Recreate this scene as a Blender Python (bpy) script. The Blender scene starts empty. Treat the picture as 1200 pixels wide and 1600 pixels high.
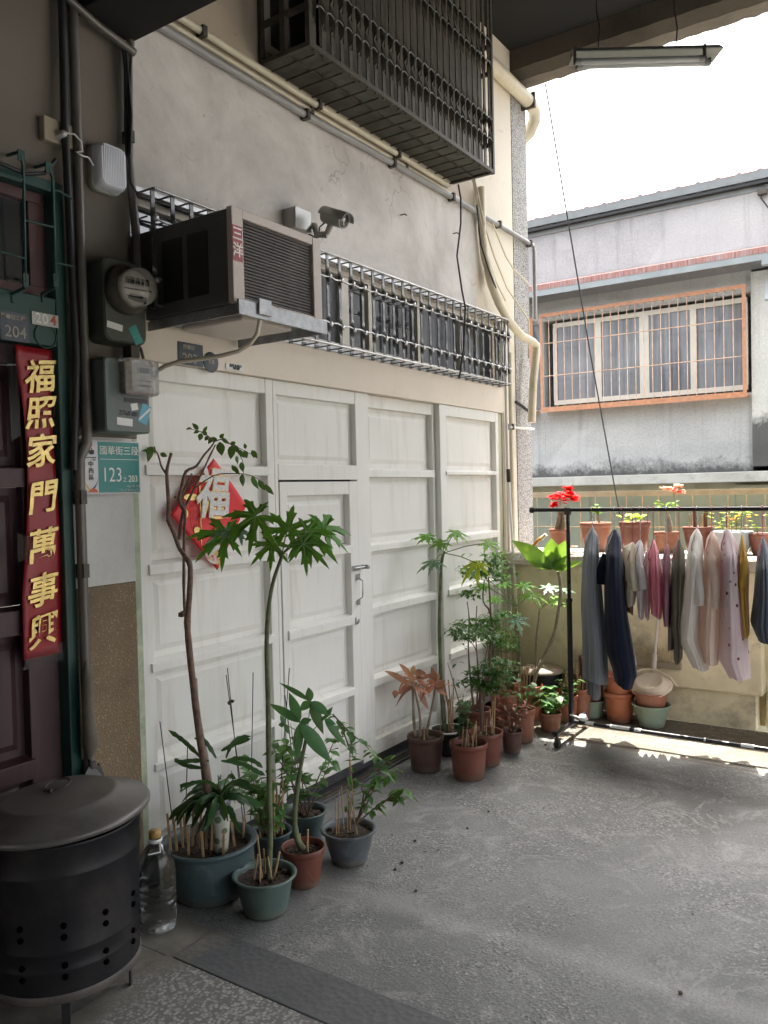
import bpy, math, random
from mathutils import Vector, Matrix
random.seed(7)
sc = bpy.context.scene
C = sc.collection
R_ = math.radians

# ------------------------------------------------------------------ camera
H = 1.6
PT, RO, YA = 0.0267169459, -0.0234767876, 0.590416625
FPX = 1273.787
cy_, sy_ = math.cos(YA), math.sin(YA)
Fv = Vector((-sy_*math.cos(PT), cy_*math.cos(PT), -math.sin(PT)))
r0 = Vector((cy_, sy_, 0)); u0 = r0.cross(Fv)
Rv = r0*math.cos(RO)+u0*math.sin(RO); Uv = -r0*math.sin(RO)+u0*math.cos(RO)
CAM = Vector((0, 0, H))
cam = bpy.data.cameras.new("camera"); camo = bpy.data.objects.new("camera", cam); C.objects.link(camo)
cam.sensor_fit = 'HORIZONTAL'; cam.sensor_width = 36; cam.lens = 36*FPX/1200
cam.clip_start = .05; cam.clip_end = 500
m = Matrix((Rv, Uv, -Fv)).transposed().to_4x4(); m.translation = CAM
camo.matrix_world = m
sc.camera = camo

# ------------------------------------------------------------------ light
SUN = Vector((-.10, .272, 1)).normalized()
w = bpy.data.worlds.new("World"); sc.world = w; w.use_nodes = True
nt = w.node_tree; bg = nt.nodes['Background']
sky = nt.nodes.new('ShaderNodeTexSky'); sky.sky_type = 'NISHITA'; sky.sun_disc = False
sky.sun_elevation = math.asin(SUN.z); sky.sun_rotation = math.atan2(SUN.x, SUN.y)
sky.air_density = 1.0; sky.dust_density = 6.0; sky.ozone_density = 1.0
hz = nt.nodes.new('ShaderNodeHueSaturation'); hz.inputs['Saturation'].default_value = .30     # hazy white noon sky
wm = nt.nodes.new('ShaderNodeMix'); wm.data_type = 'RGBA'; wm.blend_type = 'MULTIPLY'; wm.inputs['Factor'].default_value = 1; wm.inputs['B'].default_value = (1, .99, .965, 1)
nt.links.new(sky.outputs[0], hz.inputs['Color']); nt.links.new(hz.outputs[0], wm.inputs['A']); nt.links.new(wm.outputs['Result'], bg.inputs[0]); bg.inputs[1].default_value = 0.15
sl = bpy.data.lights.new("sun", 'SUN'); sl.energy = 2.6; sl.angle = R_(.5); sl.color = (1, .95, .86)
so = bpy.data.objects.new("sun", sl); C.objects.link(so); so.rotation_euler = SUN.to_track_quat('Z', 'Y').to_euler()
so.location = (0, 8, 12)
sc.view_settings.view_transform = 'Standard'; sc.view_settings.look = 'None'
sc.view_settings.gamma = 1; sc.view_settings.exposure = 2.93
sc.cycles.max_bounces = 12; sc.cycles.diffuse_bounces = 8; sc.cycles.use_denoising = True

# ------------------------------------------------------------------ helpers
WX = -2.624            # plane of the house front

def ray(px, py): return Rv*(px-600)/FPX-Uv*(py-800)/FPX+Fv
def onp(px, py, ax, v):
    d = ray(px, py); t = (v-CAM[ax])/d[ax]; return CAM+d*t
def wy(px, py, d=0):
    p = onp(px, py, 0, WX+d); return p.y, p.z
def at(px, py, depth): return CAM+ray(px, py)*depth
def depth_of(p): return (Vector(p)-CAM).dot(Fv)

def tag(o, label=None, cat=None, group=None, kind=None):
    if label: o['label'] = label
    if cat: o['category'] = cat
    if group: o['group'] = group
    if kind: o['kind'] = kind
    return o
WL = {}
def thing(name, loc, label, cat, group=None):
    o = bpy.data.objects.new(name, None); C.objects.link(o)
    o.empty_display_size = .1
    o.location = Vector(loc); WL[o.name] = Vector(loc)
    return tag(o, label, cat, group)

class MB:
    def __init__(s): s.v = []; s.f = []; s.sm = []; s.mi = []
    def add(s, vs, fs, smooth=False, mi=0):
        b = len(s.v); s.v += [Vector(p) for p in vs]
        for f in fs: s.f.append([b+i for i in f]); s.sm.append(smooth); s.mi.append(mi)
    def box(s, lo, hi, mi=0):
        x0, y0, z0 = lo; x1, y1, z1 = hi
        s.add([(x0,y0,z0),(x1,y0,z0),(x1,y1,z0),(x0,y1,z0),(x0,y0,z1),(x1,y0,z1),(x1,y1,z1),(x0,y1,z1)],
              [(0,3,2,1),(4,5,6,7),(0,1,5,4),(1,2,6,5),(2,3,7,6),(3,0,4,7)], mi=mi)
        return s
    def obox(s, c, ax, ay, az, mi=0):
        c, ax, ay, az = Vector(c), Vector(ax), Vector(ay), Vector(az)
        vs = [c+ax*i+ay*j+az*k for k in (-1,1) for j in (-1,1) for i in (-1,1)]
        s.add(vs, [(0,2,3,1),(4,5,7,6),(0,1,5,4),(1,3,7,5),(3,2,6,7),(2,0,4,6)], mi=mi)
        return s
    def tube(s, pts, r, n=8, caps=True, mi=0):
        pts = [Vector(p) for p in pts]
        if not isinstance(r, (list, tuple)): r = [r]*len(pts)
        rings = []; N = None
        for i, p in enumerate(pts):
            a = pts[max(i-1, 0)]; b = pts[min(i+1, len(pts)-1)]
            t = (b-a)
            if t.length < 1e-9: t = Vector((0,0,1))
            t.normalize()
            if N is None:
                N = t.orthogonal().normalized()
            else:
                N = (N-t*N.dot(t))
                N = N.normalized() if N.length > 1e-6 else t.orthogonal().normalized()
            B = t.cross(N)
            rings.append([p+(N*math.cos(2*math.pi*k/n)+B*math.sin(2*math.pi*k/n))*r[i] for k in range(n)])
        vs = [q for g in rings for q in g]; fs = []
        for i in range(len(pts)-1):
            for k in range(n):
                k2 = (k+1) % n
                fs.append((i*n+k, i*n+k2, (i+1)*n+k2, (i+1)*n+k))
        s.add(vs, fs, True, mi)
        if caps:
            s.add(rings[0], [tuple(reversed(range(n)))], False, mi); s.add(rings[-1], [tuple(range(n))], False, mi)
        return s
    def lathe(s, prof, c, n=40, axis=(0,0,1), mi=0, smooth=True, wob=0):
        c = Vector(c); a = Vector(axis).normalized()
        e = Vector((1,0,0)) if abs(a.x) < .9 else Vector((0,1,0))
        e = (e-a*e.dot(a)).normalized(); g = a.cross(e)
        vs = []; fs = []
        for (r, z) in prof:
            for k in range(n):
                t = 2*math.pi*k/n
                rr = r*(1+wob*math.sin(2*t+1))
                vs.append(c+a*z+(e*math.cos(t)+g*math.sin(t))*rr)
        for i in range(len(prof)-1):
            for k in range(n):
                k2 = (k+1) % n
                fs.append((i*n+k, i*n+k2, (i+1)*n+k2, (i+1)*n+k))
        s.add(vs, fs, smooth, mi)
        return s
    def poly(s, pts, th, nrm, mi=0):
        nrm = Vector(nrm).normalized(); pts = [Vector(p) for p in pts]; n = len(pts)
        vs = [p+nrm*th for p in pts]+pts
        fs = [tuple(range(n)), tuple(reversed(range(n, 2*n)))]
        for k in range(n):
            k2 = (k+1) % n; fs.append((n+k, n+k2, k2, k))
        s.add(vs, fs, False, mi)
        return s
    def build(s, name, mat, parent=None, bevel=0, weld=False):
        me = bpy.data.meshes.new(name)
        lo = Vector((min(v.x for v in s.v), min(v.y for v in s.v), min(v.z for v in s.v)))
        hi = Vector((max(v.x for v in s.v), max(v.y for v in s.v), max(v.z for v in s.v)))
        c = Vector(((lo.x+hi.x)/2, (lo.y+hi.y)/2, lo.z))
        me.from_pydata([v-c for v in s.v], [], s.f)
        me.polygons.foreach_set('use_smooth', s.sm)
        me.polygons.foreach_set('material_index', s.mi)
        for mm in (mat if isinstance(mat, (list, tuple)) else [mat]): me.materials.append(mm)
        me.update()
        o = bpy.data.objects.new(name, me); C.objects.link(o)
        WL[o.name] = c
        if parent:
            o.parent = parent; o.location = c-WL[parent.name]
        else: o.location = c
        if bevel:
            b = o.modifiers.new('bevel', 'BEVEL'); b.width = bevel; b.segments = 2; b.limit_method = 'ANGLE'; b.angle_limit = R_(40)
            b.harden_normals = False
        return o

def text(name, body, size, org, right, up, mat, parent, ext=.0008, off=0.0, align='CENTER', shear=0, sx=1.0, spacing=1, lines=1, wob=0):
    cu = bpy.data.curves.new(name, 'FONT'); cu.body = body; cu.size = size; cu.extrude = ext; cu.offset = off
    cu.align_x = align; cu.align_y = 'CENTER'; cu.shear = shear; cu.space_line = lines; cu.space_character = spacing
    cu.resolution_u = 3
    t = bpy.data.objects.new(name, cu); C.objects.link(t)
    dg = bpy.context.evaluated_depsgraph_get()
    me = bpy.data.meshes.new_from_object(t.evaluated_get(dg))
    if wob:
        import bmesh
        from mathutils import noise
        bm = bmesh.new(); bm.from_mesh(me); bmesh.ops.remove_doubles(bm, verts=bm.verts, dist=1e-6)
        for _ in range(2): bmesh.ops.subdivide_edges(bm, edges=[e for e in bm.edges if e.calc_length() > size*.05], cuts=1)
        bmesh.ops.triangulate(bm, faces=bm.faces)
        sd_ = (ord(body[0]) % 97)*3.1
        for v in bm.verts:
            a = Vector((v.co.x*16/size*.12, v.co.y*16/size*.12, sd_)); b2 = Vector((v.co.x*60/size*.12+7, v.co.y*60/size*.12, sd_))
            na, nb = noise.noise_vector(a), noise.noise_vector(b2)
            v.co.x += wob*(na.x*1.6+nb.x*.7)+v.co.y*.05; v.co.y += wob*(na.y*1.4+nb.y*.7)
        bm.to_mesh(me); bm.free()
    right = Vector(right).normalized()*sx; up = Vector(up).normalized(); nrm = right.cross(up).normalized()
    mb = MB()
    mb.add([Vector(org)+right*v.co.x+up*v.co.y+nrm*v.co.z for v in me.vertices], [tuple(p.vertices) for p in me.polygons])
    bpy.data.objects.remove(t); bpy.data.curves.remove(cu); bpy.data.meshes.remove(me)
    return mb.build(name, mat, parent)

# ------------------------------------------------------------------ materials
def newmat(name):
    mt = bpy.data.materials.new(name); mt.use_nodes = True
    n = mt.node_tree.nodes; l = mt.node_tree.links
    return mt, n, l, n['Principled BSDF']
def nz(n, l, vec, scale, detail=5, rough=.6, dist=0):
    t = n.new('ShaderNodeTexNoise'); t.inputs['Scale'].default_value = scale; t.inputs['Detail'].default_value = detail
    t.inputs['Roughness'].default_value = rough; t.inputs['Distortion'].default_value = dist
    if vec is not None: l.new(vec, t.inputs['Vector'])
    return t
def ramp(n, l, src, p0, p1, c0=(0,0,0,1), c1=(1,1,1,1)):
    r = n.new('ShaderNodeValToRGB'); r.color_ramp.elements[0].position = p0; r.color_ramp.elements[1].position = p1
    r.color_ramp.elements[0].color = c0; r.color_ramp.elements[1].color = c1
    l.new(src, r.inputs[0]); return r
def mix(n, l, fac, a, b, mode='MIX'):
    x = n.new('ShaderNodeMix'); x.data_type = 'RGBA'; x.blend_type = mode
    for sck, v in ((x.inputs['Factor'], fac), (x.inputs['A'], a), (x.inputs['B'], b)):
        if isinstance(v, (int, float)): sck.default_value = v
        elif isinstance(v, (tuple, list)): sck.default_value = (*v[:3], 1)
        else: l.new(v, sck)
    return x.outputs['Result']
def math_(n, l, op, a, b=None):
    x = n.new('ShaderNodeMath'); x.operation = op
    for i, v in enumerate((a, b)):
        if v is None: continue
        if isinstance(v, (int, float)): x.inputs[i].default_value = v
        else: l.new(v, x.inputs[i])
    return x.outputs[0]
def M(name, col, rough=.6, metal=0, var=.15, scale=6, dirt=None, dirtamt=.35, bump=.1, bscale=60, spec=.5, streak=False, dscale=3, pot=False):
    mt, n, l, b = newmat(name)
    g = n.new('ShaderNodeNewGeometry'); pos = g.outputs['Position']
    if streak:
        mp = n.new('ShaderNodeMapping'); mp.inputs['Scale'].default_value = (6, 6, .5); l.new(pos, mp.inputs[0]); vec = mp.outputs[0]
    else: vec = pos
    t = nz(n, l, vec, scale)
    lo = tuple(c*(1-var) for c in col); hi = tuple(min(1, c*(1+var)) for c in col)
    c = mix(n, l, ramp(n, l, t.outputs[0], .3, .7).outputs[0], lo, hi)
    if dirt:
        t2 = nz(n, l, vec, dscale, 8, .7)
        r = ramp(n, l, t2.outputs[0], .5, .72)
        c = mix(n, l, math_(n, l, 'MULTIPLY', r.outputs[0], dirtamt), c, dirt)
    if pot:
        tc = n.new('ShaderNodeTexCoord'); sg = n.new('ShaderNodeSeparateXYZ'); l.new(tc.outputs['Generated'], sg.inputs[0])
        k = math_(n, l, 'ADD', sg.outputs[2], math_(n, l, 'MULTIPLY', nz(n, l, pos, 16, 7, .75).outputs[0], .5))
        c = mix(n, l, math_(n, l, 'MULTIPLY', ramp(n, l, k, .30, .52, (1,1,1,1), (0,0,0,1)).outputs[0], .6), c, (.15,.125,.095))
        bl = nz(n, l, pos, 11, 7, .7, 1); c = mix(n, l, math_(n, l, 'MULTIPLY', ramp(n, l, bl.outputs[0], .56, .70).outputs[0], .30), c, tuple(min(1, x*.5+.22) for x in col))
        sc3 = nz(n, l, pos, 70, 4, .7); c = mix(n, l, math_(n, l, 'MULTIPLY', ramp(n, l, sc3.outputs[0], .66, .70).outputs[0], .5), c, tuple(x*.45 for x in col))
    l.new(c, b.inputs['Base Color'])
    t3 = nz(n, l, pos, bscale, 4)
    if bump:
        bp = n.new('ShaderNodeBump'); bp.inputs['Strength'].default_value = bump; bp.inputs['Distance'].default_value = .01
        l.new(t3.outputs[0], bp.inputs['Height']); l.new(bp.outputs[0], b.inputs['Normal'])
    rr = n.new('ShaderNodeMapRange'); rr.inputs['To Min'].default_value = max(.03, rough-.12); rr.inputs['To Max'].default_value = min(1, rough+.12)
    l.new(t.outputs[0], rr.inputs['Value']); l.new(rr.outputs[0], b.inputs['Roughness'])
    b.inputs['Metallic'].default_value = metal; b.inputs['Specular IOR Level'].default_value = spec
    return mt
def leafmat(name, col, col2=None, trans=.35, rough=.45, spec=.4):
    mt, n, l, b = newmat(name)
    col2 = col2 or tuple(c*.55 for c in col)
    g = n.new('ShaderNodeNewGeometry')
    t = nz(n, l, g.outputs['Position'], 14, 3)
    c0 = mix(n, l, ramp(n, l, t.outputs[0], .35, .65).outputs[0], col2, col)
    sp_ = nz(n, l, g.outputs['Position'], 60, 4, .7); c0 = mix(n, l, math_(n, l, 'MULTIPLY', ramp(n, l, sp_.outputs[0], .66, .72).outputs[0], .6), c0, (.22,.17,.05))
    lg = nz(n, l, g.outputs['Position'], 3.5, 2); c0 = mix(n, l, math_(n, l, 'MULTIPLY', ramp(n, l, lg.outputs[0], .5, .7).outputs[0], .3), c0, (min(1,col[0]*1.9), min(1,col[1]*1.35), col[2]))
    hs = n.new('ShaderNodeHueSaturation'); l.new(c0, hs.inputs['Color'])
    rv = n.new('ShaderNodeMapRange'); rv.inputs['To Min'].default_value = .8; rv.inputs['To Max'].default_value = 1.6
    l.new(g.outputs['Random Per Island'], rv.inputs['Value']); l.new(rv.outputs[0], hs.inputs['Value'])
    rh = n.new('ShaderNodeMapRange'); rh.inputs['To Min'].default_value = .485; rh.inputs['To Max'].default_value = .515
    l.new(g.outputs['Random Per Island'], rh.inputs['Value']); l.new(rh.outputs[0], hs.inputs['Hue'])
    l.new(hs.outputs[0], b.inputs['Base Color']); b.inputs['Roughness'].default_value = rough; b.inputs['Specular IOR Level'].default_value = spec
    tr = n.new('ShaderNodeBsdfTranslucent')
    yc = mix(n, l, .5, hs.outputs[0], (min(1,col[0]*2.2+.05), min(1,col[1]*2), col[2]*.6)); l.new(yc, tr.inputs[0])
    mx = n.new('ShaderNodeMixShader'); mx.inputs[0].default_value = trans
    l.new(b.outputs[0], mx.inputs[1]); l.new(tr.outputs[0], mx.inputs[2]); l.new(mx.outputs[0], n['Material Output'].inputs[0])
    return mt

def mat_door():
    mt, n, l, b = newmat('door_paint'); g = n.new('ShaderNodeNewGeometry'); pos = g.outputs['Position']
    sp = n.new('ShaderNodeSeparateXYZ'); l.new(pos, sp.inputs[0])
    t = nz(n, l, pos, 1.5, 6); c = mix(n, l, ramp(n, l, t.outputs[0], .3, .7).outputs[0], (.77,.755,.71), (.83,.82,.78))
    mp = n.new('ShaderNodeMapping'); mp.inputs['Scale'].default_value = (5, 5, .45); l.new(pos, mp.inputs[0])
    t2 = nz(n, l, mp.outputs[0], 2.4, 8, .7); c = mix(n, l, math_(n, l, 'MULTIPLY', ramp(n, l, t2.outputs[0], .52, .70).outputs[0], .42), c, (.55,.50,.41))
    t3 = nz(n, l, pos, 42, 5, .7, 1); c = mix(n, l, math_(n, l, 'MULTIPLY', ramp(n, l, t3.outputs[0], .70, .73).outputs[0], .55), c, (.34,.31,.26))
    h = math_(n, l, 'SUBTRACT', math_(n, l, 'MULTIPLY', nz(n, l, pos, 9, 8, .75).outputs[0], .55), math_(n, l, 'MULTIPLY', sp.outputs[2], .9))
    c = mix(n, l, math_(n, l, 'MULTIPLY', ramp(n, l, h, .02, .22).outputs[0], .45), c, (.33,.29,.23))
    l.new(c, b.inputs['Base Color']); b.inputs['Roughness'].default_value = .42
    ao = n.new('ShaderNodeBump'); ao.inputs['Strength'].default_value = .10; ao.inputs['Distance'].default_value = .01
    l.new(nz(n, l, mp.outputs[0], 9, 6).outputs[0], ao.inputs['Height']); l.new(ao.outputs[0], b.inputs['Normal'])
    return mt
m_door = mat_door()
m_lintel = M('lintel_paint', (.74,.66,.56), .6, var=.05, scale=3, dirt=(.45,.38,.3), dirtamt=.35, bump=.12, bscale=20)
m_trim = M('green_trim', (.42,.47,.33), .6, var=.3, scale=12, dirt=(.7,.7,.6), dirtamt=.5)
m_pvc = M('cream_pipe', (.66,.60,.46), .4, var=.1, scale=5, dirt=(.3,.25,.18), dirtamt=.4)
m_greypipe = M('grey_pipe', (.33,.33,.33), .4, var=.12, scale=5, dirt=(.12,.1,.09), dirtamt=.4)
m_cable = M('black_cable', (.02,.02,.022), .5, bump=0)
m_steel = M('bare_steel', (.50,.50,.50), .36, .8, var=.25, scale=30, dirt=(.12,.1,.09), dirtamt=.6, dscale=12)
m_barsteel = M('dull_bar_steel', (.20,.20,.20), .38, .7, var=.3, scale=30, dirt=(.04,.035,.03), dirtamt=.7, dscale=14)
m_darkiron = M('aged_iron', (.085,.075,.062), .6, .35, var=.35, scale=25, dirt=(.10,.06,.04), dirtamt=.6, dscale=14)
m_frame_alu = M('pale_aluminium', (.62,.58,.50), .4, .2, var=.08)
m_teak = M('maroon_door', (.05,.02,.024), .5, var=.15, scale=4, dirt=(.12,.07,.07), dirtamt=.3, streak=True)
m_teal = M('teal_paint', (.014,.066,.055), .45, var=.15, scale=6, dirt=(.03,.05,.045), dirtamt=.5)
m_black = M('black_paint', (.018,.018,.018), .4, var=.2, bump=.03)
m_ac_dark = M('ac_side_metal', (.10,.095,.09), .55, var=.15, scale=4)
m_ac_light = M('ac_trim', (.58,.50,.45), .45, var=.05, bump=.02)
m_ac_shelf = M('galvanised_shelf', (.35,.36,.37), .4, .5, var=.25, scale=30, dirt=(.15,.13,.12), dirtamt=.5)
m_meter = M('meter_box_paint', (.07,.078,.062), .45, var=.12, scale=8, dirt=(.05,.05,.045), dirtamt=.5)
m_bin = M('bin_paint', (.012,.012,.015), .36, .2, var=.3, scale=4, dirt=(.075,.06,.05), dirtamt=.55, bump=.08, bscale=8)
m_lid = M('lid_metal', (.15,.14,.128), .42, .35, var=.35, scale=6, dirt=(.09,.075,.065), dirtamt=.75, bump=.1, bscale=12)
m_white = M('white_plastic', (.72,.72,.70), .4, var=.04, bump=.01)
m_white_txt = M('white_print', (.8,.8,.76), .5, var=.02, bump=0)
m_gold = M('gold_foil', (.80,.60,.22), .32, .45, var=.25, scale=20, bump=.25, bscale=30)
m_redpaper = M('red_paper', (.32,.012,.02), .42, var=.1, scale=5, bump=.1, bscale=18)
m_redpaper2 = M('bright_red_paper', (.70,.015,.02), .45, var=.06, scale=8, bump=.03)
m_soil = M('potting_soil', (.055,.038,.026), .95, var=.5, scale=60, bump=1, bscale=90)
m_terra = M('terracotta_plastic', (.17,.052,.033), .5, var=.14, scale=10, dirt=(.22,.13,.09), dirtamt=.55, bump=.05, dscale=7, pot=True)
m_terra2 = M('faded_terracotta', (.30,.115,.068), .55, var=.14, scale=10, dirt=(.36,.25,.18), dirtamt=.5, bump=.05, dscale=7, pot=True)
m_terradark = M('dull_brown_plastic', (.105,.052,.042), .5, var=.14, scale=10, dirt=(.16,.12,.09), dirtamt=.5, bump=.05, dscale=7, pot=True)
m_orangepot = M('orange_pot', (.44,.14,.068), .45, var=.1, scale=10, dirt=(.45,.3,.2), dirtamt=.4, bump=.05, dscale=7, pot=True)
m_greenpot = M('green_pot', (.085,.135,.12), .45, var=.15, scale=8, dirt=(.16,.15,.11), dirtamt=.55, bump=.05, dscale=6, pot=True)
m_tealpot = M('blue_green_pot', (.065,.10,.11), .45, var=.15, scale=8, dirt=(.10,.12,.11), dirtamt=.5, bump=.06, dscale=7, pot=True)
m_greypot = M('grey_pot', (.085,.10,.112), .45, var=.15, scale=8, dirt=(.14,.13,.10), dirtamt=.5, bump=.06, dscale=7, pot=True)
m_sage = M('sage_pot', (.24,.32,.25), .45, var=.12, scale=8, dirt=(.38,.24,.14), dirtamt=.4, bump=.05, dscale=9, pot=True)
m_beige = M('beige_plastic', (.74,.62,.50), .4, var=.06, dirt=(.4,.32,.24), dirtamt=.3)
m_bark = M('brown_bark', (.19,.12,.09), .8, var=.4, scale=30, bump=.5, bscale=60)
m_barkpale = M('pale_bark', (.30,.25,.18), .8, var=.35, scale=30, bump=.5, bscale=60)
m_greenstem = M('green_grey_stem', (.13,.15,.075), .7, var=.4, scale=30, bump=.4, bscale=60)
m_petiole = M('green_petiole', (.15,.22,.06), .5, var=.2, scale=10, bump=0)
m_cane = M('split_bamboo', (.44,.29,.15), .7, var=.3, scale=30, bump=.2)
m_wire = M('stake_wire', (.07,.065,.055), .5, .5, bump=0)
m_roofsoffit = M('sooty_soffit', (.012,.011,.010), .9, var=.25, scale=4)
L_rose = leafmat('rose_leaf', (.06,.15,.035)); L_papaya = leafmat('papaya_leaf', (.085,.24,.035), (.05,.16,.03), .45)
L_papaya_blue = leafmat('papaya_leaf_underside', (.16,.27,.19), (.11,.2,.14), .3)
L_pachira = leafmat('pachira_leaf', (.06,.16,.055), (.04,.12,.05), .3, .35)
L_dark = leafmat('dark_leaf', (.045,.115,.04), (.03,.08,.035), .28, .35)
L_bright = leafmat('bright_leaf', (.14,.26,.05), (.10,.21,.04), .40)
L_pink = leafmat('cordyline_leaf', (.50,.24,.21), (.20,.14,.08), .35)
L_croton = leafmat('croton_leaf', (.25,.03,.02), (.04,.05,.02), .25)
L_mid = leafmat('mid_green_leaf', (.10,.22,.06), (.05,.14,.045), .4)
L_red = leafmat('red_petal', (.75,.01,.04), (.6,.01,.03), .4); L_pinkf = leafmat('pink_petal', (.8,.32,.33), (.8,.5,.45), .4)
L_yel = leafmat('yellowing_leaf', (.5,.42,.05), (.35,.2,.03), .4)

def mat_glass(name, col=(.035,.04,.045), rough=.06):
    mt, n, l, b = newmat(name); b.inputs['Base Color'].default_value = (*col, 1); b.inputs['Roughness'].default_value = rough
    b.inputs['Specular IOR Level'].default_value = .9; b.inputs['Coat Weight'].default_value = .5; b.inputs['Coat Roughness'].default_value = .03
    return mt
m_pane = mat_glass('dark_window_glass')
def mat_curtained():
    mt, n, l, b = newmat('curtained_glass'); g = n.new('ShaderNodeNewGeometry'); mp = n.new('ShaderNodeMapping'); mp.inputs['Scale'].default_value = (1, 1, .06); l.new(g.outputs['Position'], mp.inputs[0])
    t = nz(n, l, mp.outputs[0], 9, 4, .6, .3); t2 = nz(n, l, g.outputs['Position'], 1.3, 3)
    c = mix(n, l, ramp(n, l, t.outputs[0], .35, .65).outputs[0], (.05,.055,.07), (.17,.18,.20)); c = mix(n, l, math_(n, l, 'MULTIPLY', ramp(n, l, t2.outputs[0], .45, .7).outputs[0], .5), c, (.30,.31,.32))
    l.new(c, b.inputs['Base Color']); b.inputs['Roughness'].default_value = .12; b.inputs['Specular IOR Level'].default_value = .7; return mt
m_pane2 = mat_curtained()
def mat_clear(name, col, rough=.05, ior=1.3, mixf=.75):
    mt, n, l, b = newmat(name); b.inputs['Base Color'].default_value = (*col, 1); b.inputs['Roughness'].default_value = rough
    b.inputs['Transmission Weight'].default_value = 1; b.inputs['IOR'].default_value = ior
    tr = n.new('ShaderNodeBsdfTransparent'); tr.inputs[0].default_value = (*col, 1)
    mx = n.new('ShaderNodeMixShader'); mx.inputs[0].default_value = 1-mixf
    l.new(b.outputs[0], mx.inputs[1]); l.new(tr.outputs[0], mx.inputs[2]); l.new(mx.outputs[0], n['Material Output'].inputs[0])
    return mt
m_bottle = mat_clear('clear_plastic', (.80,.82,.84), .10, 1.4, .85)
m_dome = mat_clear('meter_glass', (.93,.93,.93), .03, 1.45, .6)

m_pier = M('pier_plaster', (.16,.138,.112), .7, var=.12, scale=2, dirt=(.22,.18,.14), dirtamt=.4, bump=.25, bscale=12)
def mat_plaster():
    mt, n, l, b = newmat('aged_plaster'); g = n.new('ShaderNodeNewGeometry'); pos = g.outputs['Position']
    sp = n.new('ShaderNodeSeparateXYZ'); l.new(pos, sp.inputs[0])
    t = nz(n, l, pos, 1.6, 8, .65, .6); c = mix(n, l, ramp(n, l, t.outputs[0], .3, .7).outputs[0], (.45,.42,.39), (.76,.73,.70))
    t2 = nz(n, l, pos, 9, 8, .7); c = mix(n, l, math_(n, l, 'MULTIPLY', ramp(n, l, t2.outputs[0], .52, .72).outputs[0], .28), c, (.38,.345,.315))
    t4 = nz(n, l, pos, 26, 6, .75, 1); c = mix(n, l, math_(n, l, 'MULTIPLY', ramp(n, l, t4.outputs[0], .58, .68).outputs[0], .35), c, (.78,.75,.72)); t5 = nz(n, l, pos, 14, 7, .8, 1.5); c = mix(n, l, math_(n, l, 'MULTIPLY', ramp(n, l, t5.outputs[0], .6, .66).outputs[0], .5), c, (.30,.27,.25))
    # upper storey band keeps an older buff paint
    ny = nz(n, l, pos, 2.2, 4)
    zz = math_(n, l, 'ADD', sp.outputs[2], math_(n, l, 'MULTIPLY', ny.outputs[0], .12))
    up = ramp(n, l, math_(n, l, 'SUBTRACT', zz, 3.05), .52, .56)
    c = mix(n, l, up.outputs[0], c, mix(n, l, t.outputs[0], (.40,.33,.25), (.58,.50,.40)))
    # clean cream paint near the outer corner
    yy = math_(n, l, 'ADD', sp.outputs[1], math_(n, l, 'MULTIPLY', ny.outputs[0], .05))
    en = ramp(n, l, math_(n, l, 'SUBTRACT', yy, 4.62), .53, .545)
    c = mix(n, l, en.outputs[0], c, (.72,.655,.54))
    # cracks and flakes
    wv = nz(n, l, pos, 3, 3); vm = n.new('ShaderNodeVectorMath'); vm.operation = 'MULTIPLY_ADD'
    l.new(wv.outputs['Color'], vm.inputs[0]); vm.inputs[1].default_value = (.5,.5,.5); l.new(pos, vm.inputs[2])
    v = n.new('ShaderNodeTexVoronoi'); v.feature = 'DISTANCE_TO_EDGE'; v.inputs['Scale'].default_value = 1.9; l.new(vm.outputs[0], v.inputs['Vector'])
    msk = ramp(n, l, nz(n, l, pos, 1.4, 2).outputs[0], .5, .6)
    cr = math_(n, l, 'MULTIPLY', ramp(n, l, v.outputs['Distance'], .0, .006, (1,1,1,1), (0,0,0,1)).outputs[0], msk.outputs[0])
    c = mix(n, l, math_(n, l, 'MULTIPLY', cr, .55), c, (.16,.13,.11))
    v2 = n.new('ShaderNodeTexVoronoi'); v2.inputs['Scale'].default_value = 7; l.new(vm.outputs[0], v2.inputs['Vector'])
    fl = ramp(n, l, v2.outputs['Distance'], .03, .07, (1,1,1,1), (0,0,0,1))
    c = mix(n, l, math_(n, l, 'MULTIPLY', fl.outputs[0], .45), c, (.30,.25,.21))
    l.new(c, b.inputs['Base Color']); b.inputs['Roughness'].default_value = .62
    bp = n.new('ShaderNodeBump'); bp.inputs['Strength'].default_value = .35; bp.inputs['Distance'].default_value = .012
    hh = math_(n, l, 'ADD', nz(n, l, pos, 5, 9, .65).outputs[0], math_(n, l, 'MULTIPLY', cr, -.6))
    hh = math_(n, l, 'ADD', hh, math_(n, l, 'MULTIPLY', fl.outputs[0], -.3))
    l.new(hh, bp.inputs['Height']); l.new(bp.outputs[0], b.inputs['Normal'])
    return mt
m_plaster = mat_plaster()

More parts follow.
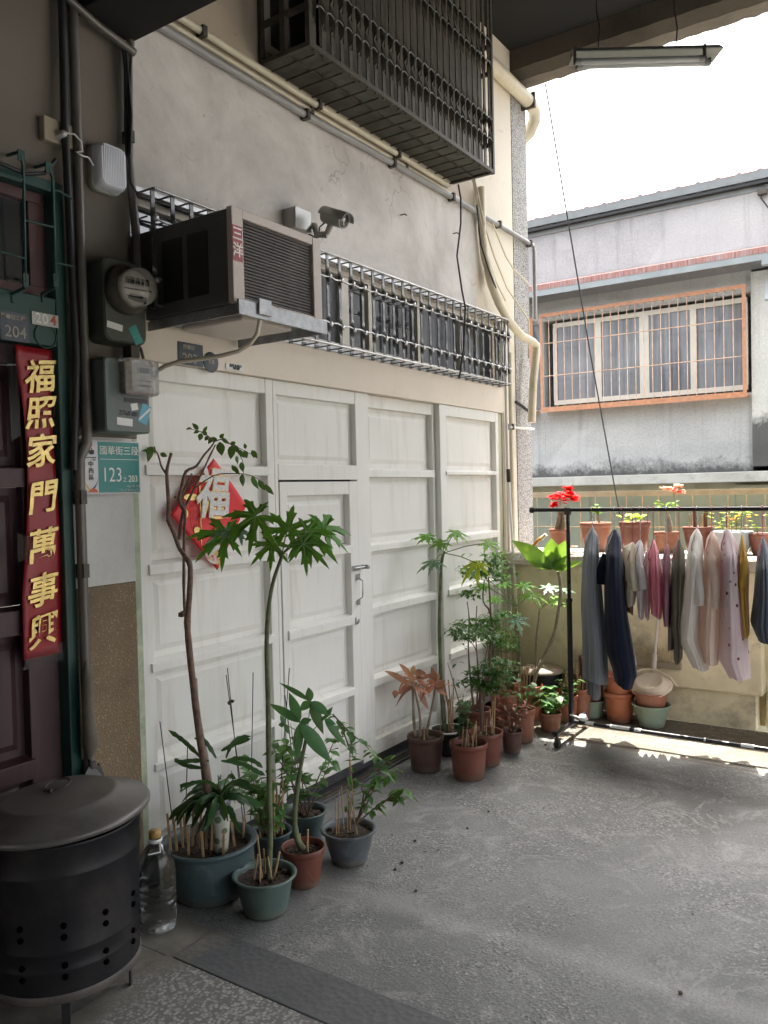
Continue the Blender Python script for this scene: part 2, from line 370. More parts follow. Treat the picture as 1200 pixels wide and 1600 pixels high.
def mat_stone(name, base, chips, scale=90, th=.5, bump=.4, chipamt=1.0, stain=None, rough=.8, stscale=1.2, m0=.35, m1=.5, patch=None):
    mt, n, l, b = newmat(name); g = n.new('ShaderNodeNewGeometry'); pos = g.outputs['Position']
    v = n.new('ShaderNodeTexVoronoi'); v.inputs['Scale'].default_value = scale; l.new(pos, v.inputs['Vector'])
    sx = n.new('ShaderNodeSeparateXYZ'); l.new(v.outputs['Color'], sx.inputs[0])
    r = ramp(n, l, sx.outputs[0], th, th+.08)
    cc = math_(n, l, 'MULTIPLY', r.outputs[0], ramp(n, l, v.outputs['Distance'], m0, m1, (1,1,1,1), (0,0,0,1)).outputs[0])
    cc = math_(n, l, 'MULTIPLY', cc, chipamt)
    t = nz(n, l, pos, 2, 8, .65); bb = mix(n, l, t.outputs[0], tuple(x*.7 for x in base), tuple(min(1,x*1.3) for x in base))
    c = mix(n, l, cc, bb, mix(n, l, sx.outputs[1], tuple(x*.6 for x in chips), chips))
    if stain:
        s = ramp(n, l, nz(n, l, pos, stscale, 8, .7, .5).outputs[0], .48, .68)
        c = mix(n, l, math_(n, l, 'MULTIPLY', s.outputs[0], .6), c, stain)
    if patch:
        px_, pw_, pc_ = patch; sq = n.new('ShaderNodeSeparateXYZ'); l.new(pos, sq.inputs[0])
        e_ = math_(n, l, 'ADD', sq.outputs[0], math_(n, l, 'MULTIPLY', nz(n, l, pos, 5, 6, .6).outputs[0], .45))
        pm = ramp(n, l, math_(n, l, 'ADD', math_(n, l, 'SUBTRACT', e_, px_), .5), .5, .5+pw_, (1,1,1,1), (0,0,0,1))
        c = mix(n, l, pm.outputs[0], c, mix(n, l, nz(n, l, pos, 7, 7, .7).outputs[0], tuple(x*.5 for x in pc_), tuple(x*1.45 for x in pc_)))
    l.new(c, b.inputs['Base Color']); b.inputs['Roughness'].default_value = rough
    bp = n.new('ShaderNodeBump'); bp.inputs['Strength'].default_value = bump; bp.inputs['Distance'].default_value = .006
    l.new(v.outputs['Distance'], bp.inputs['Height']); l.new(bp.outputs[0], b.inputs['Normal'])
    return mt
m_pebble = mat_stone('pebble_dash', (.42,.41,.40), (.10,.10,.10), 110, .45, .6)
m_terrazzo = mat_stone('worn_terrazzo', (.16,.155,.145), (.46,.45,.41), 92, .25, .12, .8, rough=.55, m0=.5, m1=.62, patch=(-1.98, .10, (.20,.185,.155)))
m_brownpebble = mat_stone('brown_washed_stone', (.20,.145,.085), (.40,.33,.24), 130, .78, .35, .7, stain=(.12,.085,.055), stscale=3)
m_granite = mat_stone('dark_granite', (.10,.102,.105), (.14,.14,.14), 45, .8, .35, .7, stain=(.13,.13,.128), rough=.5, stscale=3.5, m0=.3, m1=.5, patch=(-1.90, .05, (.18,.17,.15)))
m_sill = M('dark_sill', (.06,.06,.065), .5, var=.3, dirt=(.15,.14,.12))

def mat_floor():
    mt, n, l, b = newmat('worn_concrete'); g = n.new('ShaderNodeNewGeometry'); pos = g.outputs['Position']
    sp = n.new('ShaderNodeSeparateXYZ'); l.new(pos, sp.inputs[0])
    t = nz(n, l, pos, 1.1, 9, .68, .8); c = mix(n, l, ramp(n, l, t.outputs[0], .32, .68).outputs[0], (.135,.136,.132), (.235,.236,.232))
    t2 = nz(n, l, pos, 3.3, 7, .7, 1.5); s = ramp(n, l, t2.outputs[0], .52, .64)
    c = mix(n, l, math_(n, l, 'MULTIPLY', s.outputs[0], .45), c, (.44,.43,.41))
    t3 = nz(n, l, pos, .75, 6, .6, 1); s3 = ramp(n, l, t3.outputs[0], .52, .66)
    c = mix(n, l, math_(n, l, 'MULTIPLY', s3.outputs[0], .6), c, (.105,.105,.10))
    # pale cement smear along the old joint
    wob = nz(n, l, pos, 3, 5); yv = math_(n, l, 'ADD', sp.outputs[1], math_(n, l, 'MULTIPLY', wob.outputs[0], .12))
    dd = math_(n, l, 'ABSOLUTE', math_(n, l, 'SUBTRACT', yv, 2.66)); bnd = ramp(n, l, dd, .0, .10, (1,1,1,1), (0,0,0,1))
    c = mix(n, l, math_(n, l, 'MULTIPLY', bnd.outputs[0], .5), c, (.38,.37,.35))
    # warm tan of the sun patch put into the floor colour near the parapet
    bk = ramp(n, l, math_(n, l, 'SUBTRACT', sp.outputs[1], 4.25), .55, .66)
    c = mix(n, l, math_(n, l, 'MULTIPLY', bk.outputs[0], .85), c, mix(n, l, t.outputs[0], (.095,.077,.049), (.165,.13,.082)))
    ws = ramp(n, l, math_(n, l, 'ABSOLUTE', math_(n, l, 'SUBTRACT', sp.outputs[1], 4.35)), .05, .55, (1,1,1,1), (0,0,0,1))
    wn = ramp(n, l, nz(n, l, pos, 2.1, 7, .65, .8).outputs[0], .44, .56)
    c = mix(n, l, math_(n, l, 'MULTIPLY', math_(n, l, 'MULTIPLY', ws.outputs[0], wn.outputs[0]), .65), c, (.075,.073,.068))
    v = n.new('ShaderNodeTexVoronoi'); v.inputs['Scale'].default_value = 105; l.new(pos, v.inputs['Vector'])
    agm = ramp(n, l, nz(n, l, pos, 1.7, 5).outputs[0], .42, .58)
    sc_ = n.new('ShaderNodeSeparateXYZ'); l.new(v.outputs['Color'], sc_.inputs[0])
    ag = math_(n, l, 'MULTIPLY', ramp(n, l, sc_.outputs[0], .55, .75).outputs[0], agm.outputs[0])
    c = mix(n, l, math_(n, l, 'MULTIPLY', ag, .75), c, mix(n, l, sc_.outputs[1], (.05,.05,.05), (.42,.41,.39)))
    gr = nz(n, l, pos, 95, 5, .85); c = mix(n, l, .6, c, mix(n, l, ramp(n, l, gr.outputs[0], .40, .60).outputs[0], (.45,.45,.45), (1.25,1.25,1.24)), 'MULTIPLY')
    jl = math_(n, l, 'ABSOLUTE', math_(n, l, 'SUBTRACT', math_(n, l, 'ADD', sp.outputs[1], math_(n, l, 'MULTIPLY', sp.outputs[0], .0594)), 4.770))
    c = mix(n, l, ramp(n, l, jl, .004, .012, (1,1,1,1), (0,0,0,1)).outputs[0], c, (.13,.10,.07))
    pk = nz(n, l, pos, 17, 4, .6); c = mix(n, l, math_(n, l, 'MULTIPLY', ramp(n, l, pk.outputs[0], .70, .74).outputs[0], .7), c, (.07,.068,.065))
    st = nz(n, l, pos, 1.9, 10, .72, 2.2); se = ramp(n, l, math_(n, l, 'ABSOLUTE', math_(n, l, 'SUBTRACT', st.outputs[0], .5)), .0, .018, (1,1,1,1), (0,0,0,1))
    c = mix(n, l, math_(n, l, 'MULTIPLY', se.outputs[0], math_(n, l, 'MULTIPLY', s3.outputs[0], .5)), c, (.46,.45,.42))
    l.new(c, b.inputs['Base Color'])
    rr = n.new('ShaderNodeMapRange'); rr.inputs['To Min'].default_value = .45; rr.inputs['To Max'].default_value = .8; l.new(t2.outputs[0], rr.inputs[0]); l.new(rr.outputs[0], b.inputs['Roughness'])
    bp = n.new('ShaderNodeBump'); bp.inputs['Strength'].default_value = .55; bp.inputs['Distance'].default_value = .004
    hh = math_(n, l, 'ADD', math_(n, l, 'MULTIPLY', v.outputs['Distance'], math_(n, l, 'ADD', agm.outputs[0], .25)), math_(n, l, 'MULTIPLY', nz(n, l, pos, 22, 8, .7).outputs[0], .8))
    l.new(hh, bp.inputs['Height']); l.new(bp.outputs[0], b.inputs['Normal'])
    return mt
m_floor = mat_floor()

def mat_farwall(name, a, c2, z0=None, mould=(.03,.03,.03), bump=.3):
    mt, n, l, b = newmat(name); g = n.new('ShaderNodeNewGeometry'); pos = g.outputs['Position']
    sp = n.new('ShaderNodeSeparateXYZ'); l.new(pos, sp.inputs[0])
    t = nz(n, l, pos, .9, 9, .7); c = mix(n, l, ramp(n, l, t.outputs[0], .3, .7).outputs[0], a, c2)
    f = nz(n, l, pos, 40, 3); c = mix(n, l, math_(n, l, 'MULTIPLY', ramp(n, l, f.outputs[0], .45, .6).outputs[0], .25), c, tuple(x*.6 for x in a))
    ms = n.new('ShaderNodeMapping'); ms.inputs['Scale'].default_value = (3.2, 3.2, .22); l.new(pos, ms.inputs[0])
    sk = nz(n, l, ms.outputs[0], 2.2, 8, .75); c = mix(n, l, math_(n, l, 'MULTIPLY', ramp(n, l, sk.outputs[0], .52, .66).outputs[0], .45), c, tuple(x*.55 for x in a))
    pt_ = nz(n, l, pos, .7, 3, .5, .6); c = mix(n, l, math_(n, l, 'MULTIPLY', ramp(n, l, pt_.outputs[0], .56, .575).outputs[0], .28), c, tuple(min(1,x*1.12) for x in c2))
    if z0 is not None:
        tt = nz(n, l, pos, 4, 9, .75)
        h = math_(n, l, 'SUBTRACT', sp.outputs[2], z0)
        k = math_(n, l, 'SUBTRACT', math_(n, l, 'MULTIPLY', tt.outputs[0], .6), math_(n, l, 'MULTIPLY', h, .9))
        s = ramp(n, l, k, .2, .34); c = mix(n, l, math_(n, l, 'MULTIPLY', s.outputs[0], .85), c, mould)
    l.new(c, b.inputs['Base Color']); b.inputs['Roughness'].default_value = .9
    bp = n.new('ShaderNodeBump'); bp.inputs['Strength'].default_value = bump; bp.inputs['Distance'].default_value = .01
    l.new(nz(n, l, pos, 60, 3).outputs[0], bp.inputs['Height']); l.new(bp.outputs[0], b.inputs['Normal'])
    return mt
m_far = mat_farwall('rough_grey_render', (.36,.36,.355), (.52,.52,.505), 1.80)
m_farup = mat_farwall('grey_purple_render', (.36,.35,.355), (.52,.515,.51), 4.22, (.27,.255,.27))
m_farlow = M('olive_stained_wall', (.27,.255,.185), .9, var=.25, scale=2, dirt=(.16,.15,.09), dirtamt=.6)
m_pilaster = mat_farwall('pale_pilaster_render', (.50,.50,.47), (.62,.61,.57), 2.3, (.02,.02,.02))
m_ledge = M('grey_ledge', (.40,.40,.37), .9, var=.25, scale=6, dirt=(.10,.10,.09), dirtamt=.6, bump=.4)
m_parapet = M('yellowed_parapet', (.78,.69,.48), .85, var=.18, scale=3, dirt=(.20,.18,.11), dirtamt=.75, bump=.35, bscale=20, dscale=3.5)
m_coping = M('coping_cement', (.50,.45,.38), .9, var=.2, scale=8, dirt=(.15,.13,.1), dirtamt=.5, bump=.5, bscale=30)
m_roofcor = M('corrugated_roof', (.20,.215,.22), .6, var=.1); m_roofred = M('red_roof_edge', (.42,.16,.12), .7, var=.2)
m_awn = M('blue_grey_awning', (.28,.31,.32), .6, var=.12, scale=4, dirt=(.22,.24,.24), dirtamt=.5)
m_rust = M('rusty_flashing', (.30,.15,.13), .7, var=.5, scale=9, dirt=(.32,.32,.34), dirtamt=1.0, dscale=6, streak=True)
m_orange = M('orange_grille_paint', (.46,.21,.11), .55, var=.25, scale=20, dirt=(.35,.3,.25), dirtamt=.5)
m_beam = M('stained_beam', (.13,.11,.085), .9, var=.35, scale=3, dirt=(.05,.045,.04), dirtamt=.7, bump=.5, bscale=15)
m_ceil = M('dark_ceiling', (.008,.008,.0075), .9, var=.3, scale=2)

# ------------------------------------------------------------------ ground and setting
def struct(name, mb, mat, bevel=0):
    return tag(mb.build(name, mat, None, bevel), kind='structure')
b = MB(); b.box((WX-.05, 2.075, -.25), (5.2, 5.62, 0)); struct('floor', b, m_floor)
b = MB(); b.box((-2.2, -4, -.25), (5.2, 1.868, .012)); struct('terrazzo_floor', b, m_terrazzo)
b = MB(); b.box((-2.17, 1.870, -.25), (5.2, 2.073, .016)); struct('granite_strip', b, m_granite, .003)
m_smear = M('grey_cement_patch', (.20,.185,.155), .8, var=.3, scale=7, dirt=(.09,.088,.085), dirtamt=.6, bump=.3, bscale=30)
b = MB(); b.box((WX-.05, -4, -.25), (-2.202, 1.8685, .008)); b.box((WX-.05, 1.870, -.25), (-2.172, 2.073, .009)); struct('cement_patch', b, m_smear)
b = MB(); b.box((-60, 5.95, -2.9), (60, 90, -2.7)); struct('ground', b, M('yard_concrete', (.30,.29,.27), .9, var=.2, scale=1))

# ------------------------------------------------------------------ the house (front wall on the left)
house = thing('town_house', (WX, 3.5, 0), 'old town house front with white folding door, aged plaster above and pebble-dashed outer corner', 'house')
X1 = WX; X0 = WX-.25
b = MB(); b.box((X0, 2.165, 2.815), (X1, 5.762, 5.1)); b.build('plaster_wall', m_plaster, house)
b = MB(); b.box((X0, -3, 2.74), (X1-.002, 1.858, 5.1)); b.build('plaster_wall', m_pier, house)
m_pierw = M('whitewashed_pier', (.58,.57,.55), .7, var=.08, scale=3, dirt=(.3,.28,.25), dirtamt=.5, bump=.4, bscale=14)
b = MB(); b.box((X0, 1.86, 1.83), (X1-.004, 2.163, 5.1)); b.build('pier', m_pier, house)
b = MB(); b.box((X0, 1.86, 1.262), (X1-.002, 2.135, 1.828)); b.build('pier', m_pierw, house)
b = MB(); b.box((X0, 1.86, 0), (X1, 2.130, 1.26)); b.build('pier_base', m_brownpebble, house)
b = MB(); b.box((X0+.05, 2.136, 0), (X1-.006, 2.163, 1.827)); b.build('door_jamb', m_trim, house)
b = MB(); b.box((X0, 5.764, 0), (X1+.004, 6.035, 4.72)); b.build('pebbled_column', m_pebble, house)
b = MB(); b.box((X0+.03, 5.52, 0), (X1-.003, 5.762, 2.813)); b.build('corner_strip', M('cream_strip', (.70,.66,.55), .6, var=.06, dirt=(.4,.36,.28), dirtamt=.4), house)
# lintel and window sill box
b = MB(); b.box((X0, 2.166, 2.148), (X1+.012, 5.518, 2.335)); b.build('lintel', m_lintel, house, .003)
b = MB(); b.box((X0, 2.166, 2.337), (X1-.02, 5.518, 2.375)); b.build('window_sill', m_lintel, house)

# folding doors --------------------------------------------------------
ZB = .075
def panel_leaf(y0, y1, z0, z1, rails, xf, parent, name='door_leaf', sl_=.075, sr=.075, first_skip=False):
    """stiles, rails standing a little proud, and a raised field in every panel"""
    lf = MB()
    lf.box((xf-.045, y0, z0), (xf, y0+sl_, z1)); lf.box((xf-.045, y1-sr, z0), (xf, y1, z1))
    ya, yb = y0+sl_, y1-sr
    lf.box((xf-.045, ya+.0005, z1-.07), (xf-.002, yb-.0005, z1)); lf.box((xf-.045, ya+.0005, z0), (xf-.002, yb-.0005, z0+.085))
    zs = [z0+.085]
    for (ra, rb) in sorted(rails): zs += [ra, rb]
    zs.append(z1-.07)
    for ra, rb in rails:
        # rail with a small sloping top, like a weathered ledge
        p = [(xf-.045, ra), (xf+.010, ra), (xf+.010, rb-.012), (xf-.030, rb), (xf-.045, rb)]
        n = len(p); vs = [(x, ya-.022, z) for x, z in p]+[(x, yb+.012, z) for x, z in p]
        fs = [tuple(range(n)), tuple(reversed(range(n, 2*n)))]+[(n+i, n+(i+1) % n, (i+1) % n, i) for i in range(n)]
        lf.add(vs, fs)
    ob = lf.build(name, m_door, parent, .0025)
    for i in range(0, len(zs), 2):
        za, zb = zs[i], zs[i+1]
        pn = MB(); g = .028; q = .052
        xb, xm = xf-.040, xf-.029
        pn.box((xb-.006, ya+.0005, za+.0005), (xb, yb-.0005, zb-.0005))
        o4 = [(xb+.0005, ya+g, za+g), (xb+.0005, yb-g, za+g), (xb+.0005, yb-g, zb-g), (xb+.0005, ya+g, zb-g)]
        i4 = [(xm, ya+q, za+q), (xm, yb-q, za+q), (xm, yb-q, zb-q), (xm, ya+q, zb-q)]
        pn.add(o4+i4, [(4,5,6,7), (0,1,5,4), (1,2,6,5), (2,3,7,6), (3,0,4,7)])
        pn.build('door_panel', m_door, ob)
    return ob
R4 = [(.475,.513),(.878,.926),(1.277,1.33),(1.683,1.735)]
panel_leaf(2.168, 2.990, ZB, 2.146, R4, WX-.012, house, sl_=.06, sr=.05)
# leaf holding the wicket door: frame around it
lf = MB(); xf = WX-.012
lf.box((xf-.045, 2.992, ZB), (xf, 3.016, 2.146)); lf.box((xf-.045, 3.672, ZB), (xf, 3.795, 2.146))
lf.box((xf-.045, 3.0165, 2.078), (xf-.002, 3.6715, 2.146)); lf.box((xf-.045, 3.0165, 1.662), (xf+.001, 3.6715, 1.74))
fo = lf.build('door_leaf', m_door, house, .0025)
pn = MB(); pn.box((xf-.044, 3.0165, 1.7405), (xf-.036, 3.6715, 2.0775))
pn.add([(xf-.0355,3.04,1.765),(xf-.0355,3.645,1.765),(xf-.0355,3.645,2.055),(xf-.0355,3.04,2.055),(xf-.027,3.06,1.785),(xf-.027,3.625,1.785),(xf-.027,3.625,2.035),(xf-.027,3.06,2.035)], [(4,5,6,7),(0,1,5,4),(1,2,6,5),(2,3,7,6),(3,0,4,7)])
pn.build('door_panel', m_door, fo)
wk = panel_leaf(3.020, 3.667, .10, 1.652, [(.483,.532),(.870,.928),(1.262,1.312)], WX-.008, house, 'wicket_door', .055, .075)
hm = MB(); hy, hz = 3.645, 1.075
hm.tube([(WX+.002,hy,hz+.045),(WX+.03,hy,hz+.03),(WX+.030,hy,hz-.02),(WX+.026,hy,hz-.06),(WX+.002,hy,hz-.075)], .0038, 8)
hm.obox((WX,hy,hz+.05), (.004,0,0), (0,.012,0), (0,0,.016)); hm.obox((WX,hy,hz-.09), (.004,0,0), (0,.010,0), (0,0,.014)); hm.build('door_handle', m_steel, wk)
hm = MB(); hm.obox((WX+.002,3.628,1.175), (.004,0,0), (0,.035,0), (0,0,.014)); hm.tube([(WX+.014,3.60,1.177),(WX+.014,3.705,1.177)], .0042, 8); hm.obox((WX+.004,3.70,1.177), (.008,0,0), (0,.012,0), (0,0,.012))
hm.lathe([(.0,.02),(.012,.018),(.012,.0)], (WX+.012,3.705,1.177), 12, (1,0,0)); hm.build('door_latch', m_steel, wk)
hm = MB(); hm.lathe([(0,.012),(.012,.012),(.018,.008),(.021,0)], (WX-.004,3.625,.885), 20, (1,0,0)); hm.build('door_lock', m_steel, wk)
panel_leaf(3.797, 4.575, ZB, 2.146, [(.475,.528),(.888,.942),(1.250,1.298),(1.676,1.73)], WX-.035, house, sl_=.03, sr=.03)
panel_leaf(4.577, 5.435, ZB, 2.146, [(.48,.53),(.90,.95),(1.240,1.295),(1.691,1.724)], WX+.004, house, sl_=.085, sr=.045)
b = MB(); b.box((X0, 2.166, .073), (X0+.02, 5.436, 2.147)); b.build('gap_dark_plate', m_black, house)  # added black plate that gives the door gaps their darkness
b = MB(); b.box((X0, 5.437, 0), (X1-.012, 5.519, 2.146)); b.build('door_jamb', M('greenish_jamb', (.50,.50,.38), .6, var=.15, dirt=(.3,.28,.2)), house, .003)
b = MB(); b.box((X0, 2.166, 0), (X1+.045, 5.435, .018)); b.box((X0, 2.166, .018), (X1-.06, 5.435, .072)); b.build('threshold', m_sill, house, .004)
b = MB(); b.box((X1+.005, 2.5, .0185), (X1+.012, 5.4, .034)); b.box((X1+.028, 2.5, .0185), (X1+.034, 5.4, .032)); b.build('door_track', m_darkiron, house)

# long window above the door -------------------------------------------
win = MB(); xw = WX-.10; z0, z1 = 2.377, 2.812
win.box((xw, 2.168, z0), (xw+.05, 5.516, z0+.03)); win.box((xw, 2.168, z1-.03), (xw+.05, 5.516, z1))
ys = [2.168, 2.72, 3.30, 3.62, 3.88, 4.42, 4.98, 5.48]
for i, y in enumerate(ys):
    wd = .07 if i in (3, 4) else .036
    win.box((xw+.001, y+.0005, z0+.0305), (xw+.049, y+wd, z1-.0305))
wo = win.build('window', m_frame_alu, house, .002)
for i in range(len(ys)-1):
    pn = MB(); pn.box((xw+.012, ys[i]+.03, z0+.028), (xw+.018, ys[i+1]+.004, z1-.028)); pn.build('pane', m_pane2 if i in (1,2,5) else m_pane, wo)
# upper window behind the big cage
uw = MB(); uw.box((WX+.002, 2.98, 3.70), (WX+.012, 4.84, 3.74)); uw.box((WX+.002, 2.98, 4.84), (WX+.012, 4.84, 4.88))
for y in (2.98, 3.44, 3.90, 4.36, 4.80): uw.box((WX+.001, y, 3.7405), (WX+.011, y+.04, 4.8395))
uo = uw.build('window', m_frame_alu, house)
b = MB(); b.box((WX-.001, 3.0, 3.72), (WX+.004, 4.82, 4.86)); b.build('pane', mat_glass('brown_dusty_glass', (.07,.06,.05), .3), uo)

# door of the neighbour at the far left ----------------------------------
fr = MB(); fr.box((WX-.10, 1.812, 0), (WX+.006, 1.856, 2.738)); fr.box((WX-.10, -.5, 2.145), (WX+.004, 1.811, 2.318)); fr.box((WX-.10, -.5, 2.70), (WX+.004, 1.811, 2.738))
fr.build('door_frame', m_teal, house, .003)
dr = panel_leaf(.95, 1.808, .02, 2.143, [(.60,.68),(1.12,1.22),(1.64,1.72)], WX-.045, house, 'wooden_door', .10, .12)
for o in [dr]+list(dr.children): o.data.materials[0] = m_teak
b = MB(); b.box((WX-.10, -.5, .02), (WX-.05, .948, 2.143)); b.build('wooden_door', m_teak, house)
tw = MB(); tw.box((WX-.09, -.5, 2.320), (WX-.04, 1.81, 2.36)); tw.box((WX-.09, -.5, 2.66), (WX-.04, 1.81, 2.698)); tw.box((WX-.088, 1.745, 2.3605), (WX-.042, 1.8095, 2.6595)); tw.box((WX-.088, 1.40, 2.3605), (WX-.042, 1.44, 2.6595))
to = tw.build('window', M('maroon_sash', (.10,.05,.05), .5), house, .002)
b = MB(); b.box((WX-.075, -.5, 2.355), (WX-.068, 1.75, 2.665)); b.build('pane', m_pane, to)

# ------------------------------------------------------------------ canopy over the passage
can = thing('concrete_canopy', (0, 4, 4.7), 'dark concrete canopy with stained edge beam overhead', 'canopy')
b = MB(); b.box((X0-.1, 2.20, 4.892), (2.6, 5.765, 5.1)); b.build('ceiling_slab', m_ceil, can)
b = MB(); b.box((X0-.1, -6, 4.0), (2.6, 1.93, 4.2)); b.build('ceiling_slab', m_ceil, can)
b = MB()
nx = 90; vs = []; fs = []
for i in range(nx+1):
    x = WX-.3+(2.9-WX)*i/nx
    hch = .16*math.exp(-((x-WX-.02)/.30)**2) if x > WX else .16
    za = 4.70+.003*math.sin(i*1.7)
    yi = 5.768-.0*hch
    vs += [(x, yi, 4.95), (x, yi, 4.90), (x, yi+.01, za+.05), (x, yi+.06, za-.02), (x, 6.0, za-.002+.005*math.sin(i*2.3)), (x, 6.064, za+.03+.006*math.sin(i*3.1)), (x, 6.07, 5.12)]
for i in range(nx):
    for k in range(6): fs.append((i*7+k, i*7+k+1, (i+1)*7+k+1, (i+1)*7+k))
b.add(vs, fs, False); b.build('edge_beam', m_beam, can)
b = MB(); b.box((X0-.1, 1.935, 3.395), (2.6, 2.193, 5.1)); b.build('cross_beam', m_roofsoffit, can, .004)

# added unseen walls, beam and post, right and behind, holding back daylight
oh = thing('light_blockers', (2.6, -1, 0), 'added unseen walls and beam that shade the passage from the right and behind', 'house')
b = MB(); b.box((2.605, -6, .013), (2.85, .0, 5.1)); b.build('blocker_side_wall', m_pier, oh)
b = MB(); b.box((2.605, .001, 2.65), (2.85, 5.76, 5.1)); b.build('blocker_beam', m_pier, oh)
b = MB(); b.box((2.605, 5.45, .013), (2.85, 5.75, 2.648)); b.build('post', m_pier, oh)
b = MB(); b.box((X0-.1, -6.3, .013), (2.6, -6.01, 5.1)); b.build('blocker_end_wall', m_pier, oh)

# ------------------------------------------------------------------ building across the yard
YB = 10.5
far = thing('neighbour_building', (-2, YB, -2.7), 'grey rendered building across the yard with corrugated roof and rusty awning', 'building')
b = MB(); b.box((-14, YB, 4.10), (6, YB+6, 5.0)); b.build('upper_wall', m_farup, far)
b = MB(); b.box((-14, YB+.001, 1.62), (-4.36, YB+6, 4.098)); b.box((-4.358, YB+.001, 1.62), (-1.742, YB+6, 2.66)); b.box((-4.358, YB+.001, 3.84), (-1.742, YB+6, 4.098)); b.box((-4.358, YB+.6, 2.661), (-1.742, YB+6, 3.839))
b.build('wall', m_far, far)
b = MB(); b.box((-1.74, YB-.05, 1.78), (-.9, YB+5.9, 4.06)); b.build('pilaster', m_pilaster, far)
b = MB(); b.box((-.898, YB-.02, 1.78), (6, YB+5.9, 4.06)); b.build('wall', m_far, far)
b = MB(); b.box((-14, YB-.28, 1.60), (6, YB-.002, 1.72)); b.build('ledge', m_ledge, far, .01)
b = MB(); b.box((-14, YB+.003, -2.7), (6, YB+5.9, 1.598)); b.build('lower_wall', m_farlow, far)
b = MB(); b.box((-1.95, YB-.10, 1.25), (6, YB+.001, 1.56)); b.build('lower_band', m_farlow, far)
b = MB(); b.box((-14, YB-.02, 5.0), (6, YB+.1, 5.09)); b.build('fascia', m_awn, far)
b = MB(); b.box((-14, YB-.10, 5.055), (6, YB-.022, 5.085)); b.build('gutter', m_black, far)
# corrugated roof, crests every 22 cm
b = MB(); vs = []; fs = []; i = 0; x = -14.0; cols = []
while x < 6:
    cols.append((x, .0)); cols.append((x+.16, .0)); cols.append((x+.18, .016)); cols.append((x+.21, .016)); x += .23
for yy, zz in ((YB-.12, 5.10), (YB-.12, 5.20), (YB+4.5, 5.9)):
    for cx, dz in cols: vs.append((cx, yy, zz+(dz if zz > 5.15 else 0)))
nC = len(cols)
for r in range(2):
    for k in range(nC-1): fs.append((r*nC+k, r*nC+k+1, (r+1)*nC+k+1, (r+1)*nC+k))
b.add(vs, fs); ro = b.build('roof', m_roofcor, far)
b = MB(); vs2 = [(x, y-.004, z+.002) for x, y, z in vs[nC:2*nC]]+[(x, y-.004, z-.006) for x, y, z in vs[nC:2*nC]]
b.add(vs2, [(k, nC+k, nC+k+1, k+1) for k in range(nC-1)]); b.build('roof_edge', m_roofred, ro)
# awning above the windows
b = MB()
vs = [(-14,YB-.01,4.30),(-14,YB-.42,4.17),(-14,YB-.42,4.09),(-14,YB-.40,4.09),(-14,YB-.40,4.155),(-14,YB-.01,4.27)]
vs = [(xx, y, z) for xx in (-14, -1.5) for (_, y, z) in vs]
b.add(vs, [(k, (k+1) % 6, 6+(k+1) % 6, 6+k) for k in range(6)]+[(5,4,3,2,1,0),(6,7,8,9,10,11)]); b.build('awning', m_awn, far)
b = MB(); b.add([(-14,YB-.423,4.235),(-1.35,YB-.423,4.235),(-1.35,YB-.423,4.165),(-14,YB-.423,4.165),(-14,YB-.015,4.355),(-1.35,YB-.015,4.355)], [(3,2,1,0),(0,1,5,4)]); b.build('awning_flashing', m_rust, far)
for bx in (-4.62, -1.52):
    b = MB(); b.obox((bx, YB-.20, 3.90), (.02,0,0), (0,.19,.26), (0,-.012,.012)); b.box((bx-.04, YB-.44, 4.03), (bx+.06, YB-.36, 4.14)); b.box((bx-.03, YB-.03, 3.45), (bx+.03, YB-.051, 3.75)); b.build('awning_bracket', m_awn, far)
def farwin(xa, xb, za, zb, mull):
    wf = MB(); y0, y1 = YB+.05, YB+.11
    wf.box((xa, y0, za), (xb, y1, za+.06)); wf.box((xa, y0, zb-.06), (xb, y1, zb))
    for mx, wd in mull: wf.box((mx-wd/2, y0+.002, za+.0605), (mx+wd/2, y1-.002, zb-.0605))
    o = wf.build('window', m_frame_alu, far)
    ms = [a for a, _ in mull]
    for i in range(len(ms)-1):
        p = MB(); p.box((ms[i]+.01, y0+.02+.012*(i % 2), za+.05), (ms[i+1]-.01, y0+.028+.012*(i % 2), zb-.05)); p.build('pane', m_pane2, o)
farwin(-4.24, -1.80, 2.70, 3.80, [(-4.22,.05),(-3.62,.08),(-3.02,.12),(-2.42,.07),(-1.82,.05)])
b = MB(); b.box((-6.4, YB-.01, 2.66), (-4.42, YB+.0005, 3.8)); b.build('pane', m_pane2, far)
def orange_grille(xa, xb, za, zb, n, label):
    t = thing('window_grille', ((xa+xb)/2, YB-.1, za), label, 'window grille', 'orange window grilles on the building opposite')
    yf = YB-.19
    f = MB()
    f.box((xa, yf, za), (xb, YB-.002, za+.02)); f.box((xa, yf-.012, za-.02), (xb, yf, za+.045)); f.box((xa, yf-.012, zb-.03), (xb, yf, zb+.015))
    f.box((xa, yf-.010, za+.0455), (xa+.035, yf, zb-.031)); f.box((xb-.04, yf-.010, za+.0455), (xb, yf, zb-.031))
    f.build('frame', m_orange, t)
    for k in range(n):
        x = xa+.02+(xb-xa-.06)*k/(n-1); q = MB(); r = .0055
        q.tube([(x, YB-.01, zb-.01), (x, yf+.006, zb-.01), (x, yf+.006, za+.02)], r, 6); q.build('bar', m_orange_lt, t)
    for z in (za+(zb-za)*.36, za+(zb-za)*.70):
        q = MB(); q.tube([(xa, yf-.002, z), (xb, yf-.002, z)], .006, 6); q.build('rail', m_orange_lt, t)
m_orange_lt = M('faded_grille_paint', (.62,.42,.30), .5, var=.3, scale=15, dirt=(.45,.2,.1), dirtamt=.6)
orange_grille(-4.33, -1.77, 2.61, 3.885, 25, 'rusty orange bar grille over the wide four-pane window opposite')
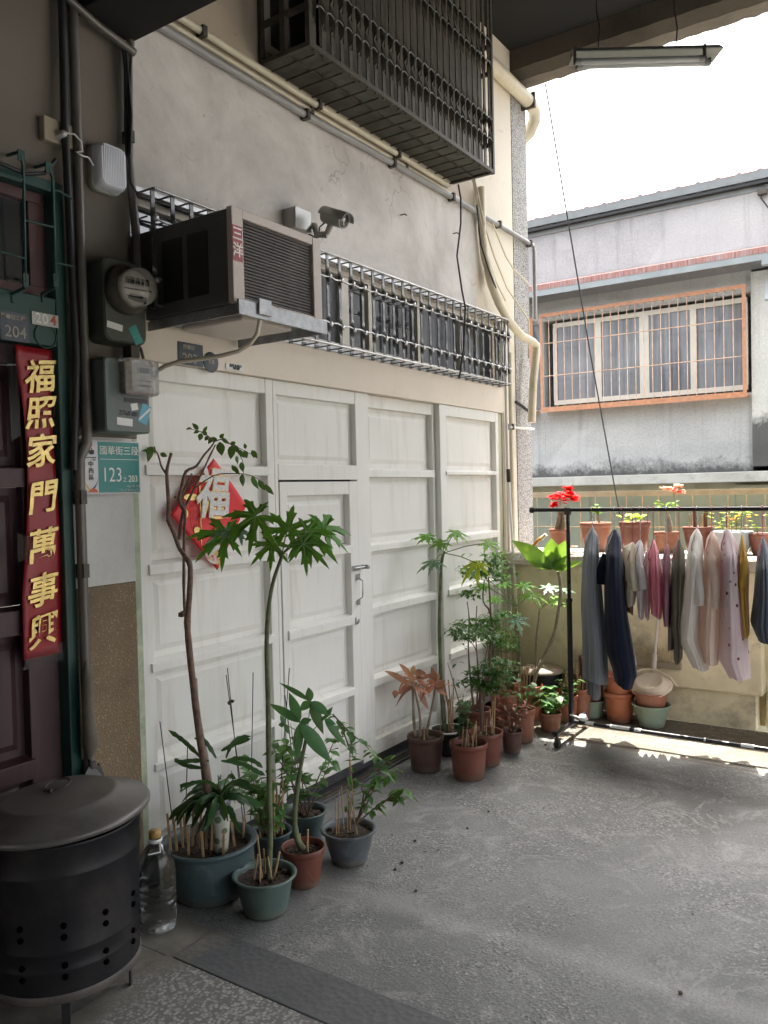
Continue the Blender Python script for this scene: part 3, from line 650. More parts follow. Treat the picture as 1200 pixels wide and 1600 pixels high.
orange_grille(-6.5, -4.43, 2.61, 3.86, 19, 'narrow visible strip of orange grille beside the pebbled column')
t = thing('wall_cable', (-1.66, YB-.1, 3), 'thin dark cable hanging down the right end of the grey building', 'cable')
b = MB(); b.tube([(-1.60,YB-.06,4.98),(-1.62,YB-.05,4.9),(-1.53,YB-.05,4.75),(-1.50,YB-.05,4.55),(-1.50,YB-.05,4.38)], .008, 6); b.build('cable', m_cable, t)
b = MB(); b.obox((-1.60,YB-.06,4.96), (.05,0,0), (0,.04,0), (0,0,.03)); b.build('bracket', m_darkiron, t)

# railing and sheet fence just beyond the planting shelf
YF = 6.9
t = thing('yard_fence', (-1, YF, 0), 'low grey-green sheet fence with thin wires behind the flowerpots', 'fence')
b = MB(); k = 0; x = -3.4
while x < .9:
    b.box((x, YF+.10+.015*(k % 2), .2), (x+.298, YF+.12+.015*(k % 2), 1.53)); x += .30; k += 1
b.build('sheet_panel', M('grey_green_sheet', (.20,.235,.20), .6, var=.15, dirt=(.12,.12,.09), dirtamt=.4), t)
b = MB(); b.box((-3.4, YF+.02, 1.50), (-.66, YF+.06, 1.545)); b.build('rail', M('tan_rail', (.36,.29,.19), .6, var=.2), t)
b = MB(); b.box((-.72, YF+.0, .3), (-.665, YF+.058, 1.499)); b.build('post', M('tan_post', (.5,.38,.22), .6, var=.2), t)
for i in range(18):
    x = -2.95+i*.135; q = MB(); q.tube([(x, YF-.01, .6), (x, YF-.01, 1.50)], .004, 5); q.build('wire', m_cane, t)
q = MB(); q.tube([(-3.2, YF-.02, 1.24), (-.7, YF-.02, 1.24)], .004, 5); q.build('wire', m_cane, t)

# ------------------------------------------------------------------ parapet with planting shelf
par = thing('parapet_wall', (-1.7, 5.6, 0), 'yellowed cement parapet wall with a rough planting shelf on top', 'wall')
b = MB(); b.box((WX+.006, 5.575, .235), (-.885, 5.763, 1.03)); b.build('upper_face', m_parapet, par, .012)
b = MB(); b.box((WX+.006, 5.615, 0), (-.93, 5.762, .232)); b.build('plinth', m_parapet, par, .008)
b = MB(); b.box((WX+.006, 5.764, 0), (-.9, 5.95, 1.028)); b.box((-.883, 5.70, 0), (4.2, 5.95, 1.028)); b.build('rear_wall', m_parapet, par)
b = MB(); n = 60; vs = []; fs = []; xa, xb = WX+.006, 4.2
for i in range(n+1):
    x = xa+(xb-xa)*i/n; j = lambda s: .008*math.sin(i*2.3*s+s)+.005*math.sin(i*5.1*s)
    vs += [(x, 5.50+j(1), 1.034), (x, 5.49+j(1.3), 1.06+j(2)*.5), (x, 5.50+j(.7), 1.105+j(.5)*.4), (x, 5.52+j(1.1), 1.12), (x, 5.93, 1.125), (x, 5.99, 1.12), (x, 5.99, 1.034)]
for i in range(n):
    for k in range(7): fs.append((i*7+k, i*7+(k+1) % 7, (i+1)*7+(k+1) % 7, (i+1)*7+k))
fs.append(tuple(reversed(range(7)))); fs.append(tuple(n*7+k for k in range(7)))
b.add(vs, fs); b.build('coping', m_coping, par)

# ------------------------------------------------------------------ grilles on the house
gt = thing('window_grille', (WX+.05, 3.8, 2.34), 'steel grille of twisted bars in front of the long window above the white door', 'window grille')
d = .10; y0, y1 = 2.19, 5.43; zb_, zt_ = 2.335, 2.80
b = MB(); b.box((WX+.013, 2.19, 2.336), (WX+.018, 5.47, 2.362)); b.box((WX+.001, 2.19, 2.815), (WX+.006, 5.47, 2.835)); b.build('mounting_strip', m_steel, gt)
nb = 33
def flatbar(mb, y, xc, za, zb, nodes, wd=.013, th=.0028, twist=1):
    """flat bar twisted a quarter turn at each node"""
    zs = []; z = za
    N = 26; rings = []
    for i in range(N+1):
        z = za+(zb-za)*i/N
        a = 0
        for q in nodes:
            dd = abs(z-q)
            if dd < .05: a = math.pi/2*(1-dd/.05)
        cx, cy2 = math.cos(a), math.sin(a)
        # at a=0 bar lies in the plane of the grille (width along y)
        ux, uy = Vector((math.sin(a), math.cos(a), 0)), Vector((math.cos(a), -math.sin(a), 0))
        c = Vector((xc, y, z)); rings.append([c+ux*wd+uy*th, c-ux*wd+uy*th, c-ux*wd-uy*th, c+ux*wd-uy*th])
    vs = [p for r in rings for p in r]; fs = [(0,1,2,3), (N*4+3, N*4+2, N*4+1, N*4)]
    for i in range(N):
        for k in range(4): fs.append((i*4+k, (i+1)*4+k, (i+1)*4+(k+1) % 4, i*4+(k+1) % 4))
    mb.add(vs, fs)
xr = WX+d
for i in range(nb):
    y = y0+(y1-y0)*i/(nb-1)
    q = MB(); flatbar(q, y, xr, zb_+.006, zt_-.001, (2.445, 2.685), .0095)
    q.box((WX+.019, y-.003, zb_), (xr+.008, y+.003, zb_+.006)); q.box((WX+.007, y-.003, zt_+.0), (xr+.008, y+.003, zt_+.006))
    q.box((WX+.0185, y-.014, 2.33), (WX+.022, y+.014, 2.352))
    q.build('bar', m_barsteel, gt)
for zc in (2.445, 2.685):
    q = MB(); pts = []
    for i in range(nb-1):
        ya = y0+(y1-y0)*i/(nb-1); yb = y0+(y1-y0)*(i+1)/(nb-1)
        for k in range(4):
            t_ = k/4; pts.append((xr+.016, ya+(yb-ya)*t_, zc-.010*math.sin(math.pi*t_)*(1 if zc > 2.5 else -1)))
    pts.append((xr+.016, y1, zc))
    q.tube(pts, .0045, 5)
    for i in range(nb):
        ya = y0+(y1-y0)*i/(nb-1); q.lathe([(0,.006),(.008,.006),(.015,.001),(.015,-.004),(0,-.004)], (xr+.018, ya, zc), 10, (1,0,0))
    q.build('rail', m_steel, gt)
for yy, xx in ((5.445, xr-.035), (5.445, xr-.08)):
    q = MB(); flatbar(q, yy, xx, zb_+.012, zt_-.004, (2.445, 2.685), .011); q.build('bar', m_barsteel, gt)
q = MB(); q.tube([(xr+.016, y1, 2.80), (WX+.01, 5.46, 2.80)], .006, 6); q.tube([(xr+.01, y0, 2.802), (xr+.01, y1, 2.802)], .006, 6); q.tube([(xr+.01, y0, 2.345), (xr+.01, y1+.01, 2.345)], .006, 6); q.build('frame', m_steel, gt)

gc = thing('window_cage', (WX+.15, 3.88, 3.62), 'large dark projecting bar cage around the upper window, lined with sheets', 'window grille')
y0, y1, za, zb, xr = 2.95, 4.81, 3.625, 4.87, WX+.30
q = MB()
for z in (za, zb): q.box((xr-.012, y0, z-.012), (xr+.012, y1, z+.012))
for y in (y0, y1): q.box((xr-.013, y-.013, za-.0125), (xr+.013, y+.013, zb+.0125)); q.box((WX+.002, y-.011, za-.011), (xr-.0135, y+.011, za+.011)); q.box((WX+.002, y-.012, za+.0115), (WX+.026, y+.012, zb))
q.box((WX+.14, y0-.018, za+.0115), (WX+.172, y0+.018, zb))
q.box((WX+.15, y0+.013, za-.010), (WX+.172, y1-.013, za+.002))
q.build('frame', m_darkiron, gc, .002)
for z in (3.80, 3.96, 4.25, 4.42): 
    q = MB(); q.box((WX+.027, y0-.010, z-.012), (xr-.0135, y0+.010, z+.012)); q.build('side_rail', m_darkiron, gc)
    q = MB(); q.box((WX+.027, y1-.010, z-.012), (xr-.0135, y1+.010, z+.012)); q.build('side_rail', m_darkiron, gc)
nb2 = 26
for i in range(nb2):
    y = y0+.03+(y1-y0-.06)*i/(nb2-1)
    q = MB(); flatbar(q, y, xr+.002, za+.013, zb-.013, (3.80, 3.93, 4.28, 4.42), .014, .003); q.box((xr-.004, y-.008, za-.018), (xr+.006, y+.008, za+.014)); q.build('bar', m_darkiron, gc)
for zc in (3.80, 3.93, 4.28, 4.42):
    q = MB(); pts = []
    for i in range(nb2-1):
        ya = y0+.03+(y1-y0-.06)*i/(nb2-1); yb = y0+.03+(y1-y0-.06)*(i+1)/(nb2-1)
        for k in range(4): pts.append((xr+.02, ya+(yb-ya)*k/4, zc+.018*math.sin(math.pi*k/4)))
    pts.append((xr+.02, y1-.03, zc)); q.tube(pts, .0035, 5)
    for i in range(nb2):
        ya = y0+.03+(y1-y0-.06)*i/(nb2-1); q.lathe([(0,.005),(.005,.005),(.009,0),(0,-.004)], (xr+.024, ya, zc), 8, (1,0,0))
    q.build('rail', m_barsteel, gc)
m_sheet = M('grimy_floor_sheet', (.085,.085,.068), .7, var=.35, scale=5, dirt=(.22,.22,.17), dirtamt=.35)
for i in range(18):
    y = y0+.06+i*(y1-y0-.09)/17
    q = MB(); q.tube([(WX+.004, y, za-.016), (xr-.013, y, za-.016)], .005, 5); q.build('floor_bar', m_darkiron, gc)
q = MB(); q.box((WX+.003, y0+.014, za+.0035), (xr-.0145, y1-.014, za+.008)); q.build('floor_sheet', m_sheet, gc)
q = MB(); y = 3.62; m_ins = M('dusty_screen', (.115,.10,.082), .7, var=.3, scale=3, dirt=(.2,.18,.15), dirtamt=.4)
q.box((xr-.06, 3.10, za+.03), (xr-.055, 4.79, zb-.02)); q.build('inner_screen', m_ins, gc)

# ------------------------------------------------------------------ air conditioner
ac = thing('air_conditioner', (WX+.25, 2.47, 2.27), 'boxy window air conditioner with slatted brown front on a metal shelf above the door', 'air conditioner')
ax0, ax1, ay0, ay1, az0, az1 = WX-.08, WX+.50, 2.215, 2.735, 2.305, 2.655
q = MB(); q.box((ax0, ay0, az0), (ax1-.028, ay1, az1)); cas = q.build('casing', m_ac_dark, ac, .004)
for yv in range(2):
    q = MB(); q.box((ax0+.20+yv*.14, ay0-.003, az0+.05), (ax0+.31+yv*.14, ay0+.0005, az1-.06)); q.build('side_vent', m_black, cas)
q = MB()
q.box((ax1-.0275, ay0-.004, az0), (ax1, ay0+.055, az1+.004)); q.box((ax1-.0275, ay1-.05, az0), (ax1, ay1+.004, az1+.004))
q.box((ax1-.0275, ay0+.0555, az1-.03), (ax1-.001, ay1-.0505, az1+.004)); q.box((ax1-.0275, ay0+.0555, az0), (ax1-.001, ay1-.0505, az0+.025))
q.build('front_frame', m_ac_light, ac, .003)
m_slat = M('brown_slats', (.055,.048,.043), .5, .2, var=.25, scale=20, dirt=(.2,.18,.16), dirtamt=.35)
q = MB(); q.box((ax1-.0268, ay0+.0556, az0+.0255), (ax1-.018, ay1-.0506, az1-.0305)); n = 24
for i in range(n):
    z = az0+.032+(az1-az0-.068)*i/(n-1); q.box((ax1-.0178, ay0+.057, z-.0042), (ax1-.012, ay1-.052, z+.0042))
q.build('grille', m_slat, ac, .002)
q = MB(); q.box((ax1+.0005, ay0-.003, az0+.155), (ax1+.0015, ay0+.048, az0+.285)); st = q.build('sticker', m_redpaper, ac)
text('lettering', '三', .055, (ax1+.0018, ay0+.022, az0+.252), (0,1,0), (0,0,1), m_white_txt, st, off=.001)
text('lettering', '洋', .055, (ax1+.0018, ay0+.022, az0+.192), (0,1,0), (0,0,1), m_white_txt, st, off=.001)
q = MB(); q.box((WX+.02, ay0+.01, az0-.008), (ax1+.01, ay1-.01, az0-.001)); q.box((ax1+.0105, ay0-.0, az0-.045), (ax1+.02, ay1+.01, az0+.012)); q.box((WX+.02, ay0+.0, az0-.045), (ax1+.010, ay0+.009, az0-.009)); q.box((WX+.02, ay1-.009, az0-.045), (ax1+.010, ay1, az0-.009))
q.box((ax1+.0205, ay0+.10, az0-.03), (ax1+.03, ay0+.17, az0+.03))
q.build('shelf', m_ac_shelf, ac, .002)
q = MB(); q.box((WX+.08, ay0+.12, az0-.035), (ax1-.08, ay1-.10, az0-.0085)); q.build('drip_tray', m_ac_light, ac, .01)
t = thing('drain_hose', (WX+.3, 2.3, 2.1), 'grey-beige hose curving from the air conditioner down to the electric meter', 'hose')
pts = [(406,500,.50),(402,522,.49),(390,538,.46),(372,549,.42),(345,556,.36),(312,561,.28),(280,565,.22),(258,572,.17),(242,582,.13),(234,594,.11)]
q = MB(); q.tube([onp(a, b_, 0, WX+c) for a, b_, c in pts], .0085, 8); q.build('hose', m_pvc, t)

# ------------------------------------------------------------------ camera, boxes, lamp
sm = thing('security_camera', (WX, 3.4, 2.9), 'silver bullet security camera on a curved arm above the air conditioner', 'security camera')
def ap(px, py, d): return onp(px, py, 0, WX+d)
A0, A1 = ap(507, 336, .16), ap(541, 346, .30)
ax = (A1-A0).normalized()
q = MB(); q.lathe([(0,0),(.026,.001),(.036,.006),(.038,.02),(.038,.14),(.034,.142),(.030,.135)], A0, 28, ax); q.build('body', m_meter_silver := M('silver_shell', (.42,.41,.38), .35, .4, var=.06, bump=.01), sm)
L_ = A1-A0; upv = Vector((0,0,1)); sd = ax.cross(upv).normalized(); up2 = sd.cross(ax)
q = MB()
vs = []; fs = []
for k in range(9):
    a = math.pi*(k/8)
    off = sd*math.cos(a)*.043+up2*(math.sin(a)*.043)
    vs += [A0+off-ax*.005, A0+off+ax*(.165)]
for k in range(8): fs.append((k*2, k*2+1, k*2+3, k*2+2))
q.add(vs, fs, True); so_ = q.build('hood', m_meter_silver, sm); sd_m = so_.modifiers.new('solid', 'SOLIDIFY'); sd_m.thickness = .003
q = MB(); q.lathe([(0,.004),(.028,.004),(.0335,0),(.0335,-.004)], A0+ax*.139, 24, ax); q.build('lens', m_pane, sm)
q = MB(); J = A0+ax*.05-up2*.075; q.tube([A0+ax*.06-up2*.03, J, J+Vector((-.02,-.005,-.01))], [.016,.014,.016], 12); K = ap(478, 358, 0.0)
q.tube([J+Vector((0,0,-.01)), J+Vector((-.05,-.02,-.005)), (K+J)/2+Vector((0,-.01,.022)), K+Vector((.03,0,.01)), K], [.017,.016,.016,.018,.02], 12)
q.lathe([(0,.012),(.03,.010),(.036,.0)], K, 24, (1,0,0)); q.build('arm', m_meter_silver, sm)
q = MB(); q.tube([A0-up2*.03+ax*.02, A0-up2*.06-ax*.01, A0-up2*.11, J+Vector((-.05,-.02,-.02)), K+Vector((.02,.0,-.03))], .004, 6); q.build('cord', m_cable, sm)
t = thing('junction_box', (WX, 3.12, 2.92), 'small silver electrical box mounted left of the security camera', 'electrical box')
ya, za_ = wy(441, 337); yb, zb2 = wy(474, 368)
q = MB(); q.box((WX+.001, 3.085, 2.885), (WX+.075, 3.205, 2.985)); q.build('box', m_meter_silver, t, .004)
q = MB(); q.box((WX+.0755, 3.083, 2.883), (WX+.083, 3.207, 2.987)); q.build('cover', m_meter_silver, t, .003)

t = thing('wall_lamp', (WX, 2.04, 2.76), 'white ribbed bulkhead lamp, unlit, on the pier above the meters', 'lamp')
def rrect(yc, zc, hw, hh, r, n=6):
    out = []
    for cx, cz, a0 in ((yc+hw-r, zc+hh-r, 0), (yc-hw+r, zc+hh-r, 90), (yc-hw+r, zc-hh+r, 180), (yc+hw-r, zc-hh+r, 270)):
        for k in range(n+1):
            a = R_(a0+90*k/n); out.append((cx+r*math.cos(a), cz+r*math.sin(a)))
    return out
q = MB(); lc = (2.035, 2.845)
def loft(mb, rings, smooth=True, cap=True):
    n = len(rings[0]); vs = [p for r in rings for p in r]; fs = []
    for i in range(len(rings)-1):
        for k in range(n): fs.append((i*n+k, i*n+(k+1) % n, (i+1)*n+(k+1) % n, (i+1)*n+k))
    mb.add(vs, fs, smooth)
    if cap: mb.add(rings[-1], [tuple(range(n))]); mb.add(rings[0], [tuple(reversed(range(n)))])
rg = [[(WX+x, y, z) for y, z in rrect(lc[0], lc[1], .066*s, .088*s, .03*s)] for x, s in ((.0,1.0),(.022,1.02),(.024,.97))]
loft(q, rg); q.build('housing', M('lamp_housing', (.36,.38,.31), .5), t)
q = MB(); rg = [[(WX+x, y, z) for y, z in rrect(lc[0], lc[1], .063*s, .085*s, .03*s)] for x, s in ((.024,1.0),(.055,.98),(.070,.90),(.072,.86))]
loft(q, rg)
for k in range(13):
    y = lc[0]-.045+.09*k/12; q.tube([(WX+.071, y, lc[1]-.068), (WX+.074, y, lc[1]+.068)], .0028, 5)
q.build('diffuser', M('frosted_glass', (.80,.82,.88), .2, var=.03, bump=0, spec=.7), t)
t = thing('switch_plate', (WX, 1.84, 2.87), 'beige blank wall plate with a small round socket beside the lamp', 'wall plate')
q = MB(); q.box((WX-.001, 1.772, 2.87), (WX+.03, 1.905, 2.955)); q.build('plate', M('plate_beige', (.36,.31,.23), .6, dirt=(.15,.12,.09)), t, .004)
q = MB(); q.lathe([(0,.03),(.012,.03),(.014,.01),(.02,.004),(.02,0)], (WX+.03, 1.832, 2.902), 16, (1,0,0)); q.build('socket', m_meter_silver, t)
q = MB(); q.tube([(WX+.055,1.835,2.905),(WX+.065,1.87,2.91),(WX+.07,1.895,2.89),(WX+.06,1.905,2.862),(WX+.05,1.885,2.855),(WX+.06,1.90,2.845),(WX+.055,1.935,2.85),(WX+.04,1.965,2.835)], .0035, 6); q.build('cord', m_white, t)

# ------------------------------------------------------------------ electric meters
def sticker(parent, x, yc, zc, hw, hh, mat, rot=0, name='sticker'):
    q = MB(); c, s_ = math.cos(rot), math.sin(rot)
    q.obox((x+.0006, yc, zc), (.0006,0,0), (0,hw*c,hw*s_), (0,-hh*s_,hh*c)); return q.build(name, mat, parent)
m_tealst = M('teal_sticker', (.05,.30,.27), .4, var=.3, scale=60); m_bluest = M('blue_sticker', (.10,.38,.52), .4, var=.1)
mt1 = thing('electric_meter', (WX, 2.02, 2.15), 'upper electric meter with round glass dome on a dark box', 'electric meter')
ma, mbx = wy(160, 415, .10)[0], wy(226, 415, .10)[0]
q = MB(); rg = [[(x, y, z) for y, z in rrect((ma+mbx)/2, 2.335, (mbx-ma)/2, .155, .035)] for x in (WX+.002, WX+.095, WX+.102)]
rg[2] = [(WX+.102, y, z) for y, z in rrect((ma+mbx)/2, 2.335, (mbx-ma)/2-.007, .148, .03)]
loft(q, rg, False); q.build('box', m_meter, mt1)
dc = onp(204, 452, 0, WX+.14)
q = MB(); q.lathe([(.088,-.038),(.092,-.03),(.09,.0),(.074,.012),(.072,.016)], dc, 40, (1,0,0)); q.lathe([(.088,-.038),(.0,-.038)], dc, 40, (1,0,0)); q.build('ring', m_darkiron, mt1)
q = MB(); q.lathe([(.071,.012),(.071,.05),(.066,.072),(.05,.086),(.025,.093),(0,.095)], dc, 40, (1,0,0)); q.build('glass_dome', m_dome, mt1)
q = MB(); q.lathe([(.062,0),(.062,.03),(0,.03)], dc, 32, (1,0,0)); q.build('dial', M('dial_grey', (.66,.62,.55), .5, var=.2, scale=40), mt1)
q = MB()
for k in range(5): q.obox(dc+Vector((.0315, -.03+.015*k, .018)), (.001,0,0), (0,.0055,0), (0,0,.009))
q.obox(dc+Vector((.0315,0,-.006)), (.001,0,0), (0,.045,0), (0,0,.0015)); q.obox(dc+Vector((.0315,0,-.03)), (.001,0,0), (0,.03,0), (0,0,.006)); q.build('counter', m_black, mt1)
sticker(mt1, WX+.102, ma+.045, 2.235, .035, .012, m_white, -.12); sticker(mt1, WX+.102, mbx-.055, 2.215, .02, .035, m_tealst, .5)
q = MB(); q.box((WX+.03, mbx-.06, 2.135), (WX+.08, mbx-.02, 2.179)); q.build('cable_gland', m_darkiron, mt1)

mt2 = thing('electric_meter', (WX, 2.02, 1.84), 'lower electric meter with a square clear cover and stickers', 'electric meter')
ma, mbx = wy(164, 620, .11)[0], wy(234, 620, .11)[0]; zt = wy(200, 562, .11)[1]; zb3 = wy(200, 676, .11)[1]
q = MB(); rg = [[(x, y, z) for y, z in rrect((ma+mbx)/2, (zt+zb3)/2, (mbx-ma)/2-e, (zt-zb3)/2-e, .014)] for x, e in ((WX+.002,0),(WX+.105,0),(WX+.11,.005))]
loft(q, rg, False); q.build('box', M('grey_green_meter_paint', (.11,.14,.125), .4, var=.12, scale=8, dirt=(.07,.07,.065), dirtamt=.4), mt2)
q = MB(); cyc = ma+(mbx-ma)*.66; czc = zt-.068
q.box((WX+.111, cyc-.062, czc-.062), (WX+.135, cyc+.06, czc+.058)); q.build('register', M('register_plate', (.34,.30,.27), .5, var=.35, scale=45), mt2, .004)
q = MB(); q.obox((WX+.137, cyc+.02, czc+.028), (.001,0,0), (0,.028,0), (0,0,.010)); q.obox((WX+.137, cyc+.02, czc-.012), (.001,0,0), (0,.03,0), (0,0,.002)); q.obox((WX+.137, cyc+.02, czc-.03), (.001,0,0), (0,.025,0), (0,0,.004)); q.build('counter', m_black, mt2)
q = MB(); rg = [[(x, y, z) for y, z in rrect(cyc, czc, .074-e, .070-e, .016)] for x, e in ((WX+.1112,0),(WX+.165,.003),(WX+.172,.012))]
loft(q, rg, True); q.build('clear_cover', m_dome, mt2, 0)
q = MB(); q.box((WX+.1105, cyc-.05, czc-.092), (WX+.113, cyc+.055, czc-.076)); q.build('slot', m_black, mt2)
sticker(mt2, WX+.11, ma+.085, zb3+.04, .036, .014, m_white, -.05); sticker(mt2, WX+.11, cyc-.005, czc-.108, .016, .013, m_white, .2); sticker(mt2, WX+.11, mbx-.028, zb3+.075, .022, .038, m_bluest, -.35); sticker(mt2, WX+.111, mbx-.028, zb3+.075, .004, .036, m_white, -.9)
text('lettering', '2768-00', .026, (WX+.1112, ma+.10, zb3+.072), (0,1,-.05), (0,.1,1), m_cable, mt2, shear=.2)
q = MB(); q.tube([ap(213, 534, .06), ap(220, 545, .07), ap(224, 560, .06)], .006, 8); tag(q.build('meter_cable', m_darkiron), 'short dark cable linking the two electric meters', 'cable')
t = thing('backing_board', (WX, 2.05, 2.09), 'dark wooden board with lamp-black stain behind the lower meter', 'board')
q = MB(); q.box((WX+.001, 1.89, 2.03), (WX+.02, 2.17, 2.13)); q.build('board', M('old_board', (.11,.07,.05), .8, var=.3), t)

# ------------------------------------------------------------------ signs, papers and number plates
YV, ZV = (0,1,0), (0,0,1)
t = thing('street_number_sign', (WX, 2.02, 1.61), 'teal and white street number plate reading 123 under the meters', 'sign')
sx0 = WX+.02; sy0, sy1, sz0, sz1 = 1.886, 2.153, 1.611, 1.814
m_signteal = M('sign_teal', (.02,.23,.215), .35, var=.06, bump=.0); m_signwhite = M('sign_white', (.60,.60,.62), .35, var=.04, bump=0)
q = MB(); rg = [[(x, y, z) for y, z in rrect((sy0+sy1)/2, (sz0+sz1)/2, (sy1-sy0)/2, (sz1-sz0)/2, .008)] for x in (sx0-.003, sx0)]; loft(q, rg, False); q.build('plate', m_signwhite, t)
ys_ = sy0+.073
q = MB(); q.box((sx0, ys_, sz0+.005), (sx0+.001, sy1-.004, sz1-.005)); q.build('teal_field', m_signteal, t)
def stx(body, size, y, z, mat, off=0, sx=1, al='CENTER', par_=None, x=None): return text('lettering', body, size, (x or sx0+.0018, y, z), YV, ZV, mat, par_ or t, off=off, sx=sx, align=al)
stx('國華街三段', .036, (ys_+sy1)/2-.001, sz1-.040, m_white_txt, sx=1.02)
q = MB(); q.box((sx0+.001, ys_+.008, sz1-.072), (sx0+.0018, sy1-.010, sz1-.0705)); q.build('line', m_white_txt, t)
stx('123', .078, ys_+.060, sz0+.070, m_white_txt, off=-.0003, sx=.82)
stx('之', .022, ys_+.119, sz0+.053, m_white_txt)
stx('203', .036, sy1-.036, sz0+.056, m_white_txt, off=.0002, sx=.85)
stx('No. 123-203', .012, sy1-.036, sz0+.028, m_signwhite); stx('Sec. 3, Guohua St.', .012, sy1-.053, sz0+.013, m_signwhite)
stx('中', .024, sy0+.040, sz1-.092, m_darkiron); stx('西', .024, sy0+.040, sz1-.117, m_darkiron); stx('區', .024, sy0+.040, sz1-.142, m_darkiron)
stx('臺南', .018, sy0+.038, sz1-.047, m_cable, off=.0006); stx('West Central', .009, sy0+.037, sz1-.066, m_darkiron); stx('Dist.', .007, sy0+.055, sz1-.075, m_darkiron)
m_logo = M('logo_red', (.55,.10,.05), .5, bump=0)
for a in range(5):
    an = a*1.257+.5; c = Vector((sx0+.0005, sy0+.038+.008*math.cos(an), sz1-.026+.008*math.sin(an)))
    q = MB(); q.obox(c, (.0006,0,0), (0,.005*math.cos(an),.005*math.sin(an)), (0,-.0022*math.sin(an),.0022*math.cos(an))); q.build('logo_petal', m_logo, t)
def swoosh(p0, p1, p2, w_, mat):
    L, Rr = [], []
    for k in range(11):
        u = k/10; y = (1-u)**2*p0[0]+2*u*(1-u)*p1[0]+u*u*p2[0]; z = (1-u)**2*p0[1]+2*u*(1-u)*p1[1]+u*u*p2[1]; wd = w_*(.15+u)
        L.append((sx0+.0002, sy0+y, sz0+z)); Rr.append((sx0+.0002, sy0+y, sz0+max(.006, z-wd)))
    q = MB()
    q.add([Vector(p)+Vector((.0008,0,0)) for p in L+Rr], [(k, 11+k, 12+k, k+1) for k in range(10)]); q.build('swoosh', mat, t)
swoosh((.005,.075), (.012,.03), (.045,.014), .016, M('logo_yellow', (.55,.42,.12), .5, bump=0))
swoosh((.071,.062), (.062,.028), (.030,.014), .014, M('logo_navy', (.03,.04,.09), .5, bump=0))
q = MB(); q.add([(sx0+.0014,sy0+.022,sz0+.006),(sx0+.0014,sy0+.070,sz0+.006),(sx0+.0014,sy0+.060,sz0+.018),(sx0+.0014,sy0+.042,sz0+.022)], [(0,1,2,3)]); q.build('swoosh', m_logo, t)

# red couplet ----------------------------------------------------------
t = thing('couplet_banner', (WX, 1.72, 1.03), 'long red paper couplet with seven gold brush characters on the maroon door', 'banner')
xb = WX-.022; N = 40
q = MB(); vs = []; fs = []
zt, zb4 = 2.135, 1.032; K = 8
for i in range(N+1):
    u = i/N; z = zt+(zb4-zt)*u
    ya = 1.652+.045*math.sin(min(1,u*1.3)*math.pi*.5)*(u<.75)-(.0 if u<.75 else -.045*(1-(u-.75)*3.4)) ; ya = 1.652+ (.045*math.sin(math.pi*min(u/.8,1)) if u<1 else 0)*.9
    ybb = 1.806-.006*math.sin(math.pi*u*2)
    for k in range(K+1):
        s_ = k/K; vs.append((xb+.004+.006*math.sin(u*9+s_*3)*(.4+abs(s_-.5))+(.012 if (i < 2 and k < 2) else 0), ya+(ybb-ya)*s_, z))
for i in range(N):
    for k in range(K): a = i*(K+1)+k; fs.append((a, a+K+1, a+K+2, a+1))
q.add(vs, fs, True); bo = q.build('paper', m_redpaper, t); s2 = bo.modifiers.new('solid', 'SOLIDIFY'); s2.thickness = .001; s2.offset = -1
for ch, px, py in (('福',62,592),('照',63,648),('家',64,708),('門',66,780),('萬',66,855),('事',66,925),('興',67,988)):
    y, z = wy(px, py, -.01); text('lettering', ch, .122, (xb+.0165, y-.004, z), (0,1,.14), (0,-.05,1), m_gold, t, ext=.0008, off=.0022, shear=.14, wob=.0032)
m_tape = mat_clear('clear_tape', (.8,.8,.8), .15, 1.4, .5)
for tv in ([(xb+.016,1.66,1.055),(xb+.014,1.64,1.0),(xb+.014,1.805,1.01),(xb+.016,1.80,1.075)], [(xb+.012,1.625,2.13),(xb+.012,1.665,2.13),(xb+.014,1.665,1.82),(xb+.014,1.63,1.80)], [(xb+.014,1.64,1.48),(xb+.014,1.70,1.47),(xb+.014,1.71,1.39),(xb+.014,1.635,1.38)]):
    q = MB(); q.add(tv, [(3,2,1,0)]); q.build('tape', m_tape, t)

# diamond "fu" ---------------------------------------------------------
t = thing('fortune_diamond', (WX+.02, 2.55, 1.27), 'bright red diamond paper with large white character on the white door', 'poster')
xd = WX+.012; cyd, czd = 2.556, 1.520
top, lft, bot, rgt = (2.561,1.757), (2.306,1.520), (2.561,1.266), (2.762,1.545)
q = MB(); n = 14; vs = []; fs = []
for i in range(n+1):
    for j in range(n+1):
        u, v = i/n, j/n
        y = (1-u)*(1-v)*top[0]+u*(1-v)*rgt[0]+u*v*bot[0]+(1-u)*v*lft[0]; z = (1-u)*(1-v)*top[1]+u*(1-v)*rgt[1]+u*v*bot[1]+(1-u)*v*lft[1]
        curl = .010*max(0, (1-u)*v-.45)+.006*max(0, u*v-.6)
        vs.append((xd+.003+curl*.6+.003*math.sin(u*4+v*5), y, z))
for i in range(n):
    for j in range(n): a = i*(n+1)+j; fs.append((a, a+1, a+n+2, a+n+1))
q.add(vs, [tuple(reversed(f)) for f in fs], True); fo2 = q.build('paper', m_redpaper2, t); s2 = fo2.modifiers.new('solid', 'SOLIDIFY'); s2.thickness = .0012; s2.offset = 0
xt = xd+.010
m_silverp = M('glitter_white', (.70,.68,.66), .4, var=.25, scale=120, bump=.1, bscale=200)
text('lettering', '福', .235, (xt+.0005, 2.548, 1.590), (0,1,-.06), (0,.10,1), m_gold, t, ext=.0005, off=.0072, sx=.86, wob=.002)
text('lettering', '福', .235, (xt+.0030, 2.549, 1.591), (0,1,-.06), (0,.10,1), m_silverp, t, ext=.0008, off=.0048, sx=.86, wob=.002)
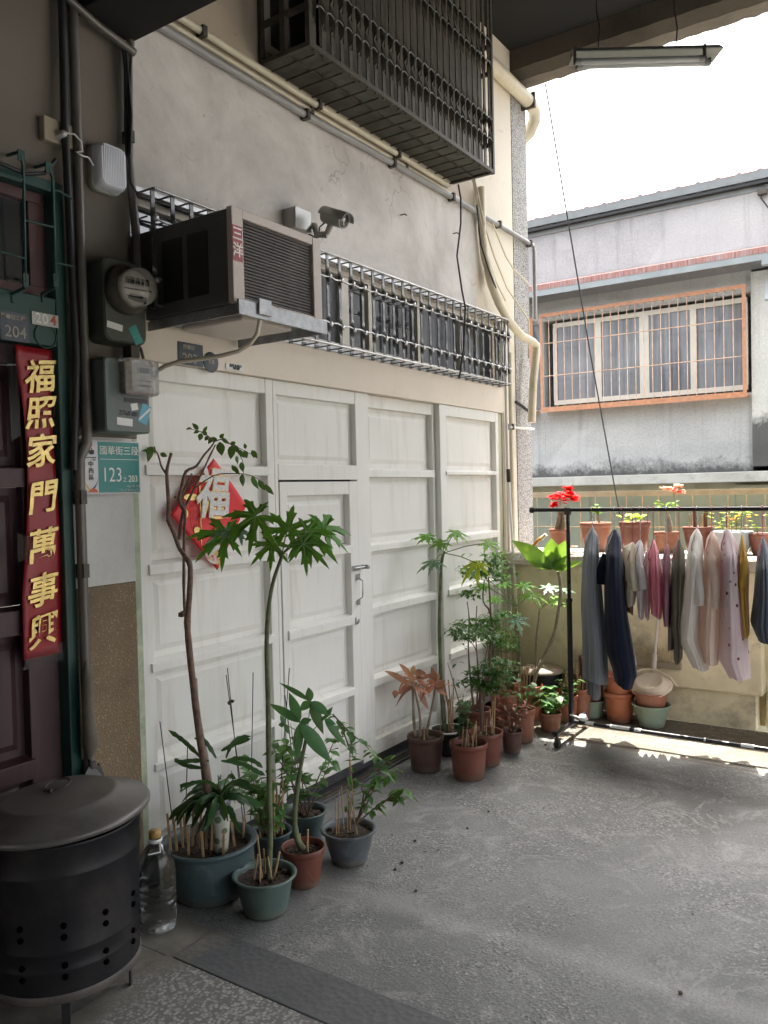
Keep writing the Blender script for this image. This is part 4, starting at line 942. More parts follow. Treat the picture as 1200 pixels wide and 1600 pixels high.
def disc(mb, y, z, r, x, sy=1.0, sz=1.0, n=24):
    mb.poly([(x, y+r*sy*math.cos(2*math.pi*k/n), z+r*sz*math.sin(2*math.pi*k/n)) for k in range(n)], .0007, (1,0,0))
q = MB(); q.box((xt-.004, 2.468, 1.385), (xt-.001, 2.472, 1.645)); disc(q, 2.42, 1.59, .028, xt-.003, 1.5, .5)
q.build('gold_line', m_gold, t)
q = MB(); disc(q, 2.565, 1.706, .013, xt-.003, 1, .8); disc(q, 2.448, 1.448, .018, xt-.003, 1, .8); disc(q, 2.385, 1.52, .012, xt-.003, 1.3, 1.6); q.build('ingot', m_gold, t)
m_conf = newmat('confetti_print')[0]; _n, _l = m_conf.node_tree.nodes, m_conf.node_tree.links
_g = _n.new('ShaderNodeNewGeometry'); _v = _n.new('ShaderNodeTexVoronoi'); _v.inputs['Scale'].default_value = 75; _l.new(_g.outputs['Position'], _v.inputs['Vector'])
_s = _n.new('ShaderNodeSeparateXYZ'); _l.new(_v.outputs['Color'], _s.inputs[0]); _r = _n.new('ShaderNodeValToRGB'); _r.color_ramp.interpolation = 'CONSTANT'
_e = _r.color_ramp.elements; _e[0].color = (.65,.60,.5,1); _e[1].position = .45; _e[1].color = (.6,.05,.06,1)
for p_, c_ in ((.6,(.65,.42,.12,1)),(.75,(.62,.30,.32,1)),(.88,(.7,.66,.6,1))):
    e_ = _e.new(p_); e_.color = c_
_l.new(_s.outputs[0], _r.inputs[0]); _l.new(_r.outputs[0], _n['Principled BSDF'].inputs['Base Color'])
q = MB(); disc(q, 2.555, 1.354, .066, xt-.002, 1.02, .92, 36); q.build('round_print', m_conf, t)
q = MB(); disc(q, 2.578, 1.432, .036, xt-.0008, 1.05, .85); q.build('brown_print', M('brown_weave', (.20,.11,.03), .5, var=.6, scale=90), t)
q = MB(); q.poly([(xt-.0005, a, b_) for a, b_ in ((2.535,1.437),(2.545,1.432),(2.56,1.410),(2.585,1.398),(2.61,1.402),(2.618,1.385),(2.60,1.372),(2.57,1.375),(2.545,1.395))], .0008, (1,0,0)); q.build('pale_print', M('peach_print', (.65,.36,.16), .5), t)
q = MB(); q.poly([(xt-.0004, a, b_) for a, b_ in ((2.54,1.395),(2.56,1.378),(2.59,1.368),(2.61,1.352),(2.612,1.335),(2.60,1.330),(2.59,1.345),(2.57,1.352),(2.55,1.362))], .0008, (1,0,0)); q.build('white_print', m_silverp, t)
text('lettering', '永', .026, (xt+.0, 2.568, 1.296), YV, ZV, m_gold, t)
m_lat = M('pale_red_print', (.55,.09,.08), .5)
q = MB()
for i in range(4):
    for j in range(6):
        y, z = 2.415+i*.014, 1.455+j*.030
        q.box((xt-.0045, y, z), (xt-.0025, y+.010, z+.0016)); q.box((xt-.0045, y+.004, z+.004), (xt-.0025, y+.0055, z+.022))
q.build('lattice_print', m_lat, t)

# little plates --------------------------------------------------------
m_numplate = M('blue_grey_number_plate', (.07,.085,.105), .45, .3, var=.3, scale=20, dirt=(.16,.15,.13), dirtamt=.4)
m_num = M('plate_numeral', (.36,.34,.28), .5, bump=0)
def plate(name, label, pxs, d_, mat, lines_, cat='number plate', round_=False):
    ys = [wy(a, b_, d_) for a, b_ in pxs]; ya, yb = min(p[0] for p in ys), max(p[0] for p in ys); za, zb = min(p[1] for p in ys), max(p[1] for p in ys)
    t = thing(name, (WX+d_, (ya+yb)/2, za), label, cat)
    q = MB()
    if round_: q.lathe([(0,.004),((yb-ya)/2-.004,.004),((yb-ya)/2,.002),((yb-ya)/2,0)], (WX+d_, (ya+yb)/2, (za+zb)/2), 24, (1,0,0))
    else: q.box((WX+d_, ya, za), (WX+d_+.004, yb, zb))
    q.build('plate', mat, t, 0 if round_ else .001)
    for body, sz_, fy, fz, mm in lines_:
        text('lettering', body, sz_, (WX+d_+.0052, ya+(yb-ya)*fy, za+(zb-za)*fz), YV, ZV, mm, t, off=.0005)
    return t
plate('number_plate', 'dark blue plate reading 203 on the cream lintel', [(278,533),(316,541),(315,574),(278,568)], .0125, m_numplate, [('203', .058, .45, .28, m_num), ('國華街', .022, .42, .78, m_num)])
plate('round_plate', 'small round dark metal disc beside the 203 plate', [(317,556),(341,576)], .0125, m_numplate, [('台電', .018, .5, .5, m_num)], 'plate', True)
plate('small_plate', 'narrow white plate with tiny writing on the cream lintel', [(352,567),(379,581)], .0125, m_white, [('自來水用戶', .016, .55, .68, m_cable), ('102-203', .013, .58, .30, m_cable)], 'plate')
plate('number_plate', 'dark blue plate reading 204 above the maroon door', [(0,484),(43,492),(43,533),(0,530)], .005, m_numplate, [('204', .055, .52, .30, m_num), ('國華街三段', .018, .45, .80, m_num)])
t = plate('number_plate', 'small silver plate with loose digits 204 above the red couplet', [(49,486),(90,494),(90,512),(49,506)], .005, m_meter_silver, [('2', .05, .22, .5, m_white_txt), ('0', .05, .48, .5, m_white_txt), ('4', .05, .80, .5, m_logo)])
q = MB(); yo, zo = wy(71, 525, .005)
q.lathe([(.045,0),(.045,.003),(.040,.003),(.040,0)], (WX+.0045, yo, zo), 28, (1,0,0)); tag(q.build('embossed_plate', m_teal), 'teal oval embossed ring below the silver 204 digits', 'plate')

# green bars before the fanlight at the far left ------------------------
t = thing('fanlight_grille', (WX+.06, 1.7, 2.3), 'teal iron bars in front of the fanlight above the maroon door', 'window grille')
xg = WX+.085
def bars_px(pts, r): 
    q = MB(); q.tube([onp(a, b_, 0, xg) for a, b_ in pts], r, 6); return q
for pts in ([(33,243),(36,262),(37,300),(39,400),(40,440)], [(76,262),(82,278),(84,340),(86,410),(87,440)]):
    q = bars_px(pts, .005); a, b_ = onp(*pts[0], 0, xg), onp(*pts[-1], 0, xg)
    q.obox(a, (.003,0,0), (0,.012,0), (0,0,.018)); q.obox(b_+Vector((0,0,.005)), (.003,0,0), (0,.010,0), (0,0,.022)); q.tube([b_-Vector((0,0,.018)), (WX+.005, b_.y, b_.z-.03), (WX+.005, b_.y, b_.z-.06)], .006, 6); q.tube([a+Vector((0,0,.015)), (WX+.005, a.y, a.z+.02)], .006, 6); q.build('bar', m_teal, t)
for pts in ([(0,270),(37,282)], [(39,344),(84,355)], [(0,393),(40,404)], [(84,298),(92,298),(112,310)], [(87,411),(96,412),(116,417)]):
    q = bars_px(pts, .0042); q.build('rail', m_teal, t)

# ------------------------------------------------------------------ pipes and cables on the wall
def pipe(name, label, cat, pts, r, mat, clips=(), group=None):
    t = thing(name, pts[0], label, cat, group)
    P = [Vector(p) for p in pts]
    q = MB(); q.tube(P, r, 12); q.build('pipe' if cat != 'cable' else 'line', mat, t)
    for c in clips:
        q = MB(); c = Vector(c); q.obox(c, (r+.006 if abs(c.x-WX) < .2 else .01, 0, 0), (0,.012,0), (0,0,r+.006)); q.build('clip', m_darkiron, t)
    return t
def wp(px, py, d_=.03): return onp(px, py, 0, WX+d_)
pipe('conduit', 'upper cream conduit running under the projecting window cage', 'pipe', [(WX+.03,2.10,3.60),(WX+.03,3.30,3.575),(WX+.03,4.0,3.575),(WX+.03,4.70,3.570)], .017, m_pvc, [(WX+.03,2.55,3.588),(WX+.03,3.35,3.576),(WX+.03,4.1,3.575)])
pipe('conduit', 'thin middle conduit on the wall between the cream and grey pipes', 'pipe', [(WX+.02,2.10,3.555),(WX+.02,3.0,3.54),(WX+.025,3.25,3.53),(WX+.02,4.65,3.535),(WX+.02,4.88,3.53)], .011, m_pvc, [(WX+.02,3.3,3.532),(WX+.02,4.2,3.534)])
pipe('conduit', 'dark grey conduit running the length of the wall to the outer corner', 'pipe', [(WX+.028,2.05,3.515),(WX+.028,3.22,3.492),(WX+.028,4.0,3.505),(WX+.028,4.75,3.51),(WX+.03,6.06,3.50),(WX+.035,6.075,3.46),(WX+.035,6.075,2.92)], .018, m_greypipe, [(WX+.028,3.25,3.493),(WX+.028,4.05,3.505),(WX+.028,4.76,3.51),(WX+.03,5.45,3.507),(WX+.03,6.0,3.50)])
pipe('drain_pipe', 'fat cream drain pipe under the canopy turning over the pebbled corner', 'pipe', [(WX+.06,4.60,4.62),(WX+.06,5.0,4.60),(WX+.06,5.90,4.58),(WX+.06,6.02,4.575),(WX+.055,6.09,4.55),(WX+.035,6.125,4.49),(WX-.01,6.13,4.42),(WX-.08,6.13,4.37)], .052, m_pvc, [(WX+.06,5.96,4.575)])
pp = [wp(753,292,.05), wp(753,330,.05)]
pipe('drain_pipe', 'grey-capped stub pipe rising behind the cables near the corner', 'pipe', [wp(752,293,.04), wp(753,360,.04), wp(757,400,.04), wp(768,440,.05)], .028, m_pvc)
pipe('drain_pipe', 'cream hose pipe bending down to a white elbow past the corner column', 'pipe', [wp(762,420,.06), wp(768,445,.07), wp(780,475,.08), wp(795,502,.09), wp(815,525,.10), wp(832,534,.11), wp(838,540,.11), wp(838,552,.11), wp(833,600,.11), wp(831,660,.10)], .030, m_pvc)
for i, (pts, col, lab) in enumerate((
    ([(738,277),(743,300),(752,350),(762,400),(775,440),(790,470)], m_pvc, 'pale cable falling from the cage along the stub pipe'),
    ([(741,277),(748,310),(757,352),(772,400),(792,450),(826,500),(826,560)], m_pvc, 'pale cable slanting down across the pebbled column'),
    ([(770,350),(790,400),(802,420),(825,443)], m_pvc, 'thin pale cable crossing the corner column diagonally'),
    ([(716,288),(720,310),(720,350),(714,400),(722,455),(727,480),(725,540),(718,590)], m_cable, 'black cable hanging from the cage past the lower grille'),
    ([(745,320),(751,380),(763,420),(775,450)], m_cable, 'black cable curving beside the stub pipe'))):
    q = MB(); q.tube([wp(a, b_, .05+.012*i+(.09 if (col is m_cable and i == 3 and b_ > 440) else 0)) for a, b_ in pts], .0065 if col is m_pvc else .006, 8); tag(q.build('cable', col), lab, 'cable')
pipe('conduit', 'tan vertical pipe beside the door, nearest the pebbled corner', 'pipe', [(WX+.03,5.60,2.6),(WX+.03,5.60,1.2),(WX+.03,5.62,1.15)], .016, m_pvc, [(WX+.03,5.60,2.05)])
pipe('conduit', 'slim white vertical pipe in the corner by the door jamb', 'pipe', [(WX+.02,5.545,2.8),(WX+.02,5.55,.3)], .011, m_white)
q = MB(); q.tube([(WX+.04,5.56,2.045),(WX+.045,5.98,2.05)], .01, 6); tag(q.build('pipe_strap', m_white), 'white strap across the pebbled column at door-head height', 'strap')
q = MB(); q.tube([wp(806,628,.02), wp(815,634,.03), wp(828,644,.03)], .012, 6); tag(q.build('pipe_strap', m_cable), 'black strap wrapped round the pebbled column', 'strap')
# dark bundle beside the neighbour's door
pipe('conduit', 'dark steel conduit rising up the pier left of the meters', 'pipe', [(WX+.03,1.905,4.0),(WX+.03,1.905,3.2),(WX+.03,1.905,2.2),(WX+.04,1.90,1.86),(WX+.05,1.89,1.80),(WX+.03,1.872,1.74),(WX+.03,1.868,1.60),(WX+.03,1.868,.05)], .019, m_ppe := M('old_conduit', (.15,.135,.12), .4, .3, var=.25, dirt=(.05,.045,.04), dirtamt=.5), [(WX+.03,1.868,1.60),(WX+.03,1.868,1.33),(WX+.03,1.868,.60)])
pipe('conduit', 'black cable conduit left of the steel one beside the teal frame', 'pipe', [(WX+.035,1.862,4.0),(WX+.035,1.855,3.2),(WX+.045,1.845,2.95),(WX+.03,1.862,2.6),(WX+.035,1.868,2.1),(WX+.03,1.845,1.7)], .014, m_cable)
pipe('conduit', 'dull brown conduit between the wall lamp and the air conditioner', 'pipe', [(WX+.03,2.165,3.38),(WX+.03,2.15,3.30),(WX+.03,2.14,2.9),(WX+.03,2.165,2.60),(WX+.03,2.15,2.30)], .017, m_ppe, [(WX+.03,2.14,3.0)])
for i, pts in enumerate(([(192,75),(196,110),(196,200),(202,280),(212,300),(260,322),(330,340)], [(205,70),(203,120),(201,200),(204,285),(215,305),(300,335)], [(197,80),(201,130),(205,180),(203,240)])):
    q = MB(); q.tube([wp(a, b_, .035+.01*i) for a, b_ in pts], .0055, 6); tag(q.build('cable', m_cable), ['slack black cable looping down the wall behind the air conditioner', 'second black cable tied to the brown conduit', 'short black cable end by the cross beam'][i], 'cable')
q = MB(); q.tube([(WX+.05,1.60,3.62),(WX+.05,1.80,3.42),(WX+.05,2.0,3.36),(WX+.05,2.165,3.33)], .016, 8); tag(q.build('cable', m_ppe), 'thick cable sagging under the dark cross beam', 'cable')
q = MB(); q.tube([(WX+.06,1.55,2.72),(WX+.08,1.66,2.70),(WX+.07,1.74,2.73),(WX+.05,1.80,2.80)], .007, 8); tag(q.build('cable', m_cable), 'black cable drooping over the teal fanlight frame', 'cable')
# folded umbrella hanging on the pier
# (umbrella)
t = thing('umbrella', (WX+.05, 1.93, .6), 'folded dusty brown umbrella hanging on the brown pier', 'umbrella')
um = [wp(135,1033,.05), wp(136,1060,.055), wp(138,1120,.06), wp(142,1165,.055), wp(140,1185,.05)]
q = MB(); q.tube(um, [.006,.018,.022,.030,.010], 9); q.build('canopy', M('umbrella_cloth', (.13,.115,.09), .8, var=.3, dirt=(.05,.045,.04), dirtamt=.5), t)
q = MB(); q.tube([um[-1], um[-1]+Vector((0,.005,-.05)), um[-1]+Vector((0,.03,-.06)), um[-1]+Vector((0,.04,-.03))], .006, 8); q.build('handle', m_cable, t)
q = MB(); ed = wp(143,1215,.06); q.poly([ed, ed+Vector((.01,.05,-.02)), ed+Vector((.0,.04,.03)), ed+Vector((-.02,.01,.05)), ed+Vector((.0,-.03,.02))], .004, (1,.1,.2)); tag(q.build('rag', M('grey_rag', (.12,.12,.115), .9)), 'grey rag bunched at the foot of the umbrella', 'rag')

# ------------------------------------------------------------------ hanging fluorescent light and the wires
dl = 4.35
def al(px, py, dd=0): return at(px, py, dl+dd)
t = thing('fluorescent_light', al(1008,95), 'unlit twin-tube fluorescent batten hanging from the canopy', 'ceiling light')
pL, pR = al(893,92), al(1122,86); axv = (pR-pL).normalized(); upz = Vector((0,0,1)); bk = Vector((-.1,1,0)); bk = (bk-axv*bk.dot(axv)).normalized(); upn = axv.cross(bk); upn = upn if upn.z > 0 else -upn
def pt(u, f, h): return pL+(pR-pL)*u+bk*f+upn*h
m_batten = M('batten_enamel', (.27,.28,.26), .45, var=.12, scale=12, dirt=(.2,.17,.12), dirtamt=.5, dscale=12)
q = MB()
prof = [(-.075,.002),(-.02,.045),(.02,.045),(.075,.002),(.072,-.002),(.02,.0),(-.02,.0),(-.072,-.002)]
n = len(prof); vs = [pt(0,f,h) for f, h in prof]+[pt(1,f,h) for f, h in prof]
q.add(vs, [tuple(range(n)), tuple(reversed(range(n, 2*n)))]+[(k, n+k, n+(k+1) % n, (k+1) % n) for k in range(n)]); q.build('reflector', m_batten, t)
m_tube = M('tube_glass', (.45,.46,.45), .2, var=.03, bump=0)
for f, h, ua, ub in ((.035,-.022,.05,.955),(-.085,-.060,.0,.86)):
    q = MB(); q.tube([pt(ua,f,h), pt(ub,f,h)], .0155, 14); tb = q.build('tube', m_tube, t)
    q = MB(); q.tube([pt(ua-.002,f,h), pt(ua+.035,f,h)], .017, 12); q.tube([pt(ub-.035,f,h), pt(ub+.002,f,h)], .017, 12); q.build('end_cap', m_batten, tb)
    for ue in (ua-.004, ub+.004):
        q = MB(); q.obox(pt(ue,f,(h+0)/2), axv*.005, bk*.012, upn*(abs(h)/2+.012)); q.build('holder', m_darkiron, tb)
for px, py, lab in ((935,0,'left hanging wire of the fluorescent light'), (1056,0,'right hanging wire of the fluorescent light')):
    u = (px-893)/229; p = pt(u, 0, .045); q = MB(); q.tube([p, p+Vector((.01,0,.10)), p+Vector((-.005,0,.2)), Vector((p.x+.004,p.y,4.888))], .004, 6); tag(q.build('hanging_wire', m_cable), lab, 'wire')
q = MB(); q.tube([onp(852,131,1,6.08), onp(880,300,1,6.25), onp(921,545,1,6.6), onp(968,803,1,6.88)], .0065, 6); tag(q.build('overhead_wire', M('slack_wire', (.04,.04,.05), .5)), 'thin slack wire slanting across the sky past the grey building', 'wire')
for px, py, lab in ((626,336,'upper bent nail in the plaster wall'), (708,365,'lower bent nail near the black cable')):
    q = MB(); p = wp(px, py, 0); q.tube([p, p+Vector((.03,0,0)), p+Vector((.035,.012,-.006))], .004, 6); tag(q.build('nail', m_darkiron), lab, 'nail')

# ------------------------------------------------------------------ leaves
def leaf(mb, base, dir_, L, W, droop=.3, fold=.25, side=None, n=5, tip=.8):
    d = Vector(dir_).normalized()
    s = Vector(side) if side is not None else d.cross(Vector((0,0,1)))
    if s.length < 1e-3: s = Vector((1,0,0))
    s = (s-d*s.dot(d)).normalized(); u = s.cross(d)
    vs = []
    for i in range(n+1):
        t = i/n; w_ = W*.5*math.sin(math.pi*min(1, max(0, t))**tip)
        c = Vector(base)+d*L*t*(1-.15*droop*t)-Vector((0,0,1))*droop*L*t*t*.5
        vs += [c-s*w_+u*fold*w_, c, c+s*w_+u*fold*w_]
    fs = []
    for i in range(n):
        a = i*3; fs += [(a, a+1, a+4, a+3), (a+1, a+2, a+5, a+4)]
    mb.add(vs, fs, True)
def rleaf(mb, base, L, W, up=.2, az=None, **k):
    az = random.uniform(0, 2*math.pi) if az is None else az
    leaf(mb, base, (math.cos(az), math.sin(az), up), L, W, **k)
def palmate(mb, c, nrm, main, R, lobes=7, droop=.35, deep=.34, teeth=True, veins=None):
    """deeply lobed papaya leaf, joined at its centre"""
    nrm = Vector(nrm).normalized(); m_ = Vector(main); m_ = (m_-nrm*m_.dot(nrm)).normalized(); s = nrm.cross(m_)
    c = Vector(c); spread = math.pi*1.62; tips = []
    pts = []
    for k in range(lobes):
        a0 = -spread/2+spread*k/(lobes-1); Rl = R*(1-.33*abs(k-(lobes-1)/2)/((lobes-1)/2))*random.uniform(.92,1.06)
        h = spread/(lobes-1)/2
        seq = [(-1.0,deep),(-.62,.52),(-.78,.70),(-.36,.66),(-.20,.84),(0,1.0),(.20,.84),(.36,.66),(.78,.70),(.62,.52)] if teeth else [(-1.0,deep),(-.45,.62),(0,1),(.45,.62)]
        for f, r in seq: pts.append((a0+f*h*(.92 if abs(f) > .9 else .76), Rl*r if r != deep else R*deep))
    for k in range(lobes): tips.append(-spread/2+spread*k/(lobes-1))
    pts.append((spread/2+.25, R*.22))
    pts = [(-spread/2-.35, R*.20)]+pts
    vs = [c]
    for a, r in pts:
        u = r/R
        wv = .05*R*math.cos(a*lobes*1.0)*u
        vs.append(c+m_*math.cos(a)*r+s*math.sin(a)*r+nrm*wv-Vector((0,0,1))*droop*R*u*u)
    if veins is not None:
        for a in tips:
            P = []
            for j in range(6):
                r_ = R*(1-.33*abs(a)/(spread/2))*.94*j/5; u = r_/R; P.append(c+m_*math.cos(a)*r_+s*math.sin(a)*r_-Vector((0,0,1))*(droop*R*u*u-.0+0)+Vector((0,0,.004*u)))
            veins.tube(P, [.0016-.00022*j for j in range(6)], 4, False)
    n = len(pts)
    # inner ring so the blade bends
    ins = [c+(v-c)*.5+Vector((0,0,1))*droop*R*.5*.5*.6*((v-c).length/R) for v in vs[1:]]
    allv = vs+ins
    fs = [(0, n+1+i, n+2+i) for i in range(n-1)]+[(n+1+i, 1+i, 2+i, n+2+i) for i in range(n-1)]
    mb.add(allv, fs, True)
def sprig(mb, base, dir_, L, k, lw, ll, droop=.3):
    """pinnate sprig: leaflets in pairs along a short rachis"""
    d = Vector(dir_).normalized(); s = d.cross(Vector((0,0,1))); s = s.normalized() if s.length > .01 else Vector((1,0,0))
    for i in range(k):
        t = (i+1)/k; p = Vector(base)+d*L*t-Vector((0,0,1))*droop*L*t*t*.6
        for sg in (-1, 1):
            leaf(mb, p, d*.5+s*sg+Vector((0,0,random.uniform(-.5,.1))), ll*random.uniform(.8,1.15), lw, .35, .2, n=4)
    leaf(mb, Vector(base)+d*L-Vector((0,0,1))*droop*L*.6, d, ll, lw, .3, .2, n=4)

# ------------------------------------------------------------------ pots
def pot_prof(style, rb, rt, h):
    if style == 'bowl':
        return [(0,.0),(rb*.9,0),(rb,.006),(rb*1.02+.0,h*.12),(rt*.80,h*.55),(rt*.88,h*.90),(rt*.90,h*.93),(rt,h*.945),(rt*1.005,h*.975),(rt*.985,h),(rt*.88,h*.985),(rt*.84,h*.90),(rt*.80,h*.6)]
    if style == 'tub':
        return [(0,0),(rb*.9,0),(rb,.01),(rt*.86,h*.35),(rt*.92,h*.86),(rt*.93,h*.93),(rt,h*.95),(rt*1.0,h*.99),(rt*.97,h),(rt*.88,h*.985),(rt*.86,h*.88),(rt*.8,h*.6)]
    return [(0,0),(rb*.92,0),(rb,.005),(rb+(rt*.94-rb)*.5,h*.45),(rt*.925,h*.83),(rt*.93,h*.84),(rt*.98,h*.85),(rt,h*.97),(rt*.985,h),(rt*.95,h),(rt*.92,h*.97),(rt*.88,h*.8),(rt*.86,h*.6)]
def mk_pot(t, c, rb, rt, h, style, mat, soil=True, inset=.82, name='pot', dz=0):
    c = Vector((c[0], c[1], c[2] if len(c) > 2 else 0))
    q = MB(); q.lathe(pot_prof(style, rb, rt, h), c, 44, wob=.004); q.build(name, mat, t)
    if soil:
        q = MB(); n = 26; vs = [c+Vector((0,0,h*inset+.008))]; fs = []
        for r_ in (.35,.7,.86):
            for k in range(n):
                a = 2*math.pi*k/n; vs.append(c+Vector((rt*r_*math.cos(a), rt*r_*math.sin(a), h*inset+random.uniform(-.004,.008))))
        fs += [(0, 1+k, 1+(k+1) % n) for k in range(n)]
        for r_ in range(2):
            for k in range(n): a = 1+r_*n+k; b_ = 1+r_*n+(k+1) % n; fs.append((a, a+n, b_+n, b_))
        q.add(vs, fs, True)
        for k in range(14):
            a = random.uniform(0, 6.28); r_ = random.uniform(0,.75)*rt; p = c+Vector((r_*math.cos(a), r_*math.sin(a), h*inset+.008)); s_ = random.uniform(.004,.009)
            q.obox(p, (s_,s_*.3,0), (-s_*.3,s_*.8,0), (0,s_*.2,s_*.6))
        q.build('soil', m_soil, t)
def stakes(t, c, rt, h, n, L, mat=None, r=.0032, lean=.12, spread=.7, cx=0, cyy=0):
    for k in range(n):
        a = random.uniform(0, 6.28); rr = rt*spread*math.sqrt(random.random()); p = Vector((c[0]+rr*math.cos(a)+cx, c[1]+rr*math.sin(a)+cyy, (c[2] if len(c) > 2 else 0)+h*.8))
        l_ = L*random.uniform(.6, 1.25); e = p+Vector((random.uniform(-lean,lean)*l_, random.uniform(-lean,lean)*l_, l_))
        q = MB(); q.tube([p, e], r*random.uniform(.8,1.4), 5); q.build('stake', mat or m_cane, t)
def potted(name, label, c, rb, rt, h, style, mat, group='potted plants on the ground', soil=True, inset=.82):
    c = (c[0], c[1], c[2] if len(c) > 2 else .001)
    t = thing(name, c, label, 'potted plant', group); mk_pot(t, c, rb, rt, h, style, mat, soil, inset); return t
def pxs(pts, depth, jit=0, dds=None):
    return [at(a, b_, depth+(dds[i] if dds else 0)) for i, (a, b_) in enumerate(pts)]
def smooth(pts, k=3):
    out = []; P = [Vector(p) for p in pts]
    for i in range(len(P)-1):
        p0 = P[max(i-1,0)]; p1 = P[i]; p2 = P[i+1]; p3 = P[min(i+2,len(P)-1)]
        for j in range(k):
            u = j/k; out.append(.5*((2*p1)+(-p0+p2)*u+(2*p0-5*p1+4*p2-p3)*u*u+(-p0+3*p1-3*p2+p3)*u**3))
    out.append(P[-1]); return out
def stem(t, pts, r0_, r1, mat, name='stem', n=8, knob=.12):
    P = smooth(pts); q = MB(); k = len(P)
    q.tube(P, [(r0_+(r1-r0_)*i/(k-1))*(1+random.uniform(-knob,knob)) for i in range(k)], n); return q.build(name, mat, t)
def viewaxes(p):
    v = (Vector(p)-CAM).normalized(); r = v.cross(Vector((0,0,1))).normalized(); return v, r, r.cross(v)

# --- the big blue-green tub with the two-forked trunk (front left)
cA = (-2.405, 2.275, 0)
t = potted('potted_tree', 'tall bare-trunked shrub with few leaves in the large blue-green tub full of bamboo splints', cA, .135, .192, .222, 'tub', m_tealpot, inset=.80)
dA = depth_of((cA[0], cA[1], .4))
def c6(pts): return [(200+a/3, 640+b_/3) for a, b_ in pts]
trunk = [(334,1300),(322,1215),(312,1150),(303,1080)]+c6([(288,1130),(278,1000),(286,900),(292,740),(268,690),(240,650)])
stem(t, pxs(trunk, dA-.02), .018, .009, m_bark, 'trunk', 10)
stem(t, pxs(c6([(276,1000),(264,900),(262,760),(263,600),(268,480),(255,420)]), dA+.02), .007, .005, m_bark, 'branch')
stem(t, pxs(c6([(240,650),(215,580),(190,520),(190,440),(182,300),(190,250),(203,203)]), dA-.03), .008, .006, m_bark, 'branch')
stem(t, pxs(c6([(196,545),(182,515)]), dA-.02), .006, .004, m_bark, 'branch')
stem(t, pxs(c6([(180,300),(158,270),(148,235),(135,200),(112,180)]), dA-.03), .005, .002, m_bark, 'branch')
stem(t, pxs(c6([(238,610),(250,520),(262,470),(275,440),(310,370),(345,300),(385,215),(410,165)]), dA+.03), .007, .003, m_bark, 'branch')
stem(t, pxs(c6([(262,470),(240,420),(255,350),(272,290),(320,265),(355,215),(390,175),(405,150)]), dA-.01), .008, .003, m_bark, 'branch')
stem(t, pxs(c6([(245,410),(270,360),(300,300)]), dA+.02), .006, .004, m_bark, 'branch')
stem(t, pxs(c6([(405,150),(440,140),(480,160),(540,190),(600,220)]), dA+.0), .003, .001, m_bark, 'branch', 5)
stem(t, pxs(c6([(480,160),(515,200),(540,250),(540,330)]), dA+.02), .0025, .001, m_bark, 'branch', 5)
stem(t, pxs(c6([(400,150),(370,120),(330,100),(285,90)]), dA-.03), .003, .001, m_bark, 'branch', 5)
stem(t, pxs(c6([(300,380),(400,310),(500,300),(580,310),(660,360)]), dA-.02), .003, .001, m_bark, 'branch', 5)
q = MB(); q.obox(at(*c6([(256,958)])[0], dA), (.012,0,0), (0,.012,.003), (0,.0,.008)); q.build('knot', m_bark, t)
q = MB()
def px_leaf(mb, a, b_, a2, b2, wpx, depth, conv=c6, sc3=3, tw=.5, droop=.1, fold=.3, n=5, dd=0):
    p0 = at(*conv([(a, b_)])[0], depth); p1 = at(*conv([(a2, b2)])[0], depth+dd)
    v, r, u = viewaxes(p0); d = (p1-p0); s = d.cross(v).normalized()*math.cos(tw)+v*math.sin(tw)
    leaf(mb, p0, d, d.length, wpx/sc3*depth/FPX, droop, fold, side=s, n=n)
for L_ in ((135,195,60,190,26),(120,175,72,212,28),(118,175,92,245,36),(125,170,128,212,16),(150,205,185,218,24),(100,178,50,205,22),
           (300,88,270,92,18),(330,95,300,60,22),(335,100,305,110,18),(345,110,335,145,26),(350,105,372,75,20),(370,120,345,100,24),(375,125,360,145,20),(400,130,375,160,26),
           (430,150,440,215,42),(440,130,475,160,26),(430,135,450,110,20),(490,165,480,232,38),(500,165,520,205,24),(515,185,548,225,26),(510,215,515,255,22),(530,245,540,292,26),(535,300,540,360,30),
           (545,190,558,228,26),(550,185,545,155,20),(580,190,608,228,26),(580,190,592,228,18),(480,165,505,150,22),(415,150,395,125,20),
           (490,260,525,305,24),(580,310,612,372,30),(610,330,645,378,26),(640,350,685,398,28),(500,290,485,258,16),(215,415,228,405,14)):
    px_leaf(q, *L_, depth=dA+random.uniform(-.04,.05), tw=random.uniform(0,.9))
q.build('foliage', L_rose, t)
def c3(pts): return [(200+a/2.609, 1020+b_/2.609) for a, b_ in pts]
for (a, b_, a2, b2, dd) in ((175,800,160,655,-.06),(200,805,182,655,-.05),(225,795,208,630,.0),(247,812,247,700,-.09),(262,790,268,602,.04),(290,800,278,660,.02),(306,812,300,728,-.11),(320,800,318,682,-.02),(340,800,345,683,-.05),(362,803,358,690,-.04),(388,798,390,725,-.11),(434,782,422,690,-.02),(470,755,475,660,.08),(285,790,300,640,.07),(240,780,225,650,.07),(355,790,372,700,.03)):
    p0 = at(*c3([(a, b_)])[0], dA+dd); p1 = at(*c3([(a2, b2)])[0], dA+dd); p0.z = min(p0.z, .20)
    q = MB(); dv = (p1-p0).normalized(); sd_ = dv.cross(Fv).normalized(); q.obox((p0+p1)/2, sd_*.0045, Fv*.0022, (p1-p0)/2); q.build('stake', m_cane, t)
for (a, b_, a2, b2) in ((183,700,130,280),(235,690,243,370)):
    q = MB(); q.tube(pxs(c3([(a,b_),(a2,b2)]), dA+.08), .0022, 5); q.build('stake', m_wire, t)
